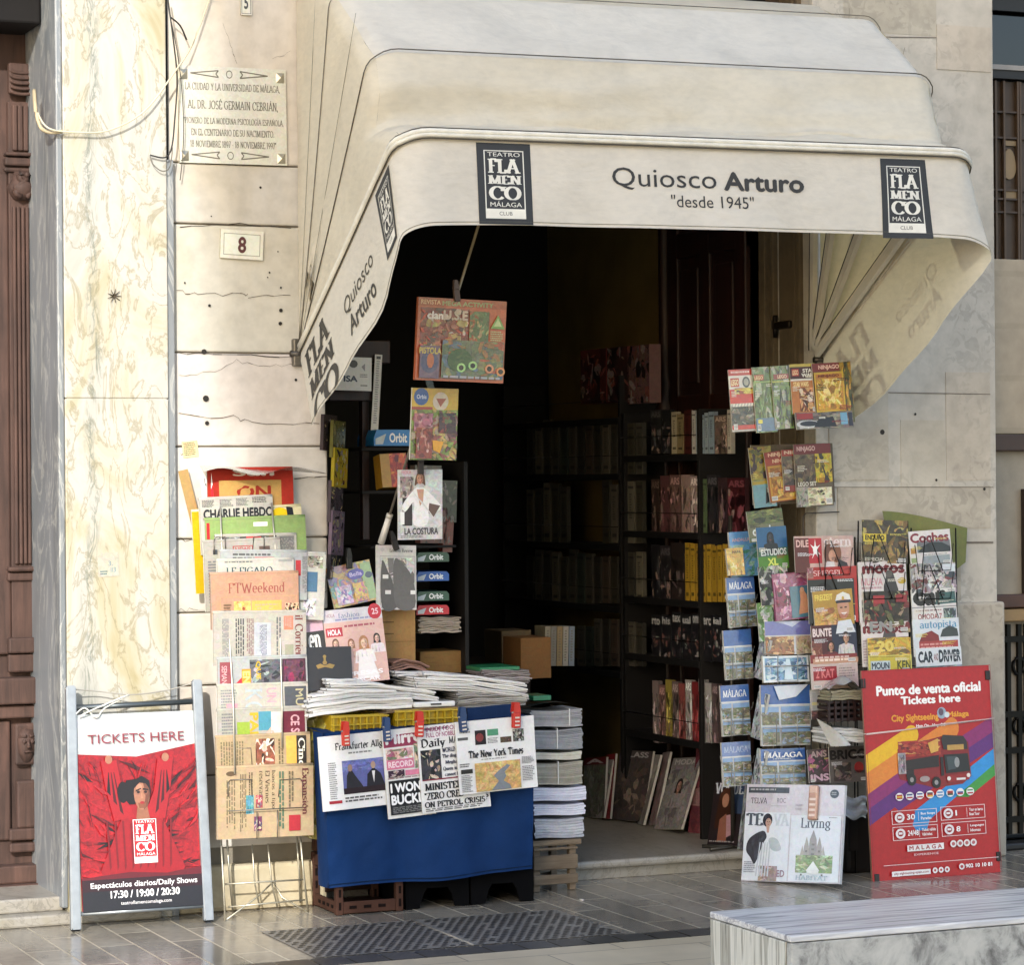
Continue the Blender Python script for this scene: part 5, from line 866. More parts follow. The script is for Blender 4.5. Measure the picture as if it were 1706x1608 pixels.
peg('broadsheet with blackletter title and aerial photo of a grey river in sand', (757, 1204), (889, 1192), (765, 1325), lambda c: (c.lines(.05, .1, .2, .18, 2, '999'), c.r(.02, .22, .15, .26, '555'), c.r(.24, .14, .38, .34, '2a2628'), c.e(.30, .24, .05, .06, '7a3a3a', 10), c.r(.40, .14, .54, .23, '4f8a6c'), c.lines(.4, .26, .54, .34, 3, '999'), c.photo(.56, .26, .7, .34, ['4a3f36', '6a5a4a'], 6, 9), c.photo(.72, .17, .86, .34, ['55504c', '2c2a28', 'aaa', '8a8a80'], 10, 10), c.t('The New York Times', .14, .41, .84, .52, '2f3134', 'g1'), c.lines(.3, .54, .7, .56, 1, 'aaa'), c.lines(.02, .58, .16, .64, 2, '888'), c.r(.03, .66, .18, .72, '33332f'), c.lines(.03, .74, .17, .98, 7, 'aaa'), c.r(.21, .59, .79, .985, 'b89a66'), c.photo(.21, .59, .79, .985, ['b89a66', 'c4a874', 'a98a58', 'b09060'], 14, 11, .5), c.poly([(.4, .98), (.5, .86), (.44, .78), (.5, .72), (.62, .64), (.66, .66), (.58, .74), (.6, .8), (.56, .86), (.64, .92), (.66, .98)], '747a80'), c.lines(.81, .56, .97, .66, 4, '999'), c.lines(.81, .69, .97, .9, 6, 'aaa')), .386, bend=sag(.006, .004, 2))
# clothes pegs
for x0, y0, x1, y1, c, lb in ((569, 1203, 583, 1243, 'c0301f', 'red plastic peg on the broadsheet with two seated people'), (638, 1196, 651, 1236, '1d3a66', 'blue plastic peg where the I WONT BUCKLE tabloid begins'), (692, 1186, 707, 1228, 'bb2a1c', 'red plastic peg holding the MINISTERS newspaper'), (764, 1179, 778, 1220, '1b3760', 'dark blue peg at the inner corner of the sandy river broadsheet'), (853, 1171, 868, 1213, 'b42a1e', 'red plastic peg at the outer corner of the sandy river broadsheet')):
    a, b = P(x0, y0, .405), P(x1, y1, .405); cx = (a.x+b.x)/2; t = thing('clothes_peg', lb, 'peg', (cx, -.40, (a.z+b.z)/2), 'pegs on the table front'); bpy.context.view_layer.update(); w = b.x-a.x; h = a.z-b.z; rt = Matrix.Rotation(random.uniform(-.12, .12), 3, 'Y')
    for s in (-1, 1):
        m = MB(); m.box((-w*.42, s*.008-.005, -h/2), (w*.42, s*.008+.004, h*.1), c, 0, .003, rt); m.prism([(-w*.42, h*.1), (w*.42, h*.1), (w*.3, h*.5), (-w*.3, h*.5)], s*.008-.004, s*.016+.003, c)
        if s < 0:
            for i in range(3): m.box((-w*.25, -.0146, -h*(.42-.15*i)), (w*.25, -.0134, -h*(.36-.15*i)), 'd0c4b8', 0, 0, rt)
        o = m.build('jaw', M_PLASTIC); o.parent = t
    m = MB(); m.tube([(-w*.5, 0, h*.1), (w*.5, 0, h*.1)], .004, '8a8a88', 6); o = m.build('spring', M_METAL); o.parent = t
# ------------------------------------------------------------------ papers lying on the table
def pile(label, x0, y0, x1, y1, hpx, n, depth, d, tone=(214, 212, 208), group='folded papers on the table', name='newspaper', curl=.01, rot=0):
    n = max(2, n-1) if n < 7 else n; a, b = P(x0, y0, d), P(x1, y1, d); hp = hpx/407.0; m = MB(); rnd = random.Random(int(x0*7+y0)); u = b-a
    for i in range(n):
        z0, z1 = hp*i/n, hp*(i+.94)/n; g = rnd.randint(-22, 10); c = '%02x%02x%02x' % tuple(max(0, t+g) for t in tone); o = Vector((rnd.uniform(-.008, .008), rnd.uniform(-.012, .012), 0)); s0 = rnd.uniform(0, .03)
        def top(p, q, z): return a+u*(s0+p*(1-s0))+Vector((0, depth*q, z+curl*math.sin(math.pi*p+i*.15)*(1-q*.3)+.002*math.sin(14*p+i)))+o
        m.grid(lambda p, q: top(p, q, z1), 14, 3, c)
        m.grid(lambda p, q: top(p, 0, z0+(z1-z0)*q)+Vector((0, -.0035*math.sin(math.pi*q), 0)), 14, 2, c); m.grid(lambda p, q: top(0, p, z0+(z1-z0)*q)+Vector((-.004*math.sin(math.pi*q), 0, 0)), 3, 2, c); m.grid(lambda p, q: top(1, p, z0+(z1-z0)*q), 3, 1, c)
    return tag(m.build(name, M_PAPER), label, 'newspaper' if name == 'newspaper' else name.replace('_', ' '), group)
pile('folded white newspaper lowest on the table by the rack', 516, 1196, 688, 1180, 9, 3, .26, .27)
pile('folded white newspaper second from the bottom of the table pile', 512, 1187, 689, 1171, 9, 3, .26, .28)
pile('folded grey white newspaper third up in the table pile', 513, 1178, 686, 1162, 8, 3, .26, .275, (200, 200, 200))
pile('folded newspaper with soft fold topping the pile beside the rack', 515, 1169, 660, 1158, 8, 3, .26, .26)
pile('newspaper laid askew across the pile with its open edge forward', 538, 1161, 727, 1170, 10, 4, .24, .25, (205, 204, 202), curl=.014)
pile('newspaper sagging in the middle on top of the askew one', 545, 1150, 722, 1160, 9, 4, .24, .235, (212, 210, 206), curl=.012)
pile('small folded paper under the society magazine with four women', 540, 1141, 640, 1148, 8, 3, .22, .22, (190, 190, 190))
pile('long folded newspaper draped across the crates, lowest of three', 690, 1150, 879, 1166, 10, 4, .24, .25, (206, 205, 203), curl=.012)
pile('long white newspaper upon the draped one', 686, 1140, 877, 1155, 9, 4, .24, .235, curl=.012)
pile('uppermost long newspaper sloping towards the bundles', 706, 1131, 876, 1146, 8, 3, .24, .22, (216, 214, 212), curl=.010)
pile('short folded newspaper on the upper end of the slope', 660, 1128, 790, 1134, 7, 3, .22, .17, (196, 196, 196))
pile('grey bundle of papers beneath the long newspapers', 760, 1182, 877, 1176, 26, 9, .24, .24, (150, 147, 143), curl=.004)
pile('crumpled salmon paper bundle beside the cardboard box', 650, 1124, 712, 1120, 16, 6, .16, .1, (150, 120, 110), curl=.02)
pile('grey pile of magazines under the green book', 802, 1142, 882, 1140, 24, 8, .22, .06, (140, 132, 130), curl=.003, name='magazine_pile')
m = MB(); a = P(800, 1119, .05); b = P(866, 1119, .05); m.box((a.x, -.05, a.z), (b.x, .15, a.z+.015), '1f6a45', 0, .002); m.box((a.x+.004, -.046, a.z+.003), (b.x, .146, a.z+.012), 'cfc9ba'); tag(m.build('book', M_GLOSS), 'green bound book on the grey magazine pile', 'book')
m = MB(); a = P(690, 1180, .29); b = P(759, 1180, .29); m.box((a.x, -.29, a.z), (b.x, -.1, a.z+.022), 'd2d2d0', 2, .006); m.box((a.x+.07, -.2912, a.z+.008), (b.x-.06, -.2895, a.z+.015), '3a3a3c'); tag(m.build('wrapped_magazine', [M_PAPER, M_GLOSS, M_FILM]), 'magazine in white wrapper with dark print lying between the newspaper piles', 'magazine')
pile('thin dark cardboard layer under the wrapped magazine', 640, 1190, 768, 1183, 5, 2, .24, .285, (110, 92, 70), name='cardboard_sheet', curl=.003)
# magazines and packs behind the table
flat('magazine', 'glossy society magazine with four women in pale gowns and red price disc', (531, 1019), (629, 1009), (557, 1143), (.12, .12, .16), lambda c: (c.r(0, 0, 1, .17, 'c6c0c4'), c.t('HOLA', .05, .05, .2, .1, 'a06a76'), c.t('fashion', .26, .05, .62, .12, '6a7a92', 'l'), c.lines(.2, .13, .85, .17, 1, '88a'), c.e(.88, .07, .115, .105, 'b5202e'), c.t('25', .83, .03, .94, .11, 'e8c8cc', 's2'), c.r(0, .17, 1, 1, 'cfa79c'), c.r(.02, .24, .3, .36, 'b02a38'), c.t('HOLA', .05, .26, .27, .34, 'e6dada', 's4'), c.lines(.34, .22, .95, .27, 1, 'a04a56'), c.bust(.16, .45, .1, 'd0a48e', '6a4a38', 'c08a80'), c.bust(.42, .47, .1, 'd6ac94', '8a5a3a', 'c99a90'), c.bust(.86, .43, .1, 'd6ac94', '2a1c18', 'd8cccc'), c.bust(.63, .47, .14, 'd8b098', 'a8764a', 'e0d6d4'), c.poly([(.46, .95), (.52, .66), (.74, .66), (.84, .95)], 'e2dcda'), c.t('PRESAS', .3, .84, .9, .90, 'efe8e8', 's3'), c.t('OSCAR', .36, .925, .84, .985, 'efe8e8', 's3')), 'magazine', 'magazines standing on the table', bg='cfa79c')
flat('magazine', 'pink magazine edge with white letters en on black panel', (510, 1026), (540, 1022), (510, 1100), (.115, .12, .13), lambda c: (c.lines(.1, .06, .9, .22, 3, 'b08a98'), c.r(0, .38, 1, .85, '2a2626'), c.t('en', .1, .45, .8, .8, 'd8d4d0', 'r2')), 'magazine', 'magazines standing on the table', bg='c8a2b0')
flat('folder', 'black folder with small gold crest standing on the table', (511, 1079), (586, 1077), (512, 1152), (.165, .165, .19), lambda c: (c.e(.40, .36, .05, .05, '8a6f36', 10), c.poly([(.2, .42), (.3, .38), (.4, .43), (.5, .38), (.62, .42), (.56, .5), (.4, .46), (.24, .5)], '8a6f36'), c.r(.375, .2, .425, .34, '8a6f36'), c.e(.4, .22, .04, .04, '8a6f36', 8)), 'folder', th=.02, bg='241f1f', edge='1a1616')
flat('comic_magazine', 'colourful children magazine in film under the black clip', (546, 947), (619, 931), (553, 1016), (.02, .02, .04), lambda c: (c.photo(0, 0, 1, 1, ['a88a4a', '8a6a72', '6a8a80', 'c0a862', '7a6a8a', 'b07a5a'], 34, 31, .3), c.r(.75, .05, .98, .95, '8aa06a'), c.e(.62, .28, .19, .13, '4a3a8a'), c.t('Bella', .48, .23, .76, .33, 'b9a8d0', 's2'), c.e(.9, .36, .08, .08, '3a3f46'), c.photo(.1, .5, .45, .95, ['b89ab0', '7a6a9a', 'cfc0c8', '8aa8b8'], 12, 33, .4), c.photo(.5, .5, .8, .95, ['b89a4a', 'a86a72', '7a8a5a'], 12, 34, .4)), 'magazine', None, bg='a08a5a', gloss=2)
flat('magazine', 'grey and white magazine with black and white engraving of a rider', (624, 908), (691, 909), (629, 1016), (.03, .03, .05), lambda c: (c.e(.16, .07, .05, .03, 'aaa', 10), c.t('London Review', .34, .055, .92, .11, '3a3a3a', 'l1'), c.fr(.1, .17, .97, .97, .006, '555'), c.photo(.12, .2, .95, .96, ['b5b2b0', '5a5654', '8a8684'], 10, 41, .4), c.b([(.14, .25), (.3, .42), (.42, .6), (.5, .96), (.14, .96)], '4a4644'), c.b([(.46, .22), (.6, .25), (.9, .5), (.95, .96), (.5, .96), (.42, .5)], '565250'), c.poly([(.28, .2), (.44, .2), (.42, .42), (.32, .45)], '6a6664'), c.r(.16, .46, .3, .52, 'cfcdca'), c.r(.22, .7, .36, .76, 'c5c2c0'), c.r(.85, .7, .97, .76, 'd8d6d2')), 'magazine', None, bg='bcb9b6')
def costura(c):
    k0 = len(c.mb.c); c.r(0, 0, 1, 1, 'b7b6b6'); c.r(.62, .02, 1, .3, 'bcc0c4'); c.r(.1, .38, .32, .8, '2a2426'); c.photo(.05, .1, .35, .4, ['8a7a78', '4a4042', 'a89a98'], 8, 51)
    c.b([(.1, .5), (.36, .28), (.48, .26), (.62, .28), (.96, .52), (.86, .6), (.7, .48), (.66, .78), (.34, .78), (.36, .46), (.16, .6)], 'dad8d6'); c.poly([(.42, .28), (.58, .28), (.56, .46), (.49, .52)], 'b58a74'); c.b([(.4, .1), (.48, .02), (.58, .06), (.61, .22), (.55, .2), (.44, .2), (.37, .23)], '5a3c2c'); c.e(.49, .13, .07, .08, 'b08068'); c.poly([(.5, .06), (.55, .1), (.55, .16), (.5, .2), (.53, .13)], '7a5040'); c.r(.45, .115, .475, .125, '2a1a16'); c.r(.505, .115, .53, .125, '2a1a16'); c.r(.47, .175, .51, .183, '8a3a38'); c.grain(k0, .5)
    c.poly([(.7, .48), (.95, .52), (.8, .68), (.68, .62)], '5a4640'); c.poly([(.3, .3), (.9, .78), (.6, .5)], 'c4c2c0'); c.t('HOLA', .08, .01, .3, .06, 'c08a92', 's2'); c.t('LA COSTURA', .14, .83, .9, .93, '3c3a3c', 's3'); c.r(.05, .6, .14, .78, 'e0e0de'); c.lines(.06, .94, .6, .98, 2, '777')
flat('magazine', 'fashion magazine with woman in white blouse clipped to the slanting pole', (662, 783), (736, 782), (664, 900), (.34, .34, .33), costura, 'magazine', None)
flat('sticker_pack', 'clear pack of football stickers hanging above the fashion magazine', (684, 646), (761, 648), (686, 766), (.5, .5, .48), lambda c: (c.r(0, 0, 1, .3, 'b09234'), c.e(.2, .12, .16, .12, '2f4f86'), c.t('Orbis', .1, .09, .31, .15, 'b8c0d0', 's2', 0), c.e(.62, .18, .17, .13, 'b5aa9a'), c.poly([(.52, .14), (.74, .14), (.62, .26)], '8a4a3a'), c.r(0, .26, .45, .3, '8a3a30'), c.photo(0, .3, 1, 1, ['6a7a3c', '5a5a38', '7a4a44', 'a08a52', '5a3a3c', '8a7a6a'], 40, 61, .28), c.photo(.05, .35, .45, .6, ['8a5a62', 'a87a80', '6a3a46'], 9, 62), c.photo(.58, .34, .95, .62, ['3a2a30', '6a3a30', '4a5a3a'], 9, 63), c.poly([(.45, .72), (.7, .74), (.62, .9), (.48, .86)], 'c08a24'), c.photo(.1, .55, .45, .98, ['7a3f34', '5a2c2a', 'a8746a', 'b5a090'], 14, 64, .3)), 'sticker pack', None, th=.012, bg='7a6a3c', gloss=2)
flat('toy_pack', 'wide orange toy and magazine pack hanging from the pole by a clip', (691, 494), (838, 502), (698, 633), (.68, .68, .66), lambda c: (c.r(0, 0, 1, .1, '8a4a30'), c.t('REVISTA', .03, .025, .25, .08, 'c09a70', 's2'), c.t('MEGA ACTIVITY', .27, .03, .85, .09, '7a8a5a', 's3'), c.r(.03, .12, .58, .98, '7a4a3a'), c.photo(.03, .12, .58, .62, ['6a3a32', '8a5a4a', 'a8988a', '4a3a36', '8a7a4a', '9a3a2c'], 34, 71, .28), c.t('clan', .1, .16, .28, .26, 'c8c0b8', 's4'), c.t('U.S.E', .28, .14, .56, .26, 'a89888', 's4'), c.photo(.58, .14, .8, .52, ['4a5a3a', '5a6a4a', '7a4a32', '8a7a5a'], 14, 72, .4), c.poly([(.9, .17), (.98, .34), (.82, .34)], '6a8a4a'), c.poly([(.9, .21), (.945, .31), (.855, .31)], 'a0b07a'), c.lines(.82, .37, .97, .55, 5, '9a9a70'), c.photo(.28, .5, .98, .96, ['4f5a48', '7a5a3c', '8a4a38', '4a5a6a', '6a6a4a'], 26, 73, .34), c.r(.03, .58, .25, .97, '5a4a5a'), c.e(.14, .78, .1, .13, '3a3f5a'), c.e(.15, .76, .04, .09, '9a5a3a'), c.t('PISTOLA', .02, .6, .27, .68, 'a0904a', 's4'), c.e(.48, .74, .14, .14, '2f4a2c'), [(c.e(x, y, .05, .055, q), c.e(x, y, .028, .032, '1a1c18')) for x, y, q in ((.5, .83, '8ab070'), (.63, .80, '8ab070'), (.82, .83, 'b07a5a'), (.95, .86, 'b0784a'))], c.lines(.3, .93, .95, .98, 1, '8a8a90')), 'toy pack', None, th=.02, bg='a0563a', gloss=2)
m = MB(); a, b = P(797, 376, .72), P(634, 908, .18); u = b-a
m.tube([a, b], .0055, '8f887a', 8); cp = tag(m.build('crank_pole', M_METAL), 'slanting metal crank pole from the awning down to the table', 'pole')
m = MB(); m.tube([a+u*.91, a+u*.995], [.012, .014], 'cfcac0', 10); m.tube([a+u*.90, a+u*.912], .0135, 'b8b3a8', 10); o = m.build('handle', M_PLASTIC); o.parent = cp
for x, y, d, c, lb in ((760, 490, .68, '4a3a34', 'dark clip gripping the top of the orange toy pack'), (718, 648, .47, '5a6a72', 'pale clip above the football sticker pack'), (700, 778, .36, '2a201c', 'brown clip over the fashion magazine'), (657, 906, .06, '241c18', 'brown clip on the engraved magazine'), (581, 936, .05, '22221f', 'black clip on the children magazine')):
    q = P(x, y, d); m = MB(); m.box((-.012, -.012, -.028), (.012, .004, .02), c, 0, .003); m.prism([(-.012, .02), (.012, .02), (.006, .055), (-.006, .055)], -.014, -.010, c); m.prism([(-.012, .02), (.012, .02), (.006, .055), (-.006, .055)], .0, .004, c); o = m.build('clip', M_PLASTIC); o.location = q; o.rotation_euler = (.1, random.uniform(-.4, .3), 0); tag(o, lb, 'clip', 'clips holding the hanging goods')
# narrow string of sweet packets hanging at the corner of the wall
for i, (x, y, w_, h_, c) in enumerate(((540, 690, 22, 60, '3a3030'), (556, 700, 20, 62, '5a5526'), (558, 745, 22, 66, '8a7a1c'), (552, 800, 20, 70, '453c40'), (554, 850, 20, 74, '6a5a66'), (552, 905, 18, 60, '3a3436'))):
    flat('sweet_packet', ['dark', 'olive', 'bright yellow', 'grey', 'mauve', 'black'][i]+' sweet packet in the string hanging at the wall corner', (x, y), (x+w_, y+3), (x-2, y+h_), (.05, -.05, .05), lambda c_: c_.photo(.05, .05, .95, .95, [c, '777068', '2a2624', c, 'a09468'], 12, 80+i, .3), 'sweet packet', 'packets hanging at the wall corner', th=.014, bg=c, gloss=2)
# things inside, behind the table
flat('card_payment_sign', 'white card payment sign inside the shop doorway', (556, 594), (617, 596), (560, 650), (-.25, -.25, -.25), lambda c: (c.t('VISA', .05, .55, .62, .74, '20304a', 's4'), c.poly([(.72, .28), (.82, .18), (.82, .42)], '8a8a8e'), c.lines(.68, .5, .95, .62, 2, '777'), c.lines(.7, .82, .9, .9, 1, '777'), c.e(.5, .2, .12, .12, '444', 10)), 'sign', th=.004, bg='d8d8d6')
a, b = P(605, 565, -.3), P(632, 730, -.3)
m = MB(); m.box((a.x-.15, .3, P(610, 605, -.3).z), (a.x+.12, .36, P(610, 567, -.3).z), '4a2010', 0, .004); m.box((a.x-.15, .3, P(610, 668, -.3).z), (a.x+.04, .36, P(610, 650, -.3).z), '3a1a0e', 0, .004); m.box((a.x+.0, .32, P(610, 900, -.3).z), (a.x+.03, .36, P(610, 567, -.3).z), '2a1610', 0, .003); tag(m.build('sign_surround', M_WOODDARK), 'dark brown wooden display frame around the payment sign', 'sign surround')
flat('price_strip', 'tall narrow white price strip beside the payment sign', (621, 590), (633, 591), (622, 717), -.28, lambda c: (c.lines(.25, .08, .75, .92, 18, '777'), c.r(.2, .02, .8, .06, '333')), 'price strip', None, th=.004, bg='c8c4bc')
def orbit(x0, x1, y0, y1, d, c, label, txt='Orbit', wd=.16, dep=.2):
    a, b = P(x0, y1, d), P(x1, y0, d); m = MB(); w, h = b.x-a.x, b.z-a.z
    m.prism([(0, 0), (w, 0), (w, h*.7), (w*.93, h), (w*.07, h), (0, h*.5)], 0, dep, c, 1); A = Art(w, h, 0, MB(), 0); A.t(txt, .38, .2, .82, .8, 'd8dcdc', 's3'); A.poly([(.04, .9), (.04, .55), (.3, .25), (.22, .9)], 'aab4b8')
    for v, f, cc in ((A.mb.v, A.mb.f, A.mb.c),):
        for ff, c1 in zip(f, cc): m.mesh([(v[i][0]+w/2, -.001-v[i][2], v[i][1]+h/2) for i in ff], [tuple(range(len(ff)))], c1, 1)
    o = m.build('gum_box', [M_PAPER, M_GLOSS]); o.location = a; return tag(o, label, 'gum box', 'chewing gum boxes on the counter')
orbit(623, 690, 716, 743, -.22, '1f6fae', 'large light blue chewing gum display with rounded top', 'Orbit')
for y, c, lb in ((920, '2c4a38', 'green chewing gum box, highest of the counter stack'), (952, '1f4f94', 'blue chewing gum box in the counter stack'), (985, '274a3a', 'dark green chewing gum box with red end in the stack'), (1008, 'a81f2c', 'red chewing gum box at the bottom of the stack')): orbit(694, 748, y, y+17, -.06, c, lb)
flat('snack_box', 'open yellow and orange snack box tilted below the gum display', (624, 757), (668, 755), (646, 812), (-.2, -.2, -.18), lambda c: (c.r(0, 0, .35, 1, '9a7416'), c.photo(.35, 0, 1, 1, ['8a2f16', 'a8481c', '5a1c10', 'b06a20'], 12, 91, .4)), 'snack box', None, th=.08, bg='8f6a18', gloss=1)
for i, (x, y, w_, h_, c) in enumerate(((690, 775, 44, 60, '3a3630'), (726, 800, 34, 70, '2c3226'), (700, 845, 44, 60, '4a2f2a'), (738, 860, 16, 60, '5a2a20'))): flat('sweet_box', ['dark grey', 'dark green', 'brown', 'rusty red'][i]+' box of sweets on the counter rack behind the pole', (x, y), (x+w_, y+1), (x+2, y+h_), -.12, lambda c_: c_.photo(0, 0, 1, 1, [c, '55504a', '1c1a18', c], 12, 95+i, .3), 'sweet box', 'boxes on the counter rack', th=.06, bg=c)
def carton(label, x0, y0, x1, y1, d, dep, c='8a6a40', tape=True):
    a, b = P(x0, y1, d), P(x1, y0, d); m = MB(); w, h = b.x-a.x, b.z-a.z; m.box((0, 0, 0), (w, dep, h), c, 0, .003); m.box((-.001, .0-.0012, h*.42), (w+.001, .001, h*.425), '5a4428')
    m.box((w*.1, -.0016, h*.55), (w*.4, .0, h*.57), '6a5030'); m.box((w*.1, -.0016, h*.75), (w*.4, .0, h*.77), '6a5030'); o = m.build('cardboard_box', M_PAPER); o.location = a; return tag(o, label, 'box', 'cardboard boxes')
carton('tall brown cardboard box behind the HOLA magazine', 632, 1012, 692, 1112, -.02, .2, '9a774a'); carton('low cardboard box in the dark behind the table papers', 700, 1084, 771, 1128, -.15, .2, '7a5c34'); carton('dark cardboard box leaning at the back of the counter', 868, 1062, 918, 1132, -.5, .2, '6a4a28'); carton('shadowed box with pale rim at the far end of the counter', 836, 1050, 885, 1110, -.9, .2, '5a4a34')
pile('stack of newspapers beneath the red chewing gum box', 697, 1056, 766, 1054, 26, 8, .2, -.06, (150, 140, 128), name='newspaper_stack', curl=.002)
for i in range(5):
    flat('paperback', ['cream', 'grey', 'tan', 'white', 'pale blue'][i]+' paperback standing at the far end of the counter', (908+i*10, 1044), (917+i*10, 1044), (908+i*10, 1110), -1.0, lambda c: (c.lines(.3, .1, .7, .9, 8, '6a6050', 0),), 'book', 'books at the back of the counter', th=.12, bg=['8a826e', '77736a', '8a7654', '9a958a', '76808a'][i])
# counter carrying all that
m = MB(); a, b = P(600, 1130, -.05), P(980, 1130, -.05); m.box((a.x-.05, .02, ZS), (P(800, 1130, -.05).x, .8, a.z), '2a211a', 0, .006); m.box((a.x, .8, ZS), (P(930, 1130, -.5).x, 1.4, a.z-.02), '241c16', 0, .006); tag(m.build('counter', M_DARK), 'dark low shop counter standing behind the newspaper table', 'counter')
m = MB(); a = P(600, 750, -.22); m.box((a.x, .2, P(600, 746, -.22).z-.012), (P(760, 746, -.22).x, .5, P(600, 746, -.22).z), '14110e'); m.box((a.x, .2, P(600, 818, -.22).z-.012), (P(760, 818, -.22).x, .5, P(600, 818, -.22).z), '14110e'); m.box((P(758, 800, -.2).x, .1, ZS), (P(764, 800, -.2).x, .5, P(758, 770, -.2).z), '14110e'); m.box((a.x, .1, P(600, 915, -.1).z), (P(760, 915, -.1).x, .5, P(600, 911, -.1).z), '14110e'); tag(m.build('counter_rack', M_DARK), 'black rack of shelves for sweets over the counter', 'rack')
# bundles of papers on a rough wooden crate
gx = G(890, 1500); gx2 = G(958, 1494); WY = -.10
x0, x1 = P(889, 1450, .10).x, P(960, 1450, .10).x; zt = P(925, 1400, .10).z
wc = thing('wooden_crate', 'rough weathered wooden crate under the newspaper bundles beside the step', 'crate', ((x0+x1)/2, WY, 0)); bpy.context.view_layer.update()
def wpart(nm, a, b):
    m = MB(); m.box(a, b, WH, 0, .004); o = m.build(nm, M_WOODPALE); o.parent = wc; o.matrix_parent_inverse = wc.matrix_world.inverted()
for xx in (x0, x1-.03):
    for yy in (WY, WY+.19): wpart('corner_post', (xx, yy, .001), (xx+.03, yy+.03, zt-.022))
for a, b in ((.03, .07), (.09, .15), (.17, zt-.03)): wpart('front_slat', (x0-.004, WY-.012, a), (x1+.004, WY-.0005, b))
for a, b in ((.04, .09), (.13, zt-.03)): wpart('side_slat', (x0-.013, WY, a), (x0-.0005, WY+.21, b))
wpart('top', (x0-.01, WY-.012, zt-.022), (x1+.02, WY+.22, zt))
def bundle(label, xa, xb, ya, yb, tone, n=12, tie=None):
    a, b = P(xa, yb, .10), P(xb, ya, .10); m = MB(); H = b.z-a.z; w = b.x-a.x; rnd = random.Random(int(ya)); x_ = 0
    for i in range(n):
        g = rnd.randint(-14, 10); c = '%02x%02x%02x' % tuple(max(0, min(255, t+g)) for t in tone); dx = rnd.uniform(-.004, .004); z0, z1 = H*i/n, H*(i+.9)/n; wv = rnd.uniform(0, 6)
        m.grid(lambda p, q: Vector((dx+w*p, -.002*math.sin(math.pi*q), z0+(z1-z0)*q+.0035*math.sin(5*p+.9+.15*i))), 14, 2, c); m.grid(lambda p, q: Vector((dx, .2*p, z0+(z1-z0)*q+.0035*math.sin(.9+.15*i))), 2, 1, c); m.grid(lambda p, q: Vector((dx+w*p, .2*q, z1+.0035*math.sin(5*p+.9+.15*i))), 14, 2, c); m.grid(lambda p, q: Vector((dx+w, .2*p, z0+(z1-z0)*q)), 2, 1, c)
    o = m.build('newspaper_bundle', M_PAPER); o.location = a; tag(o, label, 'bundle', 'newspaper bundles on the wooden crate')
    if tie:
        m = MB(); t = w*tie; m.box((t-.0025, -.006, .002), (t+.0025, -.0045, H+.004), 'c9c9c6'); m.box((t-.0025, -.005, H+.004), (t+.0025, .19, H+.006), 'c9c9c6'); q = m.build('strap', M_PLASTIC); q.parent = o
bundle('loose white papers at the bottom of the bundle tower', 891, 972, 1362, 1399, (176, 178, 186), 7); bundle('white folded papers second from the bottom of the tower', 889, 974, 1338, 1361, (204, 206, 220), 5); bundle('bright white papers in the middle of the tower', 887, 976, 1310, 1337, (208, 210, 226), 5)
bundle('beige strapped bundle in the tower of papers', 888, 970, 1269, 1310, (158, 154, 142), 13, .5); bundle('cream loose bundle between two strapped ones', 887, 968, 1252, 1268, (196, 192, 178), 6); bundle('grey strapped bundle with strap near its middle', 885, 970, 1214, 1251, (140, 142, 146), 12, .5); bundle('grey strapped bundle on top of the paper tower', 884, 969, 1182, 1213, (146, 146, 148), 10, .75)
m = MB(); a = P(884, 1182, .1); m.grid(lambda u, v: a+Vector((.2*u, .2*v, .012+.02*math.sin(math.pi*u)*(1-v)*.6)), 10, 4, '23292b', 1); m.box((a.x+.03, -.06, a.z+.03), (a.x+.11, .08, a.z+.05), '1f6a4a', 1, .002); tag(m.build('magazine', [M_PAPER, M_GLOSS]), 'curled dark magazine with green cover on top of the paper tower', 'magazine')
# ------------------------------------------------------------------ magazines on the pier side
MG = 'magazines on the wire racks'
def hash_(t): return sum((i+1)*ord(ch) for i, ch in enumerate(t))
def clutter(c, seed):                                # small cover lines, price box and bar code
    r = random.Random(seed); ink = r.choice(['d8d2c0', 'd0c060', 'd8d8d8', '1c1a1a']); ink2 = r.choice(['d8d2c0', '8a2a26', 'c8b84a', '22242a'])
    y = r.uniform(.34, .5); c.lines(.05, y, .36, y+.10, 3, ink, 0, .5, .5)
    if r.random() < .7: y = r.uniform(.55, .75); c.lines(.62, y, .95, y+.09, 3, ink2, 0, .5, .5)
    if r.random() < .6: y = r.uniform(.22, .32); c.lines(.6, y, .96, y+.05, 2, ink, 0, .5, .4)
    x = r.choice((.05, .78)); c.r(x, .88, x+.16, .965, 'd4d2cc'); [c.r(x+.012+i*.02, .89, x+.02+i*.02, .95, '1c1c1c') for i in range(7)]
def mag(label, TL, TR, BL, d, art, **kw):
    art0 = art; art = (lambda c: (art0(c), clutter(c, hash_(label)))); kw.setdefault('bg', 'b8b2ac'); d = d if isinstance(d, tuple) else (d, d, d+.01); g = kw.pop('group', MG); return flat('magazine', label, TL, TR, BL, d, art, 'magazine', g, **kw)
def busy(pal, seed, n=22, big=.35): return lambda c: c.photo(0, 0, 1, 1, pal, n, seed, big)
BG = 'children magazines on the upper boards'
flat('display_board', 'grey cardboard board holding the upper row of children magazines', (1222, 617), (1419, 604), (1216, 722), (.40, .40, .41), None, 'board', th=.006, bg='7c7468', gloss=0)
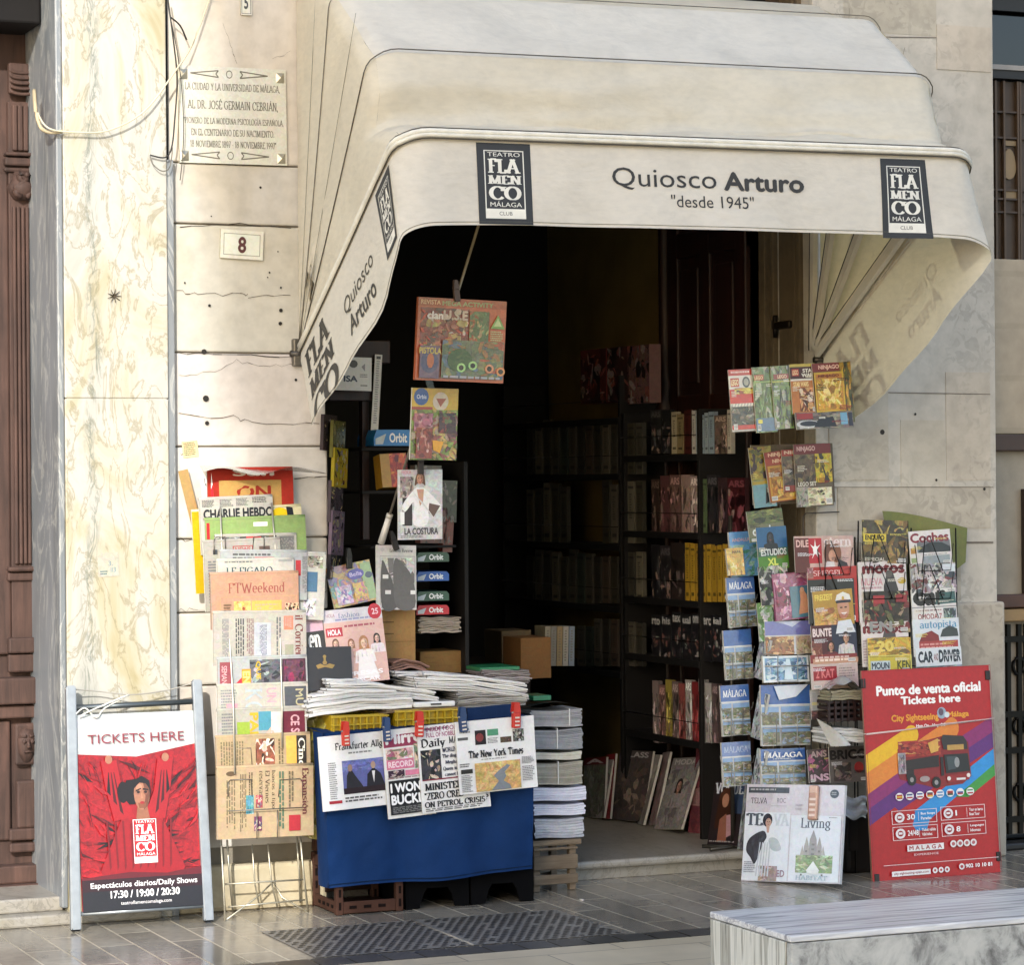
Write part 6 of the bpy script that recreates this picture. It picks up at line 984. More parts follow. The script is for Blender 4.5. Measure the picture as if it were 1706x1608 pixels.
def toy1(c): c.r(0, 0, 1, .10, 'b03a2c'); c.lines(.1, .03, .9, .08, 1, 'e0c0b8'); c.r(0, .10, 1, .32, 'd0cac2'); c.r(.06, .14, .40, .28, 'a83428'); c.t('LEGO', .09, .16, .38, .26, 'e8d8a8', 's4'); c.e(.68, .21, .15, .09, '3a3a3a'); c.e(.68, .21, .10, .06, '9a988f'); c.r(0, .32, 1, .55, 'b83426'); c.photo(.2, .30, 1, .40, ['c8b04a', '8a3a20', '3a2a1a'], 8, 3); [c.poly([(i*.12, .55), (i*.12+.06, .55), (i*.12+.02, .60), (i*.12-.04, .60)], 'e0dccc') for i in range(1, 9)]; c.photo(0, .60, 1, .9, ['4a4438', '6a604a', '8a8272', '2a2620'], 14, 4); c.r(0, .9, 1, .97, 'b03424')
mag('red and white building brick magazine with hazard stripes', (1217, 616), (1259, 614), (1216, 720), 0.420, toy1, group=BG, gloss=2)
mag('green children magazine in film beside the hazard striped one', (1257, 612), (1292, 610), (1256, 722), 0.430, lambda c: (c.photo(0, 0, 1, 1, ['5a6a3a', '6a7a4c', '8a9a72', '4a5238', '9aa08a'], 22, 5, .3), c.r(.05, .12, .5, .2, 'a8462c'), c.t('LEGO', .08, .135, .47, .19, 'd8c890', 's3'), c.r(.0, .22, 1, .24, '8aa05a'), c.r(0, .78, 1, .98, '5a7088'), c.t('1', .1, .8, .3, .86, 'd8c84a', 's4')), group=BG, gloss=2, bg='5a6a3a')
mag('crinkled green and grey toy pack with glossy film', (1289, 610), (1320, 608), (1287, 716), 0.438, lambda c: (c.photo(0, 0, 1, 1, ['6a7a4a', '8a8a7c', '4a4a40', '9a9a8c', '3a3f34'], 24, 6, .3), c.r(.1, .13, .9, .21, '8a3a30'), c.t('LEGO', .3, .145, .8, .2, 'd8c0a0', 's3'), c.r(0, .24, 1, .26, 'b0b050')), group=BG, gloss=2, bg='6a7058')
mag('dark red toy magazine with white blocky letters and orange picture', (1317, 607), (1359, 605), (1319, 690), 0.446, lambda c: (c.r(0, 0, 1, .06, 'b0a04a'), c.r(0, .06, 1, .3, '3a1214'), c.r(.08, .1, .35, .24, 'a82a22'), c.t('LEGO', .1, .12, .33, .22, 'd8c8a0', 's3'), c.t('STAR', .5, .1, 1, .18, 'd0ccc4', 's5'), c.t('WARS', .45, .19, 1, .27, 'd0ccc4', 's5'), c.r(0, .3, 1, .98, 'a86a34'), c.r(0, .3, 1, .34, 'd0ccc4'), c.t('STAR WARS', .1, .36, .7, .46, 'e0c88a', 's4'), c.photo(.3, .48, 1, .96, ['6a3a20', 'b88a5a', '3a2418', 'c8b09a'], 14, 7, .4)), group=BG, bg='a86a34')
mag('red topped magazine with big golden framed card stuck on it', (1355, 606), (1419, 602), (1358, 708), 0.455, lambda c: (c.r(0, 0, 1, .14, '6a1a18'), c.t('NINJAGO', .16, .03, .7, .12, 'd0a898', 's4'), c.photo(.7, 0, 1, 1, ['4a4a2a', '8a6a24', '2a2a1c', 'b08a3a'], 14, 8, .4), c.photo(0, .72, .8, 1, ['6a5a3a', '3a342a', '8a7a52'], 12, 9), c.r(.02, .15, .78, .8, 'b8962c'), c.r(.06, .18, .74, .77, 'a8702a'), c.photo(.08, .26, .72, .76, ['b08a2c', 'c8a850', '8a6420', 'd8c07a'], 16, 10, .4), c.t('NINJAGO', .12, .19, .66, .245, '6a2418', 's3')), group=BG, bg='5a4a2a')
mag('long strip magazine with toy cars along the foot of the upper board', (1325, 688), (1420, 684), (1327, 716), 0.465, lambda c: (c.photo(0, 0, 1, 1, ['6a6258', '4a443c', '8a8270'], 12, 11), c.r(.02, .05, .3, .4, '8a2f28'), c.e(.2, .7, .2, .25, 'b5b5b5'), c.e(.22, .68, .16, .16, '2a2a2c'), c.poly([(.3, .9), (.4, .4), (.65, .3), (.7, .9)], '23201c'), c.r(.78, .1, .9, .8, '6a98b0'), c.r(.92, .1, .99, .9, '2a2830')), group=BG, bg='6a6258')
flat('display_board', 'brown cardboard board holding the lower group of children magazines', (1254, 742), (1390, 738), (1252, 842), (.02, .02, .03), None, 'board', th=.006, bg='6a5f50', gloss=0)
mag('blue and yellow comic at the edge of the lower board', (1253, 746), (1290, 742), (1251, 848), .035, lambda c: (c.photo(0, 0, 1, .55, ['8a7a2c', '5a5a30', '3a2a30'], 12, 12), c.r(0, .6, 1, 1, '6a9098'), c.poly([(.5, .95), (.6, .65), (.75, .9)], '2a2a30'), c.r(0, .56, .8, .62, 'a08a30')), group=BG, bg='6a8070')
mag('orange framed card magazine tilted on the lower board', (1270, 755), (1330, 747), (1286, 838), .05, lambda c: (c.r(0, 0, 1, .14, '8a2c1a'), c.t('NINJAGO', .1, .02, .8, .12, 'd8b090', 's4'), c.r(.0, .14, 1, .26, '9a3a20'), c.t('NINJAGO', .2, .15, .8, .25, 'd8b090', 's4'), c.r(.05, .28, .95, .98, 'b8862c'), c.photo(.1, .32, .92, .94, ['8a5a20', 'a87a30', '6a3f1a', 'c09a4a'], 14, 13, .4)), group=BG, bg='8a4a20')
mag('tan picture magazine overlapping the orange framed card', (1303, 750), (1345, 748), (1305, 820), .058, lambda c: (c.r(0, 0, 1, .15, '9a3220'), c.t('NINJA', .1, .02, .9, .13, 'd8b8a0', 's4'), c.photo(0, .15, 1, .85, ['5a4a38', '7a6a50', '3a3028', '8a7a5a'], 16, 14, .35), c.r(0, .85, 1, 1, '7a2a1a')), group=BG, bg='6a5238')
mag('red topped comic with black and yellow mascot toy on the lower board', (1328, 741), (1389, 738), (1322, 846), .068, lambda c: (c.r(0, 0, 1, .16, '6a1618'), c.t('NINJAGO', .08, .03, .58, .13, 'd0a8a0', 's4'), c.photo(0, .16, .6, .6, ['5a4a3a', '3a2f28', '7a6a4a'], 14, 15, .35), c.photo(.55, .16, 1, .62, ['b8a02c', '2a2a22', 'a88a24', '6a5a20'], 10, 16, .4), c.t('LEGO SET', .05, .6, .55, .67, 'cfc8b8', 's3'), c.photo(0, .68, .35, 1, ['8a887c', '5a564c'], 8, 17), c.photo(.3, .7, .95, .98, ['c8c0a0', '8a8468', 'a89f7a', '3a382e'], 14, 18, .3)), group=BG, bg='5a4c3a')
cable('hanging_wire', 'thin dark wire hook on the pier above the picture magazines', [(1338, 895, .03), (1338, 866, .03), (1341, 857, .03), (1350, 855, .03), (1398, 853, .02)], .003, '3a332c', cat='wire')
# ------------------------------------------------------------------ the wire rack of travel and puzzle papers at the jamb
CG = 'magazines at the corner of the jamb'
mag('grey green magazine with white lettered band at the jamb corner', (1243, 853), (1302, 846), (1250, 905), (.1, .1, .11), lambda c: (c.photo(0, 0, 1, .45, ['5a5f3a', '7a7a4a', '3a3f30'], 10, 20), c.t('cerebro', .1, .5, .95, .8, 'c9ccc8', 's3'), c.r(0, .85, 1, 1, '4a5a3a')), group=CG, bg='6a6a50')
mag('deep blue magazine with dark bust at the jamb corner', (1258, 880), (1308, 876), (1266, 950), (.11, .11, .12), lambda c: (c.r(0, 0, 1, .5, '2f5a80'), c.bust(.45, .25, .2, '3a3a3c', '1a1a1e', '22262a'), c.t('ESTUDIOS', .1, .52, .95, .68, 'c9ccc8', 's3'), c.r(0, .7, 1, 1, '4a7a2c'), c.t('XL', .3, .74, .65, .92, 'c8d060', 's4')), group=CG, bg='3a5a4a')
mag('black and white sketch magazine under the deep blue one', (1264, 945), (1312, 940), (1268, 1010), (.12, .12, .13), busy(['3a3a38', '8a8a84', 'b0b0a8', '1f1f1e', '5a7a4a'], 21), group=CG)
mag('green and grey puzzle paper low at the jamb corner', (1264, 1005), (1300, 1002), (1262, 1070), (.12, .12, .13), busy(['5a7a44', 'a8a8a0', '7a8a70', '3a4034', 'c0bcb4'], 22), group=CG)
# ------------------------------------------------------------------ postcard spinners
def view(c, x0, y0, x1, y1, seed): c.r(x0, y0, x1, y0+(y1-y0)*.35, '7a9ac0'); c.photo(x0, y0+(y1-y0)*.3, x1, y1, ['6a6a5a', '8a8672', '4a5a3a', 'a09a8a', '7a8aa0'], 12, seed, .35)
def card(c, title=True, wash=False, seed=1):
    c.r(0, 0, 1, 1, 'b8bcc0'); c.r(0, 0, 1, .32, '3f62a0' if not wash else '6a80b0')
    if title: c.t('MÁLAGA', .08, .07, .92, .24, 'd8dce4' if not wash else '9aa8c8', 'r1')
    c.r(.0, .32, 1, .34, 'c8ccd0'); view(c, .02, .36, .36, .66, seed); view(c, .4, .36, .98, .66, seed+1); view(c, .02, .69, .36, .98, seed+2); view(c, .4, .69, .98, .98, seed+3)
def spinner(name, label, gx, gy, slots, wire_x, y0, y1, c='a9a7a0'):
    g = P(gx, gy, -.13 if gx < 1260 else .11); g.z = ZS if gx < 1260 else .002; t = thing(name, label, 'postcard rack', g); bpy.context.view_layer.update()
    def w(nm, runs, r=.0026, cc=c):
        m = MB(); [m.tube([Vector(p) for p in q], r, cc, 5) for q in runs]; o = m.build(nm, M_METAL); o.parent = t; o.matrix_parent_inverse = t.matrix_world.inverted()
    d = -.0 if gx < 1260 else -g.y
    w('post', [[g+Vector((0, .06, .02)), Vector((g.x, g.y+.06, P(gx, y0, d).z))]], .010, '55524c')
    w('base', [[g+Vector((-.14, 0, .01)), g+Vector((.14, .1, .01))], [g+Vector((-.12, .12, .01)), g+Vector((.14, -.02, .01))]], .008, '55524c')
    for x0, ya, x1, yb in slots:
        q = lambda x, y: P(x, y, d+.055); a = x0+(x1-x0)*.28; b = x0+(x1-x0)*.72; ym = ya+(yb-ya)*.30
        w('pocket', [[q(x0-6, ym-12), q(x0-4, ym), q(a, ym+2), q(a, yb), q(b, yb-1), q(b, ym+1), q(x1+2, ym-1), q(x1+5, ym-13)], [q(x0, ym+(yb-ym)*.45), q(x1, ym+(yb-ym)*.42)]])
    return t
PC = 'postcard packs in the spinners'
def pc(label, TL, TR, BL, d, art, **kw): kw.setdefault('gloss', 2); return flat('postcard_pack', label, TL, TR, BL, (d, d, d+.012), art, 'postcards', PC, th=.012, bg='b8bcc0', **kw)
spinner('postcard_spinner', 'slim wire postcard spinner at the inner jamb with blue city views', 1232, 1418, [(1214, 985, 1257, 1045), (1209, 1072, 1252, 1132), (1206, 1165, 1250, 1226), (1206, 1258, 1252, 1305)], 1232, 860, 1300)
spinner('postcard_spinner', 'wider wire postcard spinner in front of the pier with large views', 1310, 1448, [(1275, 1070, 1350, 1136), (1272, 1170, 1350, 1242), (1272, 1262, 1342, 1306)], 1310, 900, 1300)
d1, d2 = .03, .13
pc('blue travel card pack at the top of the slim spinner', (1217, 887), (1264, 884), (1216, 962), d1, lambda c: (c.r(0, 0, 1, .3, '5a88b8'), c.t('ANDALUCÍA', .1, .12, .9, .22, 'c09a9a', 's2'), c.photo(0, .3, 1, 1, ['5a8ab0', '4a7a6a', '7a9a8a', '6a8a9a'], 14, 31, .4)))
pc('small yellow film packet over the blue travel cards', (1212, 914), (1240, 912), (1211, 960), d1+.02, lambda c: (c.photo(0, 0, 1, 1, ['b8902c', 'c8a84a', '8a6a20', 'd8c88a'], 10, 32, .4), c.t('MAPA', .35, .1, .85, .2, '5a4418', 's3')))
pc('Málaga postcard pack with title, second in the slim spinner', (1214, 963), (1260, 960), (1211, 1047), d1, lambda c: card(c, True, False, 33))
pc('Málaga postcard pack with violet sky, third in the slim spinner', (1208, 1051), (1254, 1048), (1206, 1134), d1, lambda c: card(c, False, False, 40))
pc('Málaga postcard pack with clear title, fourth in the slim spinner', (1203, 1143), (1250, 1140), (1201, 1228), d1, lambda c: card(c, True, False, 44))
pc('Málaga postcard pack lowest in the slim spinner', (1204, 1238), (1252, 1235), (1203, 1312), d1, lambda c: card(c, True, True, 48))
pc('postcard pack of a golden church front with washed out violet top', (1275, 1036), (1351, 1034), (1275, 1092), d2, lambda c: (c.r(0, 0, 1, .42, '6a6aa0'), c.poly([(.2, 0), (.8, 0), (.6, .18), (.45, .1)], 'b0b4cc'), c.r(0, .42, 1, .46, 'b8b4b0'), c.photo(0, .46, .62, 1, ['8a5a34', 'a8784a', '6a4024', 'c09a6a'], 16, 52, .35), c.photo(.66, .46, 1, 1, ['9a8a74', '7a6a54', 'b8a890'], 10, 53, .35)))
pc('white framed postcard of a blue fountain statue', (1271, 1094), (1347, 1092), (1272, 1138), d2+.01, lambda c: (c.r(0, 0, 1, 1, 'd8dcdc'), c.photo(.04, .08, .96, .92, ['6a8aa8', '9ab4c8', '4a6a8a', 'b8ccd8', '3a5470'], 22, 54, .3), c.t('MÁLAGA', .07, .15, .16, .85, 'c8d4dc', 'r1', 90), c.poly([(.5, .12), (.58, .12), (.64, .9), (.44, .9)], 'c0d0da')))
pc('large postcard pack with four views and bright reflection', (1270, 1142), (1352, 1140), (1266, 1244), d2, lambda c: (card(c, False, False, 56), c.poly([(.25, .02), (.95, .0), (.7, .2), (.35, .25)], 'c8d0dc')))  # the pale wedge is a reflection painted onto the card
pc('postcard pack with large white title MÁLAGA low in the wide spinner', (1270, 1249), (1344, 1246), (1266, 1312), d2, lambda c: (card(c, False, False, 60), c.t('MÁLAGA', .05, .07, .93, .24, 'e4e6ea', 'r2'), c.lines(.25, .26, .75, .3, 1, 'b0bcd0')))
for i, (x, y, h_) in enumerate(((1262, 1060, 70), (1258, 1150, 80), (1257, 1245, 70))):
    flat('postcard_pack', ['upper', 'middle', 'lower'][i]+' edge-on grey postcard pack in the gap between the spinners', (x, y), (x+16, y+6), (x-2, y+h_), (d2-.06, d2+.0, d2-.05), busy(['8a8e92', 'b0b4b8', '3a3e44', '6a7078', '98a0a4'], 65+i), 'postcards', PC, th=.012, bg='9a9ea2', gloss=2)
flat('toy_bag', 'crinkled magenta film bag with fairy toy on a teal card', (1290, 957), (1358, 950), (1290, 1036), (d2, d2, d2+.012), lambda c: (c.photo(0, 0, 1, 1, ['8a4a6a', 'a8708a', '7a3a5a', 'b890a4'], 22, 70, .3), c.r(.38, .3, .98, .97, '4a6f80'), c.poly([(.62, .4), (.7, .36), (.78, .5), (.82, .88), (.55, .9), (.62, .6)], 'c08a6a'), c.e(.68, .38, .05, .05, 'c89a80'), c.photo(.05, .3, .36, .7, ['7a3050', 'c8a0b0', '4a2a38'], 8, 71)), 'toy bag', th=.015, bg='8a4a6a', gloss=2)
# ------------------------------------------------------------------ black wire racks of magazines before the pier
def wrack(label, x0, x1, y0, y1, rows, gpx, d):
    g = P(gpx, 1300, d); t = thing('magazine_rack', label, 'magazine rack', (g.x, -d, 0), 'black wire magazine racks'); bpy.context.view_layer.update(); q = lambda x, y, k=0: P(x, y, d+k)
    def w(nm, runs, r=.0028):
        m = MB(); [m.tube([Vector(p) for p in r_], r, '26231f', 5) for r_ in runs]; o = m.build(nm, M_METAL); o.parent = t; o.matrix_parent_inverse = t.matrix_world.inverted()
    for x in (x0, x1): a = q(x, y0); b = q(x+(x-(x0+x1)/2)*.15, y1, .05); w('upright', [[a, b, Vector((b.x, b.y, .004))]], .0036)
    n = 6
    w('back_wires', [[q(x0+(x1-x0)*i/n, y0+8, -.01), q(x0+(x1-x0)*i/n, y1, .03)] for i in range(1, n)]+[[q(x0, y, 0), q(x1, y, 0)] for y in rows], .0018)
    for y in rows: w('pocket', [[q(x0+6, y-30, .035), q(x0+12, y+14, .05), q(x1-8, y+12, .05), q(x1-4, y-32, .035)], [q(x0+18, y+14, .05), q((x0+x1)/2-14, y-44, .045), q((x0+x1)/2-6, y-44, .045), q((x0+x1)/2+16, y+13, .05)]], .0022)
    return t
DM = .17
wrack('black wire rack of celebrity magazines beside the wide postcard spinner', 1356, 1424, 895, 1300, (945, 1000, 1050, 1100, 1180, 1250), 1380, DM-.03)
wrack('black wire rack of motorcycle magazines above the red ticket board', 1430, 1512, 868, 1280, (935, 985, 1040, 1075, 1108), 1470, DM-.02)
wrack('black wire rack of car magazines at the outer end of the pier', 1518, 1592, 880, 1280, (938, 985, 1035, 1080, 1110), 1555, DM-.02)
m = MB(); m.grid(lambda u, v: P(1470, 858, .05).lerp(P(1611, 874, .05), u).lerp(P(1500, 1010, .06).lerp(P(1608, 937, .06), u), v)+Vector((0, .012*math.sin(6*u), .02*math.sin(3*u+1)*(1-v))), 16, 6, '63662a', 1); tag(m.build('plastic_cover', [M_PAPER, M_GLOSS]), 'olive green plastic cover behind the motorcycle and car magazines', 'cover')
mag('German weekly with white star on red square and a couple kissing', (1322, 894), (1420, 892), (1326, 955), DM, lambda c: (c.r(0, 0, 1, 1, 'b89a90'), c.r(0, .05, .25, 1, '5a2a24'), c.t('DILEMA', .03, .1, .4, .3, 'd0a8a0', 's3'), c.t('stern', .5, .05, .97, .3, 'd8c8c4', 'l2'), c.r(.24, .06, .46, .75, 'a8202c'), [c.poly([(.35+.10*math.cos(a), .38-.30*math.sin(a)), (.35+.03*math.cos(a+.45), .38-.09*math.sin(a+.45)), (.35+.03*math.cos(a-.45), .38-.09*math.sin(a-.45))], 'e8e4e0') for a in (1.57, .5, -.5, 2.6, -2.2, -1.0)], c.e(.35, .38, .04, .12, 'e8e4e0'), c.e(.58, .5, .09, .28, '6a4030'), c.e(.70, .48, .09, .26, '7a4a30'), c.e(.63, .55, .06, .16, 'c09078'), c.poly([(.48, 1), (.54, .7), (.66, .72), (.7, 1)], 'c8c0bc'), c.poly([(.7, 1), (.74, .65), (.88, .75), (.92, 1)], '2a2428')), bg='b89a90')
mag('red edged news weekly with dark haired person half hidden', (1343, 946), (1425, 943), (1350, 1040), DM+.01, lambda c: (c.r(0, 0, 1, 1, 'a02a28'), c.t('SPIEGEL', .12, .06, .72, .16, 'd8b0ac', 'l2'), c.r(.7, 0, 1, .2, 'a83430'), c.r(.0, .22, .94, 1, '2a2c2a'), c.e(.32, .5, .2, .22, '1a1614'), c.e(.33, .56, .12, .16, 'b08468'), c.r(.25, .52, .32, .55, '1a1412'), c.r(.36, .52, .43, .55, '1a1412'), c.photo(0, .0, .12, .2, ['8a5a5a', 'b08a8a'], 5, 75)), bg='a02a28')
mag('yellow crossword weekly with smiling pilot in white cap', (1358, 986), (1424, 980), (1354, 1060), DM+.02, lambda c: (c.r(0, 0, 1, 1, 'a8843a'), c.t('FREIZEIT', .05, .08, .5, .22, 'd8c05a', 's3'), c.photo(0, .4, .6, 1, ['b08a4a', 'c09a6a', '8a5a3a', 'a87a4a'], 12, 76, .4), c.e(.74, .42, .15, .26, 'b98a70'), c.poly([(.55, .26), (.6, .12), (.76, .06), (.92, .13), (.95, .27), (.75, .22)], 'd8d4cc'), c.r(.57, .25, .94, .31, '2a2a34'), c.e(.75, .2, .03, .04, 'b89a3a'), c.r(.66, .4, .72, .43, '2a1a16'), c.r(.77, .4, .83, .43, '2a1a16'), c.poly([(.67, .53), (.83, .53), (.75, .6)], 'e0d4cc'), c.poly([(.5, 1), (.58, .72), (.9, .7), (1, 1)], 'c8ccd0')), bg='a8843a')
mag('dark red celebrity weekly with bearded man and woman', (1355, 1043), (1430, 1039), (1350, 1108), DM+.03, lambda c: (c.r(0, 0, 1, 1, '4a1c20'), c.r(.45, 0, 1, .8, '22263a'), c.t('BUNTE', .03, .08, .45, .3, 'd8c4c0', 's4'), c.bust(.42, .55, .22, 'b08068', '2a1612', '5a2028'), c.bust(.76, .35, .24, 'b58a70', '33221a', 'b8b4b0', False), c.photo(.0, .4, .22, .8, ['6a3a30', '8a5a4a', 'c0a090'], 8, 77), c.r(0, .86, 1, 1, 'b0846a'), c.lines(.05, .88, .95, .98, 1, 'e0c8b8')), bg='4a1c20')
mag('red and white magazine with red panel below the celebrity weekly', (1352, 1092), (1430, 1088), (1350, 1150), DM+.04, lambda c: (c.r(0, 0, 1, .25, '7a2a28'), c.lines(.1, .06, .9, .2, 1, 'c8a8a0'), c.r(0, .25, 1, 1, 'b8a49c'), c.r(.05, .35, .55, .75, '8a1f26'), c.t('2 KAT', .1, .42, .5, .68, 'c86a6a', 's3'), c.lines(.6, .4, .95, .7, 3, '8a7a76'), c.e(.85, .9, .08, .1, '2a2424')), bg='b8a49c')
mag('grey magazine with bold letters lower in the celebrity rack', (1352, 1150), (1384, 1148), (1350, 1200), DM+.03, lambda c: (c.r(.1, .1, .8, .7, '8a8886'), c.t('Z', .35, .2, .7, .6, '2a2a2a', 's4'), c.photo(0, .7, 1, 1, ['3a2a2a', '6a4a44'], 6, 78)), bg='a09c98')
mag('rose knitting magazine in the dark low pocket', (1345, 1250), (1390, 1246), (1348, 1306), DM+.02, lambda c: (c.photo(0, 0, 1, .7, ['3a2a2e', '8a4a6a', '5a3a44', '2a2224'], 12, 79), c.t('ANS', .1, .05, .7, .25, 'a08a8a', 's4'), c.t('INSS', .05, .74, .95, .96, 'b89aa8', 's4')), bg='3a2a2e')
mag('dark magazine with large black letters behind the red ticket board', (1380, 1246), (1445, 1242), (1384, 1306), DM+.03, lambda c: (c.r(0, 0, 1, 1, '5a5452'), c.t('BRICO', .02, .08, .98, .36, '1c1a1a', 's4'), c.e(.75, .6, .12, .16, '8a3030'), c.photo(.1, .45, .55, .95, ['3a3434', '6a5f5a', '8a807a'], 10, 80)), bg='5a5452')
mag('dark enduro magazine with yellow title box', (1436, 866), (1512, 868), (1436, 938), DM, lambda c: (c.photo(0, 0, 1, 1, ['4a4234', '8a7040', '6a5430', '3a342a', 'a08850'], 26, 81, .35), c.r(.02, .32, .52, .5, 'c8b03a'), c.t('ENDURO', .06, .345, .48, .47, '2a2618', 's4'), c.t('ESPECIAL', .05, .87, .5, .95, 'c8c0b0', 's2')), bg='4a4234')
mag('white motorcycle magazine with maroon title and dark rider', (1430, 937), (1510, 934), (1432, 1042), DM+.01, lambda c: (c.t('motos', .08, .04, .97, .2, '6a1820', 's5'), c.t('NUEVA', .06, .26, .5, .38, 'c0848c', 's2'), c.lines(.06, .4, .5, .46, 1, 'b08a8e'), c.poly([(.5, .9), (.52, .4), (.6, .16), (.72, .18), (.82, .45), (.84, .9)], '3a383a'), c.e(.64, .2, .07, .06, '55504e'), c.e(.28, .56, .11, .08, '3a3638'), c.e(.9, .32, .09, .05, 'b89a3a'), c.e(.92, .52, .08, .06, 'c8c8cc'), c.photo(.05, .6, .95, 1, ['8a8684', 'c8c4c0', '55504e'], 10, 82)), bg='cfc8c4')
mag('motocross magazine with red and olive riders', (1441, 986), (1516, 984), (1438, 1056), DM+.022, lambda c: (c.photo(0, 0, 1, 1, ['3a342c', '6a2a2a', '5a5a3a', '8a7a62', '2a2622', '7a3030'], 30, 83, .32), c.t('EN', .1, .72, .6, .98, '8a8a86', 's3'), c.r(.2, .1, .45, .3, '9a3034'), c.r(.7, .1, .95, .28, '8a2c30')), bg='3a342c')
mag('second white motorcycle magazine with maroon title lower down', (1436, 1038), (1514, 1035), (1436, 1112), DM+.03, lambda c: (c.t('motos', .03, .05, .92, .26, '6a1820', 's5'), c.poly([(.4, .55), (.5, .12), (.7, .1), (.75, .5)], '4a4444'), c.photo(.2, .35, 1, 1, ['8a6a3a', 'b89a4a', '5a4430', 'c8b060'], 16, 84), c.lines(.02, .4, .18, .95, 6, 'a08a8a')), bg='cfc4c0')
mag('yellow touring magazine with white price label', (1446, 1064), (1518, 1062), (1446, 1122), DM+.045, lambda c: (c.photo(0, 0, 1, .6, ['b8963a', 'c8a850', '8a6a2c', '6a5a3a'], 14, 85), c.t('20', .2, .08, .6, .4, 'd8c060', 's4'), c.r(0, .55, 1, 1, 'b8a83a'), c.r(.05, .66, .5, .98, 'b0bcc0'), c.t('MOUN', .07, .7, .48, .9, '2a3440', 's4'), c.t('KEN', .66, .66, .98, .92, '4a4a20', 's4'), c.fr(.0, .5, 1, .99, .03, 'c8c060')), bg='b8963a')
mag('car magazine with maroon title over a grey coupe', (1515, 886), (1584, 881), (1516, 945), DM, lambda c: (c.t('Coches', .03, .06, .96, .34, '7a2a34', 's4'), c.r(.18, .3, .98, .62, '6a6e70'), c.poly([(.2, .62), (.28, .46), (.5, .34), (.78, .36), (.98, .5), (.98, .64)], '2f3436'), c.r(.02, .48, .16, .64, 'b08040'), c.r(.02, .76, .16, .9, '8a9a6a'), c.r(.3, .72, .95, .98, '8a9294'), c.lines(.32, .68, .9, .71, 1, '555')), bg='cfc8c4')
mag('silvery car magazine with several dark cars in rows', (1517, 940), (1592, 937), (1518, 990), DM+.012, lambda c: (c.photo(0, 0, 1, 1, ['8a8684', 'b0aaa8', '55504e', '6a3a3a', 'c8c0bc', '3a4448'], 28, 86, .32), c.t('MAR', .08, .1, .5, .55, 'c0b8b8', 'l1'), c.r(.7, .04, .98, .3, 'c8ccd0')), bg='a8a4a2')
mag('white car magazine with big black lower case title', (1519, 983), (1593, 979), (1520, 1050), DM+.022, lambda c: (c.t('car', .03, .04, .8, .42, '23211f', 's6'), c.poly([(.52, .4), (.62, .12), (.98, .08), (1, .38)], '3a5a58'), c.r(.0, .44, 1, .47, '8a8a88'), c.t('OMODA 7', .12, .62, .66, .76, '8a3a3e', 's2'), c.lines(.08, .52, .7, .58, 1, '8a6a6a'), c.photo(.7, .5, .98, .95, ['3a4444', '8a9494', '6a7a7a'], 8, 87)), bg='cfcac6')
mag('white car magazine with blue slanted title and a red car', (1521, 1033), (1598, 1029), (1522, 1095), DM+.034, lambda c: (c.t('autopista', .15, .06, .95, .3, '5a8aa8', 'l2'), c.poly([(.12, .62), (.2, .4), (.4, .32), (.55, .45), (.56, .6)], '7a2a2c'), c.poly([(.58, .5), (.64, .3), (.8, .2), (.96, .3), (.98, .5)], '3a4040'), c.r(.12, .6, .96, .9, '9a3a38'), c.lines(.15, .66, .9, .84, 2, 'c88a84')), bg='c8ccd0')
mag('car magazine with dark bold title lowest in the car rack', (1526, 1081), (1602, 1077), (1527, 1132), DM+.045, lambda c: (c.t('CAR', .05, .1, .38, .5, '1f2a34', 's5'), c.t('DRIVER', .5, .08, .98, .5, '1f2a34', 's5'), c.t('AND', .39, .2, .49, .42, '7a3a3c', 's2'), c.photo(.0, .6, 1, 1, ['5a6468', '8a9294', '3a4448'], 10, 88)), bg='c8ccd0')
# loose stacks between spinner and ticket board
m = MB(); m.grid(lambda u, v: P(1381, 1150, .30).lerp(P(1442, 1148, .30), u)+Vector((0, .12*v-.02*math.sin(math.pi*u)*(1-v), .05*math.sin(math.pi*min(u*1.1, 1))*(.6+.4*math.sin(5*v))+.008*math.sin(13*u+7*v))), 14, 8, '8f8f8f', 2); tag(m.build('plastic_bag', [M_PAPER, M_GLOSS, M_FILM]), 'grey crumpled plastic bag on top of the papers beside the ticket board', 'bag')
pile('stack of greenish papers under the crumpled grey bag', 1384, 1168, 1442, 1166, 16, 5, .14, .30, (140, 134, 112), name='newspaper_stack', curl=.003, group='papers beside the ticket board')
pile('pale folded newspaper pile with open flap beside the ticket board', 1382, 1240, 1442, 1238, 24, 6, .14, .32, (196, 194, 188), group='papers beside the ticket board', curl=.006)
m = MB(); m.grid(lambda u, v: P(1360, 1197, .36).lerp(P(1402, 1226, .37), u).lerp(P(1384, 1244, .33).lerp(P(1418, 1242, .34), u), v)+Vector((0, -.02*math.sin(math.pi*u), 0)), 8, 8, 'c9c7c2', 0); tag(m.build('newspaper', M_PAPER), 'newspaper flap hanging down in a point from the pale pile', 'newspaper', 'papers beside the ticket board')
bk = thing('basket', 'brown woven basket holding papers beside the ticket board', 'basket', P(1412, 1195, .25)); bpy.context.view_layer.update(); m = MB(); a, b = P(1380, 1200, .30), P(1444, 1168, .30)
for i in range(4): z = a.z+(b.z-a.z)*i/3; m.box((a.x, -.305+.004*(i % 2), z-.008), (b.x, -.16, z+.006), '4a3428', 0, .003)
for i in range(7): x = a.x+(b.x-a.x)*i/6; m.box((x-.004, -.31, a.z-.01), (x+.004, -.30, b.z+.006), '3f2c22')
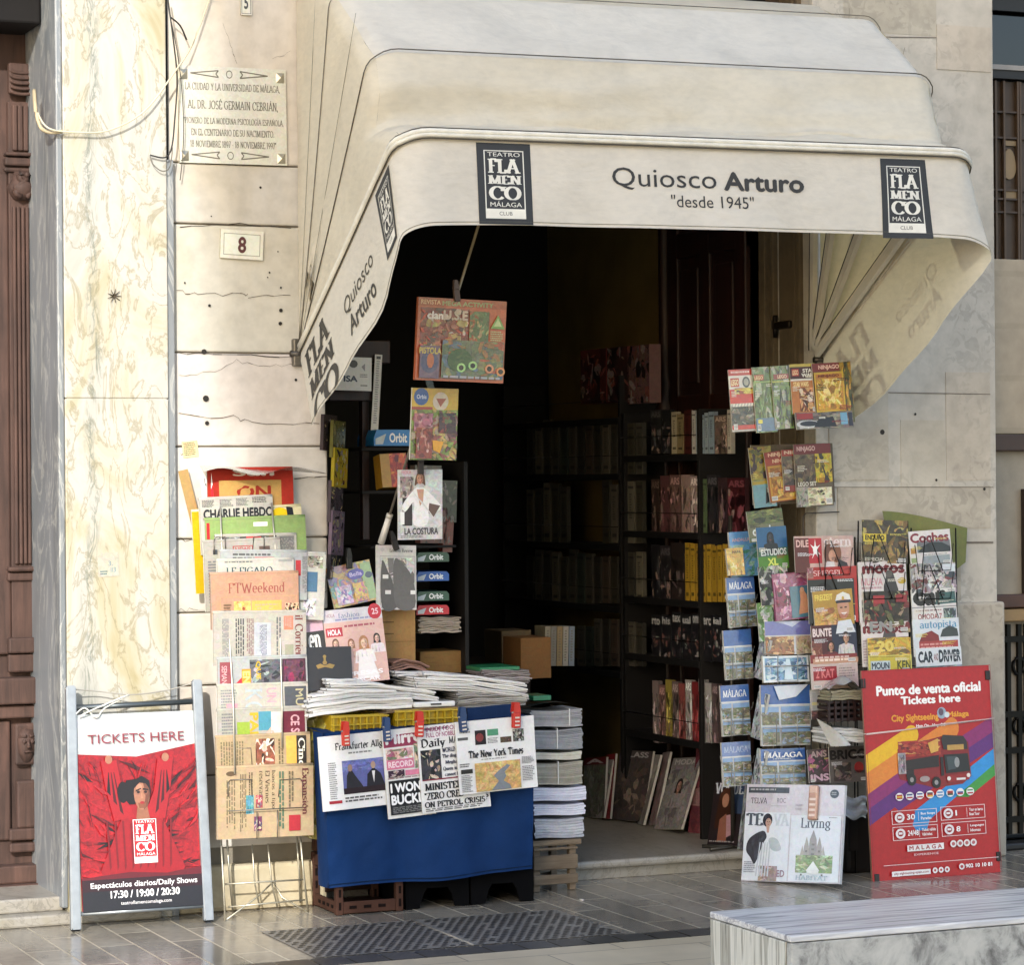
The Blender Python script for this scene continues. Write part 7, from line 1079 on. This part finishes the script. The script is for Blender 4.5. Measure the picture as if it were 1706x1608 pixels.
o = m.build('woven_body', M_WOODDARK); o.parent = bk; o.matrix_parent_inverse = bk.matrix_world.inverted()
m = MB(); a = P(1390, 1330, .28); b = P(1442, 1330, .28)
m.grid(lambda u, v: P(1388, 1322, .24).lerp(P(1444, 1330, .24), u).lerp(P(1392, 1360, .3).lerp(P(1444, 1366, .3), u), v)+Vector((0, -.02*math.sin(math.pi*u)+.01*math.sin(11*v+4*u), .01*math.sin(9*u))), 10, 8, '8a9096', 2); tag(m.build('plastic_bag', [M_PAPER, M_GLOSS, M_FILM]), 'pale plastic bag in the shadow under the low magazines', 'bag')
m = MB(); a = P(1395, 1456, .12); m.box((a.x, -.2, .001), (P(1446, 1456, .12).x, -.05, .3), '1f1a18', 0, .02); m.box((a.x+.01, -.21, .1), (a.x+.05, -.2, .28), '2c2725'); tag(m.build('storage_box', M_PAINT), 'dark storage box on the paving behind the pack of two women magazines', 'box')
# ------------------------------------------------------------------ the plastic wrapped pair of magazines on the ground
def telva(c):
    c.r(0, 0, 1, 1, 'b9b4ba'); c.poly([(.3, 0), (1, 0), (1, .3), (.45, .35), (.2, .5)], 'c4c0c6'); c.r(.02, .03, .44, .09, '45484a'); c.lines(.04, .045, .36, .075, 1, '9a9a9a'); c.t('TELVA', .05, .14, .22, .2, '4a4648', 'l1'); c.t('ROC', .32, .14, .41, .19, '7a7a7e', 's1'); c.r(.26, .22, .42, .225, '999'); c.e(.90, .09, .045, .045, '35383a'); c.lines(.87, .07, .93, .11, 2, '9a9a9a')
    c.r(0, .29, .465, .99, 'cdd3da'); c.t('TE', .01, .30, .2, .43, '4e545e', 'd'); c.t('VA', .29, .30, .46, .43, 'b8bfc8', 'd')
    c.b([(.02, .66), (.06, .56), (.18, .50), (.25, .48), (.3, .52), (.36, .58), (.39, .66), (.3, .7), (.27, .95), (.12, .95), (.1, .78)], 'd3d8dd'); c.b([(.03, .68), (.06, .56), (.19, .48), (.235, .54), (.20, .62), (.13, .82), (.08, .76)], '3a383c'); c.b([(.26, .56), (.34, .56), (.39, .66), (.34, .69), (.28, .66)], 'a9b2b6')
    c.e(.235, .37, .05, .07, '2a2628'); c.e(.245, .395, .03, .045, 'b08e80'); c.poly([(.225, .43), (.26, .43), (.255, .5), (.235, .5)], 'b08e80'); c.r(.23, .385, .242, .39, '2a2022'); c.r(.252, .385, .264, .39, '2a2022'); c.r(.24, .415, .256, .42, '8a4a4a')
    c.photo(.17, .84, .36, .995, ['8a7a70', 'a89a90', '6a5f58', 'b8aca4'], 12, 90, .3); c.lines(.02, .8, .14, .92, 4, '8a8e96'); [c.poly([(.14+.03*i, .95), (.17+.025*i, .6), (.18+.025*i, .6), (.155+.03*i, .95)], 'b4bac2') for i in range(5)]; c.t('ED', .36, .88, .44, .95, '8a6a78', 's2')
    c.r(.48, .315, .985, .99, 'ccd2d8'); c.t('Living', .58, .34, .88, .47, '4a4e56', 'l1'); c.lines(.86, .33, .96, .345, 1, '777')
    T = '8e8a84'
    for i, (x, w_, y) in enumerate(((.715, .05, .46), (.65, .035, .53), (.78, .035, .53), (.61, .03, .62), (.82, .03, .62))): c.poly([(x-w_, .86), (x-w_*.7, y+.1), (x, y), (x+w_*.7, y+.1), (x+w_, .86)], [T, '9a968e', '96928a', 'a09c92', 'a39f96'][i]); [c.r(x-w_*.3, y+.14+j*.05, x+w_*.3, y+.16+j*.05, '6e6a62') for j in range(4)]
    c.photo(.55, .72, .92, .90, ['7a8a5a', '98a478', '68784c', 'b0b89a'], 18, 91, .3); c.poly([(.66, .88), (.73, .78), (.8, .88)], 'd8dcd8'); c.r(.67, .87, .79, .91, 'd0d4d0'); c.t('HABITAT', .56, .925, .88, .975, '9ab0bc', 'r'); c.lines(.52, .2, .6, .28, 2, 'a9a4aa')
g0, g1 = G(1234, 1468), G(1399, 1473); tl = P(1246, 1307, -g0.y-.05); tr = P(1409, 1309, -g1.y-.05)
mt, w, h = frame_of((1246, 1307), (1409, 1309), (1234, 1468), (-g0.y-.06, -g1.y+.06, -g0.y))
tv = place('wrapped_magazines', 'plastic wrapped pair of white women and home magazines leaning on the paving', 'magazines', None, mt, w, h, telva, th=.02, bg='bdb8be', edge='c9c6c2', gloss=2)
m = MB(); X_, Y_ = (.705-.5)*w, (.5-.18)*h; m.box((X_-.022, Y_-.075, .002), (X_+.022, Y_+.07, .022), 'b08a78', 1, .008); m.box((X_-.018, Y_+.035, .003), (X_+.018, Y_+.068, .024), 'c8a898', 1, .004); [m.box((X_-.014, Y_-.06+i*.022, .0222), (X_+.014, Y_-.05+i*.022, .0226), 'd8c4b8', 1) for i in range(4)]; o = m.build('cosmetic_tube', [M_PAPER, M_GLOSS]); o.parent = tv
# ------------------------------------------------------------------ red ticket board
mt, w, h = frame_of((1437, 1118), (1649, 1108), (1452, 1471), (.36, .36, .43))
def bus(c):
    c.r(0, 0, 1, 1, 'a3151c')
    for k, (y, cc, a, b) in enumerate((('', '', 0, 0),)): pass
    def band(x0, y0, x1, y1, t, cc):                  # slanted bands of the poster
        c.poly([(x0, y0+t), (x1, y1+t), (x1, y1), (x0, y0)], cc)
    band(0, .40, .36, .27, .10, 'd8a81c'); c.e(.36, .315, .055, .045, 'd8a81c'); band(0, .50, .68, .245, .105, 'cf7a2e'); c.e(.68, .293, .055, .05, 'cf7a2e'); c.poly([(0, .585), (0, .485), (.3, .375), (.5, .4), (.2, .53)], 'cf7a2e')
    band(0, .60, 1, .25, .085, '7f2060'); band(0, .68, 1, .325, .075, '56206c'); c.poly([(.35, .68), (1, .405), (1, .48), (.42, .745)], '2a86c4'); c.poly([(.35, .69), (.45, .64), (.45, .735), (.36, .745)], '2a86c4'); c.poly([(.68, .625), (1, .48), (1, .535), (.78, .63)], '3a8a3c'); c.poly([(0, .585), (.25, .49), (.25, .56), (0, .66)], '7f2060'); c.poly([(0, .655), (.35, .52), (.35, .6), (0, .735)], '56206c'); c.poly([(0, .735), (.2, .655), (.34, .74), (0, .9)], 'a3151c'); c.r(0, .745, .999, 1, 'a3151c'); c.poly([(.36, .69), (.5, .66), (.44, .77), (.36, .775), (.33, .745)], '2a86c4')
    c.t('Punto de venta oficial', .105, .075, .925, .125, 'eeeae6', 's4'); c.t('Tickets here', .29, .132, .76, .172, 'eeeae6', 's4')
    c.t('City Sightseeing', .21, .217, .58, .26, 'd8902c', 's4'); c.t('Málaga', .65, .215, .82, .25, 'd8902c', 's4'); c.e(.605, .22, .036, .028, '8a9aa8'); c.e(.60, .215, .02, .018, '5a4a5a'); c.e(.645, .23, .02, .014, 'c8ccd0'); c.t('Hop On - Hop Off', .40, .268, .63, .288, 'e8e4e2', 's3')
    # the bus
    RB, DK = '7a1a20', '22181c'
    c.poly([(.24, .50), (.245, .38), (.56, .335), (.60, .33), (.60, .34), (.80, .365), (.81, .53), (.74, .565), (.52, .575), (.25, .525)], RB); c.photo(.25, .345, .58, .42, ['8a2a24', 'a84a34', '7a1a20', 'c08a50', '5a1a1c'], 18, 95, .25); c.poly([(.25, .44), (.56, .42), (.56, .475), (.25, .485)], DK); c.poly([(.3, .485), (.36, .482), (.36, .53), (.3, .525)], DK); c.poly([(.48, .36), (.56, .34), (.56, .40), (.5, .41)], 'c89a4a')
    c.poly([(.585, .345), (.60, .325), (.76, .335), (.785, .36), (.79, .40), (.60, .395)], '2a2426'); c.poly([(.63, .375), (.76, .375), (.76, .40), (.63, .40)], 'b08a4a'); c.poly([(.60, .42), (.79, .42), (.80, .505), (.61, .51)], '1a1c20'); c.poly([(.62, .43), (.7, .43), (.69, .49), (.63, .495)], '3a4448'); c.e(.70, .46, .02, .025, '8a8a8a'); c.r(.57, .43, .595, .52, DK)
    for x in (.34, .53): c.e(x, .55 if x > .5 else .53, .035, .028, '161214'); c.e(x, .55 if x > .5 else .53, .015, .012, '8a8486')
    c.poly([(.61, .52), (.80, .515), (.79, .545), (.62, .555)], '8a2024'); c.r(.69, .535, .76, .545, 'd8d4d0'); c.e(.63, .535, .015, .01, 'd8d0c8'); c.e(.785, .525, .015, .01, 'd8d0c8'); c.e(.44, .53, .04, .014, '9a8a88'); c.photo(.24, .40, .30, .5, ['8a8284', '5a5256', 'a89a98'], 8, 96)
    for i, (a, b, d_) in enumerate((('a03028', 'c8a030', 'a03028'), ('2a3a6a', 'c8c8cc', 'a03040'), ('2a3a7a', 'd8d8d8', 'a03040'), ('2a2a2a', 'a03030', 'c8a030'), ('4a7aa8', 'd8d8d8', '4a7aa8'), ('a03030', '8a2a2a', '2a4a3a'), ('d8d8d8', '2a3a7a', 'a03030'), ('3a7a4a', 'd8d8d8', 'a03030'))):
        x = .235+i*.079; y = .607-.005*i/8; c.e(x, y, .031, .019, 'dcd8d6'); c.r(x-.022, y-.010, x+.022, y-.003, a); c.r(x-.022, y-.003, x+.022, y+.004, b); c.r(x-.022, y+.004, x+.022, y+.011, d_)
    for x0, y0, n1, t1, t2 in ((.165, .672, '30', 'Bus Stops', 'Paradas'), (.545, .668, '1', 'Tour en barco', 'Boat Tour'), (.165, .748, '24/48', 'Ticket válido', 'Valid ticket'), (.545, .745, '8', 'Languages', 'Idiomas')):
        c.fr(x0, y0, x0+.35, y0+.065, .0028, 'e0c8c8', .0045); c.e(x0+.06, y0+.033, .038, .024, 'dcd4d4'); c.e(x0+.06, y0+.033, .022, .014, '8a1a20'); c.r(x0+.045, y0+.027, x0+.075, y0+.037, 'dcd4d4'); c.t(n1, x0+.115, y0+.02, x0+{'1': .128, '8': .148, '30': .18}.get(n1, .2), y0+.046, 'ece8e6', 's2'); c.r(x0+.205, y0+.012, x0+.208, y0+.055, 'e0d0d0'); c.t(t1, x0+.225, y0+.015, x0+.335, y0+.029, 'ece8e6', 's2'); c.t(t2, x0+.225, y0+.036, x0+.305, y0+.05, 'ece8e6', 's2')
    c.r(.27, .838, .555, .868, 'dcd6d4'); c.t('M A L A G A', .285, .842, .54, .863, '9a3a3c', 's3'); c.t('EXPERIENCE', .32, .88, .51, .89, 'd8b0b0', 's2')
    for i in range(4): c.e(.63+i*.053, .847, .025, .017, 'dcd6d4'); c.e(.63+i*.053, .847, .013, .009, 'a85a5c')
    c.r(.08, .925, .98, .928, 'd8c0c0'); c.r(.14, .957, .44, .981, 'e0dcda'); c.t('city-sightseeing-spain.com', .155, .962, .425, .977, '8a3a3c', 's2')
    for i in range(3): c.e(.475+i*.047, .966, .02, .014, 'e0dcda'); c.e(.475+i*.047, .966, .009, .006, 'a83a3c')
    c.e(.685, .958, .022, .015, 'dcd6d4'); c.e(.685, .958, .012, .008, 'a83a3c'); c.t('902 10 10 81', .715, .947, .925, .966, 'ece8e6', 's3')
    c.fr(0, 0, 1, 1, .002, '8a1016', .003); c.poly([(0, .30), (.25, .292), (.6, .27), (1, .258), (1, .261), (.6, .274), (.25, .296), (0, .305)], 'c8a8a4')
rb = place('ticket_board', 'large red ticket board with sightseeing bus and coloured bands leaning by the pier', 'board', None, mt, w, h, bus, th=.012, bg='a3151c', edge='8a6a5a', gloss=1)
for x, y in ((.005, .06), (.985, .05), (.03, .985), (.99, .925)):
    m = MB(); m.box(((x-.5)*w-.012, (.5-y)*h-.02, -.016), ((x-.5)*w+.012, (.5-y)*h+.02, .006), '1f1716', 0, .003); o = m.build('corner_clip', M_PLASTIC); o.parent = rb
m = MB(); m.tube([((0-.5)*w-.01, (.5-.30)*h, .004), ((.4-.5)*w, (.5-.287)*h, .005), ((1-.5)*w+.01, (.5-.26)*h, .004)], .0022, 'c8beb4', 5); tag(m.build('tie_cord', M_PLASTIC, None, mt.copy()), 'thin pale cord tied across the red ticket board', 'cord')
# ------------------------------------------------------------------ book shelves along the side of the shop
XS = .74
for nm, y0, y1, tops, lb in (('bookshelf', .52, 1.30, (756, 888, 1003, 1103, 1238), 'black wall shelf full of paperbacks and magazines near the shop door'), ('bookshelf', 1.34, 2.75, (700, 790, 905, 1005, 1110), 'black wall shelf in the dark depth of the shop')):
    t = thing(nm, lb, 'bookshelf', (XS, y0, ZS), 'wall shelves in the shop'); bpy.context.view_layer.update()
    ref = 1170 if y0 < 1 else 960
    zs = [PX(ref, y, XS).z for y in tops]
    for z in zs:
        m = MB(); m.box((XS-.01, y0, z-.03), (.98, y1, z), '0f0d0c', 0, .003); o = m.build('shelf', M_DARK); o.parent = t; o.matrix_parent_inverse = t.matrix_world.inverted()
        m = MB(); m.tube([(XS-.015, y0, z+.085), (XS-.015, y1, z+.085)], .002, '1a1614', 5); o = m.build('rail', M_METAL); o.parent = t; o.matrix_parent_inverse = t.matrix_world.inverted()
    for y in (y0, y1): m = MB(); m.box((XS-.006, y-.012, ZS), (.97, y+.012, max(zs)+.2), '14110f', 0, .003); o = m.build('side_panel', M_DARK); o.parent = t; o.matrix_parent_inverse = t.matrix_world.inverted()
def shelf_item(n, label, x0, x1, yt, yb, art, bg, group, th=.02, X=XS+.012, gloss=1, tilt=0):
    a, b, t = PX(x0, yb, X), PX(x1, yb, X), PX((x0+x1)/2, yt, X); w_ = abs(b.y-a.y); zb = (a.z+b.z)/2; h_ = t.z-zb; c_ = math.cos(tilt); s_ = math.sin(tilt)
    mt = Matrix(((0, 0, -1, X), (-1, 0, 0, (a.y+b.y)/2), (0, 1, 0, zb+h_/2), (0, 0, 0, 1)))
    return place(n, label, n.replace('_', ' '), group, mt, w_, h_, art, th=th, bg=bg, gloss=gloss, edge=(bg if th > .03 else '%02x%02x%02x' % tuple(int(int(bg[i:i+2], 16)*.75) for i in (0, 2, 4))))
def spine(c0, ink, seed):
    def f(c):
        r = random.Random(seed); c.r(.1, .08, .9, .12, ink); c.lines(.28, .2, .72, .62, 7, ink, 0, .6, .5); c.r(.2, .84, .8, .9, ink)
    return f
def cover(pal, seed, ttl=None, tc='ccc'):
    def f(c):
        c.photo(0, .2, 1, 1, pal, 10, seed, .4); c.r(0, 0, 1, .2, pal[0])
        if ttl: c.t(ttl, .05, .04, .95, .17, tc, 's3')
    return f
RS = 'books and magazines on the near wall shelf'
ROW = [
 (756, 686, [(1085, 1102, '2c2a2a', 'black book with white picture panel', 1), (1103, 1118, '222224', 'black book with grey portrait panel', 1), (1119, 1128, 'b0a488', 'cream spine', 0), (1128, 1139, '8a7a58', 'tan spine', 0), (1140, 1152, '4a2420', 'dark red spine', 0), (1153, 1159, 'c4c0b8', 'thin white spine', 0), (1160, 1166, '9aa8b0', 'pale blue spine next to the thin white one', 0), (1167, 1173, '90a0aa', 'pale blue spine, second of the set', 0), (1174, 1180, '98a6ae', 'pale blue spine, third of the set', 0), (1181, 1190, '8e9ea8', 'pale blue spine, last of the set', 0), (1191, 1211, '6a5a50', 'brown book with dark diamond', 1), (1212, 1218, 'b8b0a0', 'ivory spine by the toy magazines', 0)]),
 (888, 794, [(1086, 1100, '3a2c26', 'brown magazine edge', 1), (1101, 1116, '5a3a3a', 'dark rose magazine', 1), (1117, 1134, '6a4f4a', 'magazine with dark pink cover', 1), (1136, 1150, '9a8078', 'pale pink novel with vertical title', 1), (1151, 1166, 'a08a84', 'pale pink novel beside its twin', 1), (1167, 1178, '5a6a4a', 'green spined book', 0), (1179, 1196, '2c2a2c', 'black and grey magazine with figure', 1), (1197, 1212, '3a2a2c', 'dark plum magazine', 1), (1213, 1242, '3f1a1e', 'maroon album with white label', 1)]),
 (1003, 908, [(1086, 1100, '1f1e20', 'black comic with grey letters', 1), (1101, 1118, '2a2628', 'black comic with number', 1), (1119, 1140, '2c2422', 'dark brown comic', 1)]+[(1142+i*9, 1149+i*9, ['a8842a', 'b08c2e', '9c7a26'][i % 3], ['yellow spined', 'worn yellow', 'amber'][i % 3]+' journal, '+['first', 'second', 'third', 'fourth', 'fifth', 'sixth', 'seventh', 'eighth'][i]+' of the yellow row', 0) for i in range(8)]),
 (1103, 1022, [(1086+i*17, 1101+i*17, '1c1b1d', 'black magazine with pale title, '+['first', 'second', 'third', 'fourth', 'fifth', 'sixth', 'seventh'][i]+' in the black row', 2) for i in range(7)]),
 (1238, 1136, [(1088+i*11, 1098+i*11, ['8a7a74', '7a5a52', '9a8a40', '6a5a54', '8a4a44', 'a09890', '7a2a2a', '8a8480', 'a8a29a', '5a4a48'][i], ['grey', 'brown', 'yellow', 'taupe', 'rose', 'white', 'red', 'silver', 'ivory', 'dark'][i]+' edged magazine packed in the low shelf row', 1) for i in range(10)])]
sd = 100
for yb, yt, items in ROW:
    for x0, x1, c, lb, k in items:
        sd += 1; c2 = '%02x%02x%02x' % tuple(min(255, int(int(c[i:i+2], 16)*1.5)+30) for i in (0, 2, 4)); c3 = '%02x%02x%02x' % tuple(int(int(c[i:i+2], 16)*.5) for i in (0, 2, 4))
        art = spine(c, c3, sd) if k == 0 else (cover([c, c2, c3, '8a7268', c3], sd, 'ARS' if sd % 2 else None, c2) if k == 1 else (lambda c_, sd=sd: (c_.photo(0, .3, 1, .9, ['1c1b1d', '3a3436', '6a4a44', '1c1b1d', '8a8480'], 8, sd, .4), c_.t(['rto', 'his', 'tex', 'ual', 'omm', 'erc', 'ial'][sd % 7], .08, .04, .95, .2, 'b0aeac', 's3'))))
        shelf_item('book' if k == 0 else 'magazine', lb if len(lb.split()) > 3 else lb+' on the near shelf', x0, x1, yt+random.uniform(-4, 6), yb, art, c, RS)
FS = 'books on the far wall shelf'
cols = ['423f37', '4e4b42', '36332d', '605a4e', '464236', '544f46', '3d392e', '6f695a', '3a423a', '4e4239']
for r_, (yb, yt) in enumerate(((790, 700), (905, 806), (1005, 920), (1110, 1035))):
    for i in range(14):
        x = 878+i*14
        if r_ == 1 and 4 < i < 9: continue
        if r_ == 3 and i < 6: continue
        c = cols[(i*7+r_*3) % 10]; adj = ['tan', 'grey', 'dusty brown', 'pale', 'olive', 'faded', 'dun', 'cream', 'greenish', 'russet'][(i*7+r_*3) % 10]
        shelf_item('book', adj+' spine on the '+['top', 'second', 'third', 'bottom'][r_]+' row of the dark far shelf', x, x+11, yt+random.uniform(-6, 10), yb, spine(c, '16140f', 200+i+r_*20), c, FS)
for i, (x0, x1, y0, y1, c) in enumerate(((968, 1010, 582, 672, '5a2420'), (1012, 1048, 578, 668, '4a2a26'), (1046, 1082, 575, 672, '6a4f4c'))):
    shelf_item('wrapped_pack', ['dull red', 'brown', 'pink and black'][i]+' film wrapped pack on top of the far shelf', x0, x1, y0, y1, lambda c_: c_.photo(0, 0, 1, 1, [c, '2a1a18', '7a4a44', '1a1414', '8a7a76'], 18, 150+i, .3), c, 'packs on top of the far shelf', .06, XS+.02, 2)
# magazines leaning along the floor of the entrance
FL = 'magazines leaning on the floor of the entrance'
def onfloor(label, BLp, BRp, TLp, TRp, lean_, art, bg):
    a, b = G(*BLp, ZS+.002), G(*BRp, ZS+.002); dl = -a.y; dr = -b.y
    mt, w, h = frame_of(TLp, TRp, BLp, (dl-lean_, dr-lean_, dl)); return place('magazine', label, 'magazine', FL, mt, w, h, art, th=.012, bg=bg, gloss=1)
for i, (bl, br, tl, tr, bg, lb, ttl, pal) in enumerate((
 ((972, 1362), (1006, 1368), (972, 1264), (1008, 1262), '5a5650', 'grey green magazine with red top at the inner end of the floor row', 'A', ['5a5a50', '6a6a60', '4a463e', '7a7a70']),
 ((985, 1364), (1012, 1368), (998, 1268), (1020, 1266), '6a625c', 'grey magazine with pale figure in the floor row', None, ['8a8480', '5a5450', '6a625c']),
 ((1002, 1366), (1020, 1368), (1012, 1258), (1026, 1256), '6a1a1e', 'thin red magazine in the floor row', None, ['6a1a1e', '5a1418', '7a2a2c']),
 ((1020, 1366), (1062, 1376), (1031, 1250), (1085, 1252), '4a4644', 'black titled magazine with CLASS and brown collage', 'CLASS', ['4a4240', '6a5a50', '8a7a6a', '5a4a44', '3a3432']),
 ((1064, 1374), (1078, 1378), (1088, 1258), (1098, 1258), '8a847c', 'sheaf of pale magazine edges in the floor row', None, ['8a847c', '6a645c', 'a09a92']),
 ((1082, 1376), (1100, 1380), (1104, 1255), (1115, 1253), '8a7a78', 'rose edged magazine leaning back in the floor row', None, ['8a7a78', '9a6a6c', '6a5a58']),
 ((1090, 1382), (1150, 1390), (1122, 1264), (1168, 1262), '5f5a5a', 'grey fashion magazine with dark haired woman on the floor', 'MODA', ['7a7674', '5f5a5a', '8a8482']),
 ((1150, 1388), (1180, 1392), (1158, 1235), (1202, 1238), '5a2a30', 'dull red magazine with standing figure on the floor', None, ['5a2a30', '6a3a3c', '7a5a58', '4a2228']))):
    def art(c, ttl=ttl, pal=pal, i=i):
        c.photo(0, .12, 1, 1, pal, 14, 170+i, .35); c.r(0, 0, 1, .12, '5a1a1c' if i == 0 else pal[0])
        if ttl: c.t(ttl, .1, .02, .9, .10, 'b0aca8', 's3')
        if i in (6, 7): c.bust(.5, .4, .16, 'a07a6a', '221a18', pal[2])
    onfloor(lb, bl, br, tl, tr, .06, art, bg)
onfloor('dark fashion magazine with large serif title and long haired woman', (1180, 1408), (1229, 1416), (1190, 1302), (1241, 1303), .05, lambda c: (c.r(0, 0, 1, 1, '2a2224'), c.r(.55, .0, 1, .5, '3a4a66'), c.t('VOGUE', .02, .02, .98, .2, 'c8ccd4', 'd'), c.e(.42, .3, .22, .2, '4a2c1e'), c.poly([(.2, .3), (.62, .3), (.7, .7), (.15, .75)], '3a2218'), c.e(.42, .3, .11, .11, 'a87860'), c.poly([(.4, .55), (.75, .5), (.85, .8), (.5, .9)], 'a88084'), c.poly([(.3, .6), (.5, .5), (.6, .95), (.3, .95)], '8a5a48'), c.lines(.05, .93, .9, .97, 1, '8a8482')), '2a2224')
onfloor('pale thin magazine edge beside the dark fashion magazine', (1230, 1416), (1240, 1418), (1240, 1304), (1250, 1304), .05, lambda c: c.photo(0, 0, 1, 1, ['7a7e80', '4a4e52', '9a9ea0'], 8, 190), '7a7e80')
# ------------------------------------------------------------------ marble bench in the street
ZB = .45; A0, A1 = G(1173, 1520, ZB), G(1326, 1560, ZB)
k = N('veined_bench_marble'); v = k.pos((.25, 5, 5)); n1 = k.noise(v, 2.2, 6, .6, .4); c = k.ramp(n1, [(.36, '8a8a90'), (.43, 'd6d3cd'), (.48, '98969a'), (.52, 'dad7d2'), (.57, 'bdbbbb'), (.62, 'dedbd6'), (.68, '8e8c8e')]); k.base(c); k.bump(k.noise(k.pos(), 50, 3), .05, .002); M_BTOP = k.set(.22)
k = N('mottled_bench_marble'); v = k.pos(); n1 = k.noise(k.pos((1, 1, .8), (0, .5, 0)), 11, 10, .68, .5); c = k.ramp(n1, [(.34, '63615d'), (.43, '8f8d88'), (.50, 'aeaca5'), (.62, 'bebbb3')]); k.base(c); k.bump(k.noise(v, 40, 5), .3, .004); M_BSIDE = k.set(.5)
k = N('striped_bench_marble'); v = k.pos((1, 14, .5)); n1 = k.noise(v, 2.0, 6, .6, .5); c = k.ramp(n1, [(.36, '6a675f'), (.43, 'b0ac9f'), (.48, '8d897d'), (.53, 'd2cec2'), (.62, 'c4c0b3'), (.68, '9a968a')]); k.base(c); k.bump(k.noise(v, 6, 5), .4, .004); M_BEND = k.set(.55)
be = thing('bench', 'low block bench of grey white veined marble in the street', 'bench', (A1.x+1, A1.y, 0)); bpy.context.view_layer.update()
m = MB(); X0 = (A0.x+A1.x)/2; X1 = X0+2.6; m.box((X0, A1.y, ZB-.018), (X1, A0.y, ZB), WH, 0, .004); o = m.build('seat', M_BTOP); o.parent = be; o.matrix_parent_inverse = be.matrix_world.inverted()
m = MB(); m.box((X0+.004, A1.y+.002, 0), (X1, A1.y+.03, ZB-.0205), WH, 0, .003); m.box((X0+.03, A0.y-.03, 0), (X1, A0.y-.002, ZB-.0205), WH, 0, .003); o = m.build('side_slab', M_BSIDE); o.parent = be; o.matrix_parent_inverse = be.matrix_world.inverted()
m = MB(); m.box((X0+.0005, A1.y+.0305, 0), (X0+.03, A0.y-.002, ZB-.0205), WH, 0, .003); o = m.build('end_slab', M_BEND); o.parent = be; o.matrix_parent_inverse = be.matrix_world.inverted()
m = MB(); m.tube([G(966, 1500), G(972, 1501)], .005, 'b9b4a8'); tag(m.build('paper_scrap', M_PAPER), 'tiny white paper scrap on the paving before the step', 'scrap')
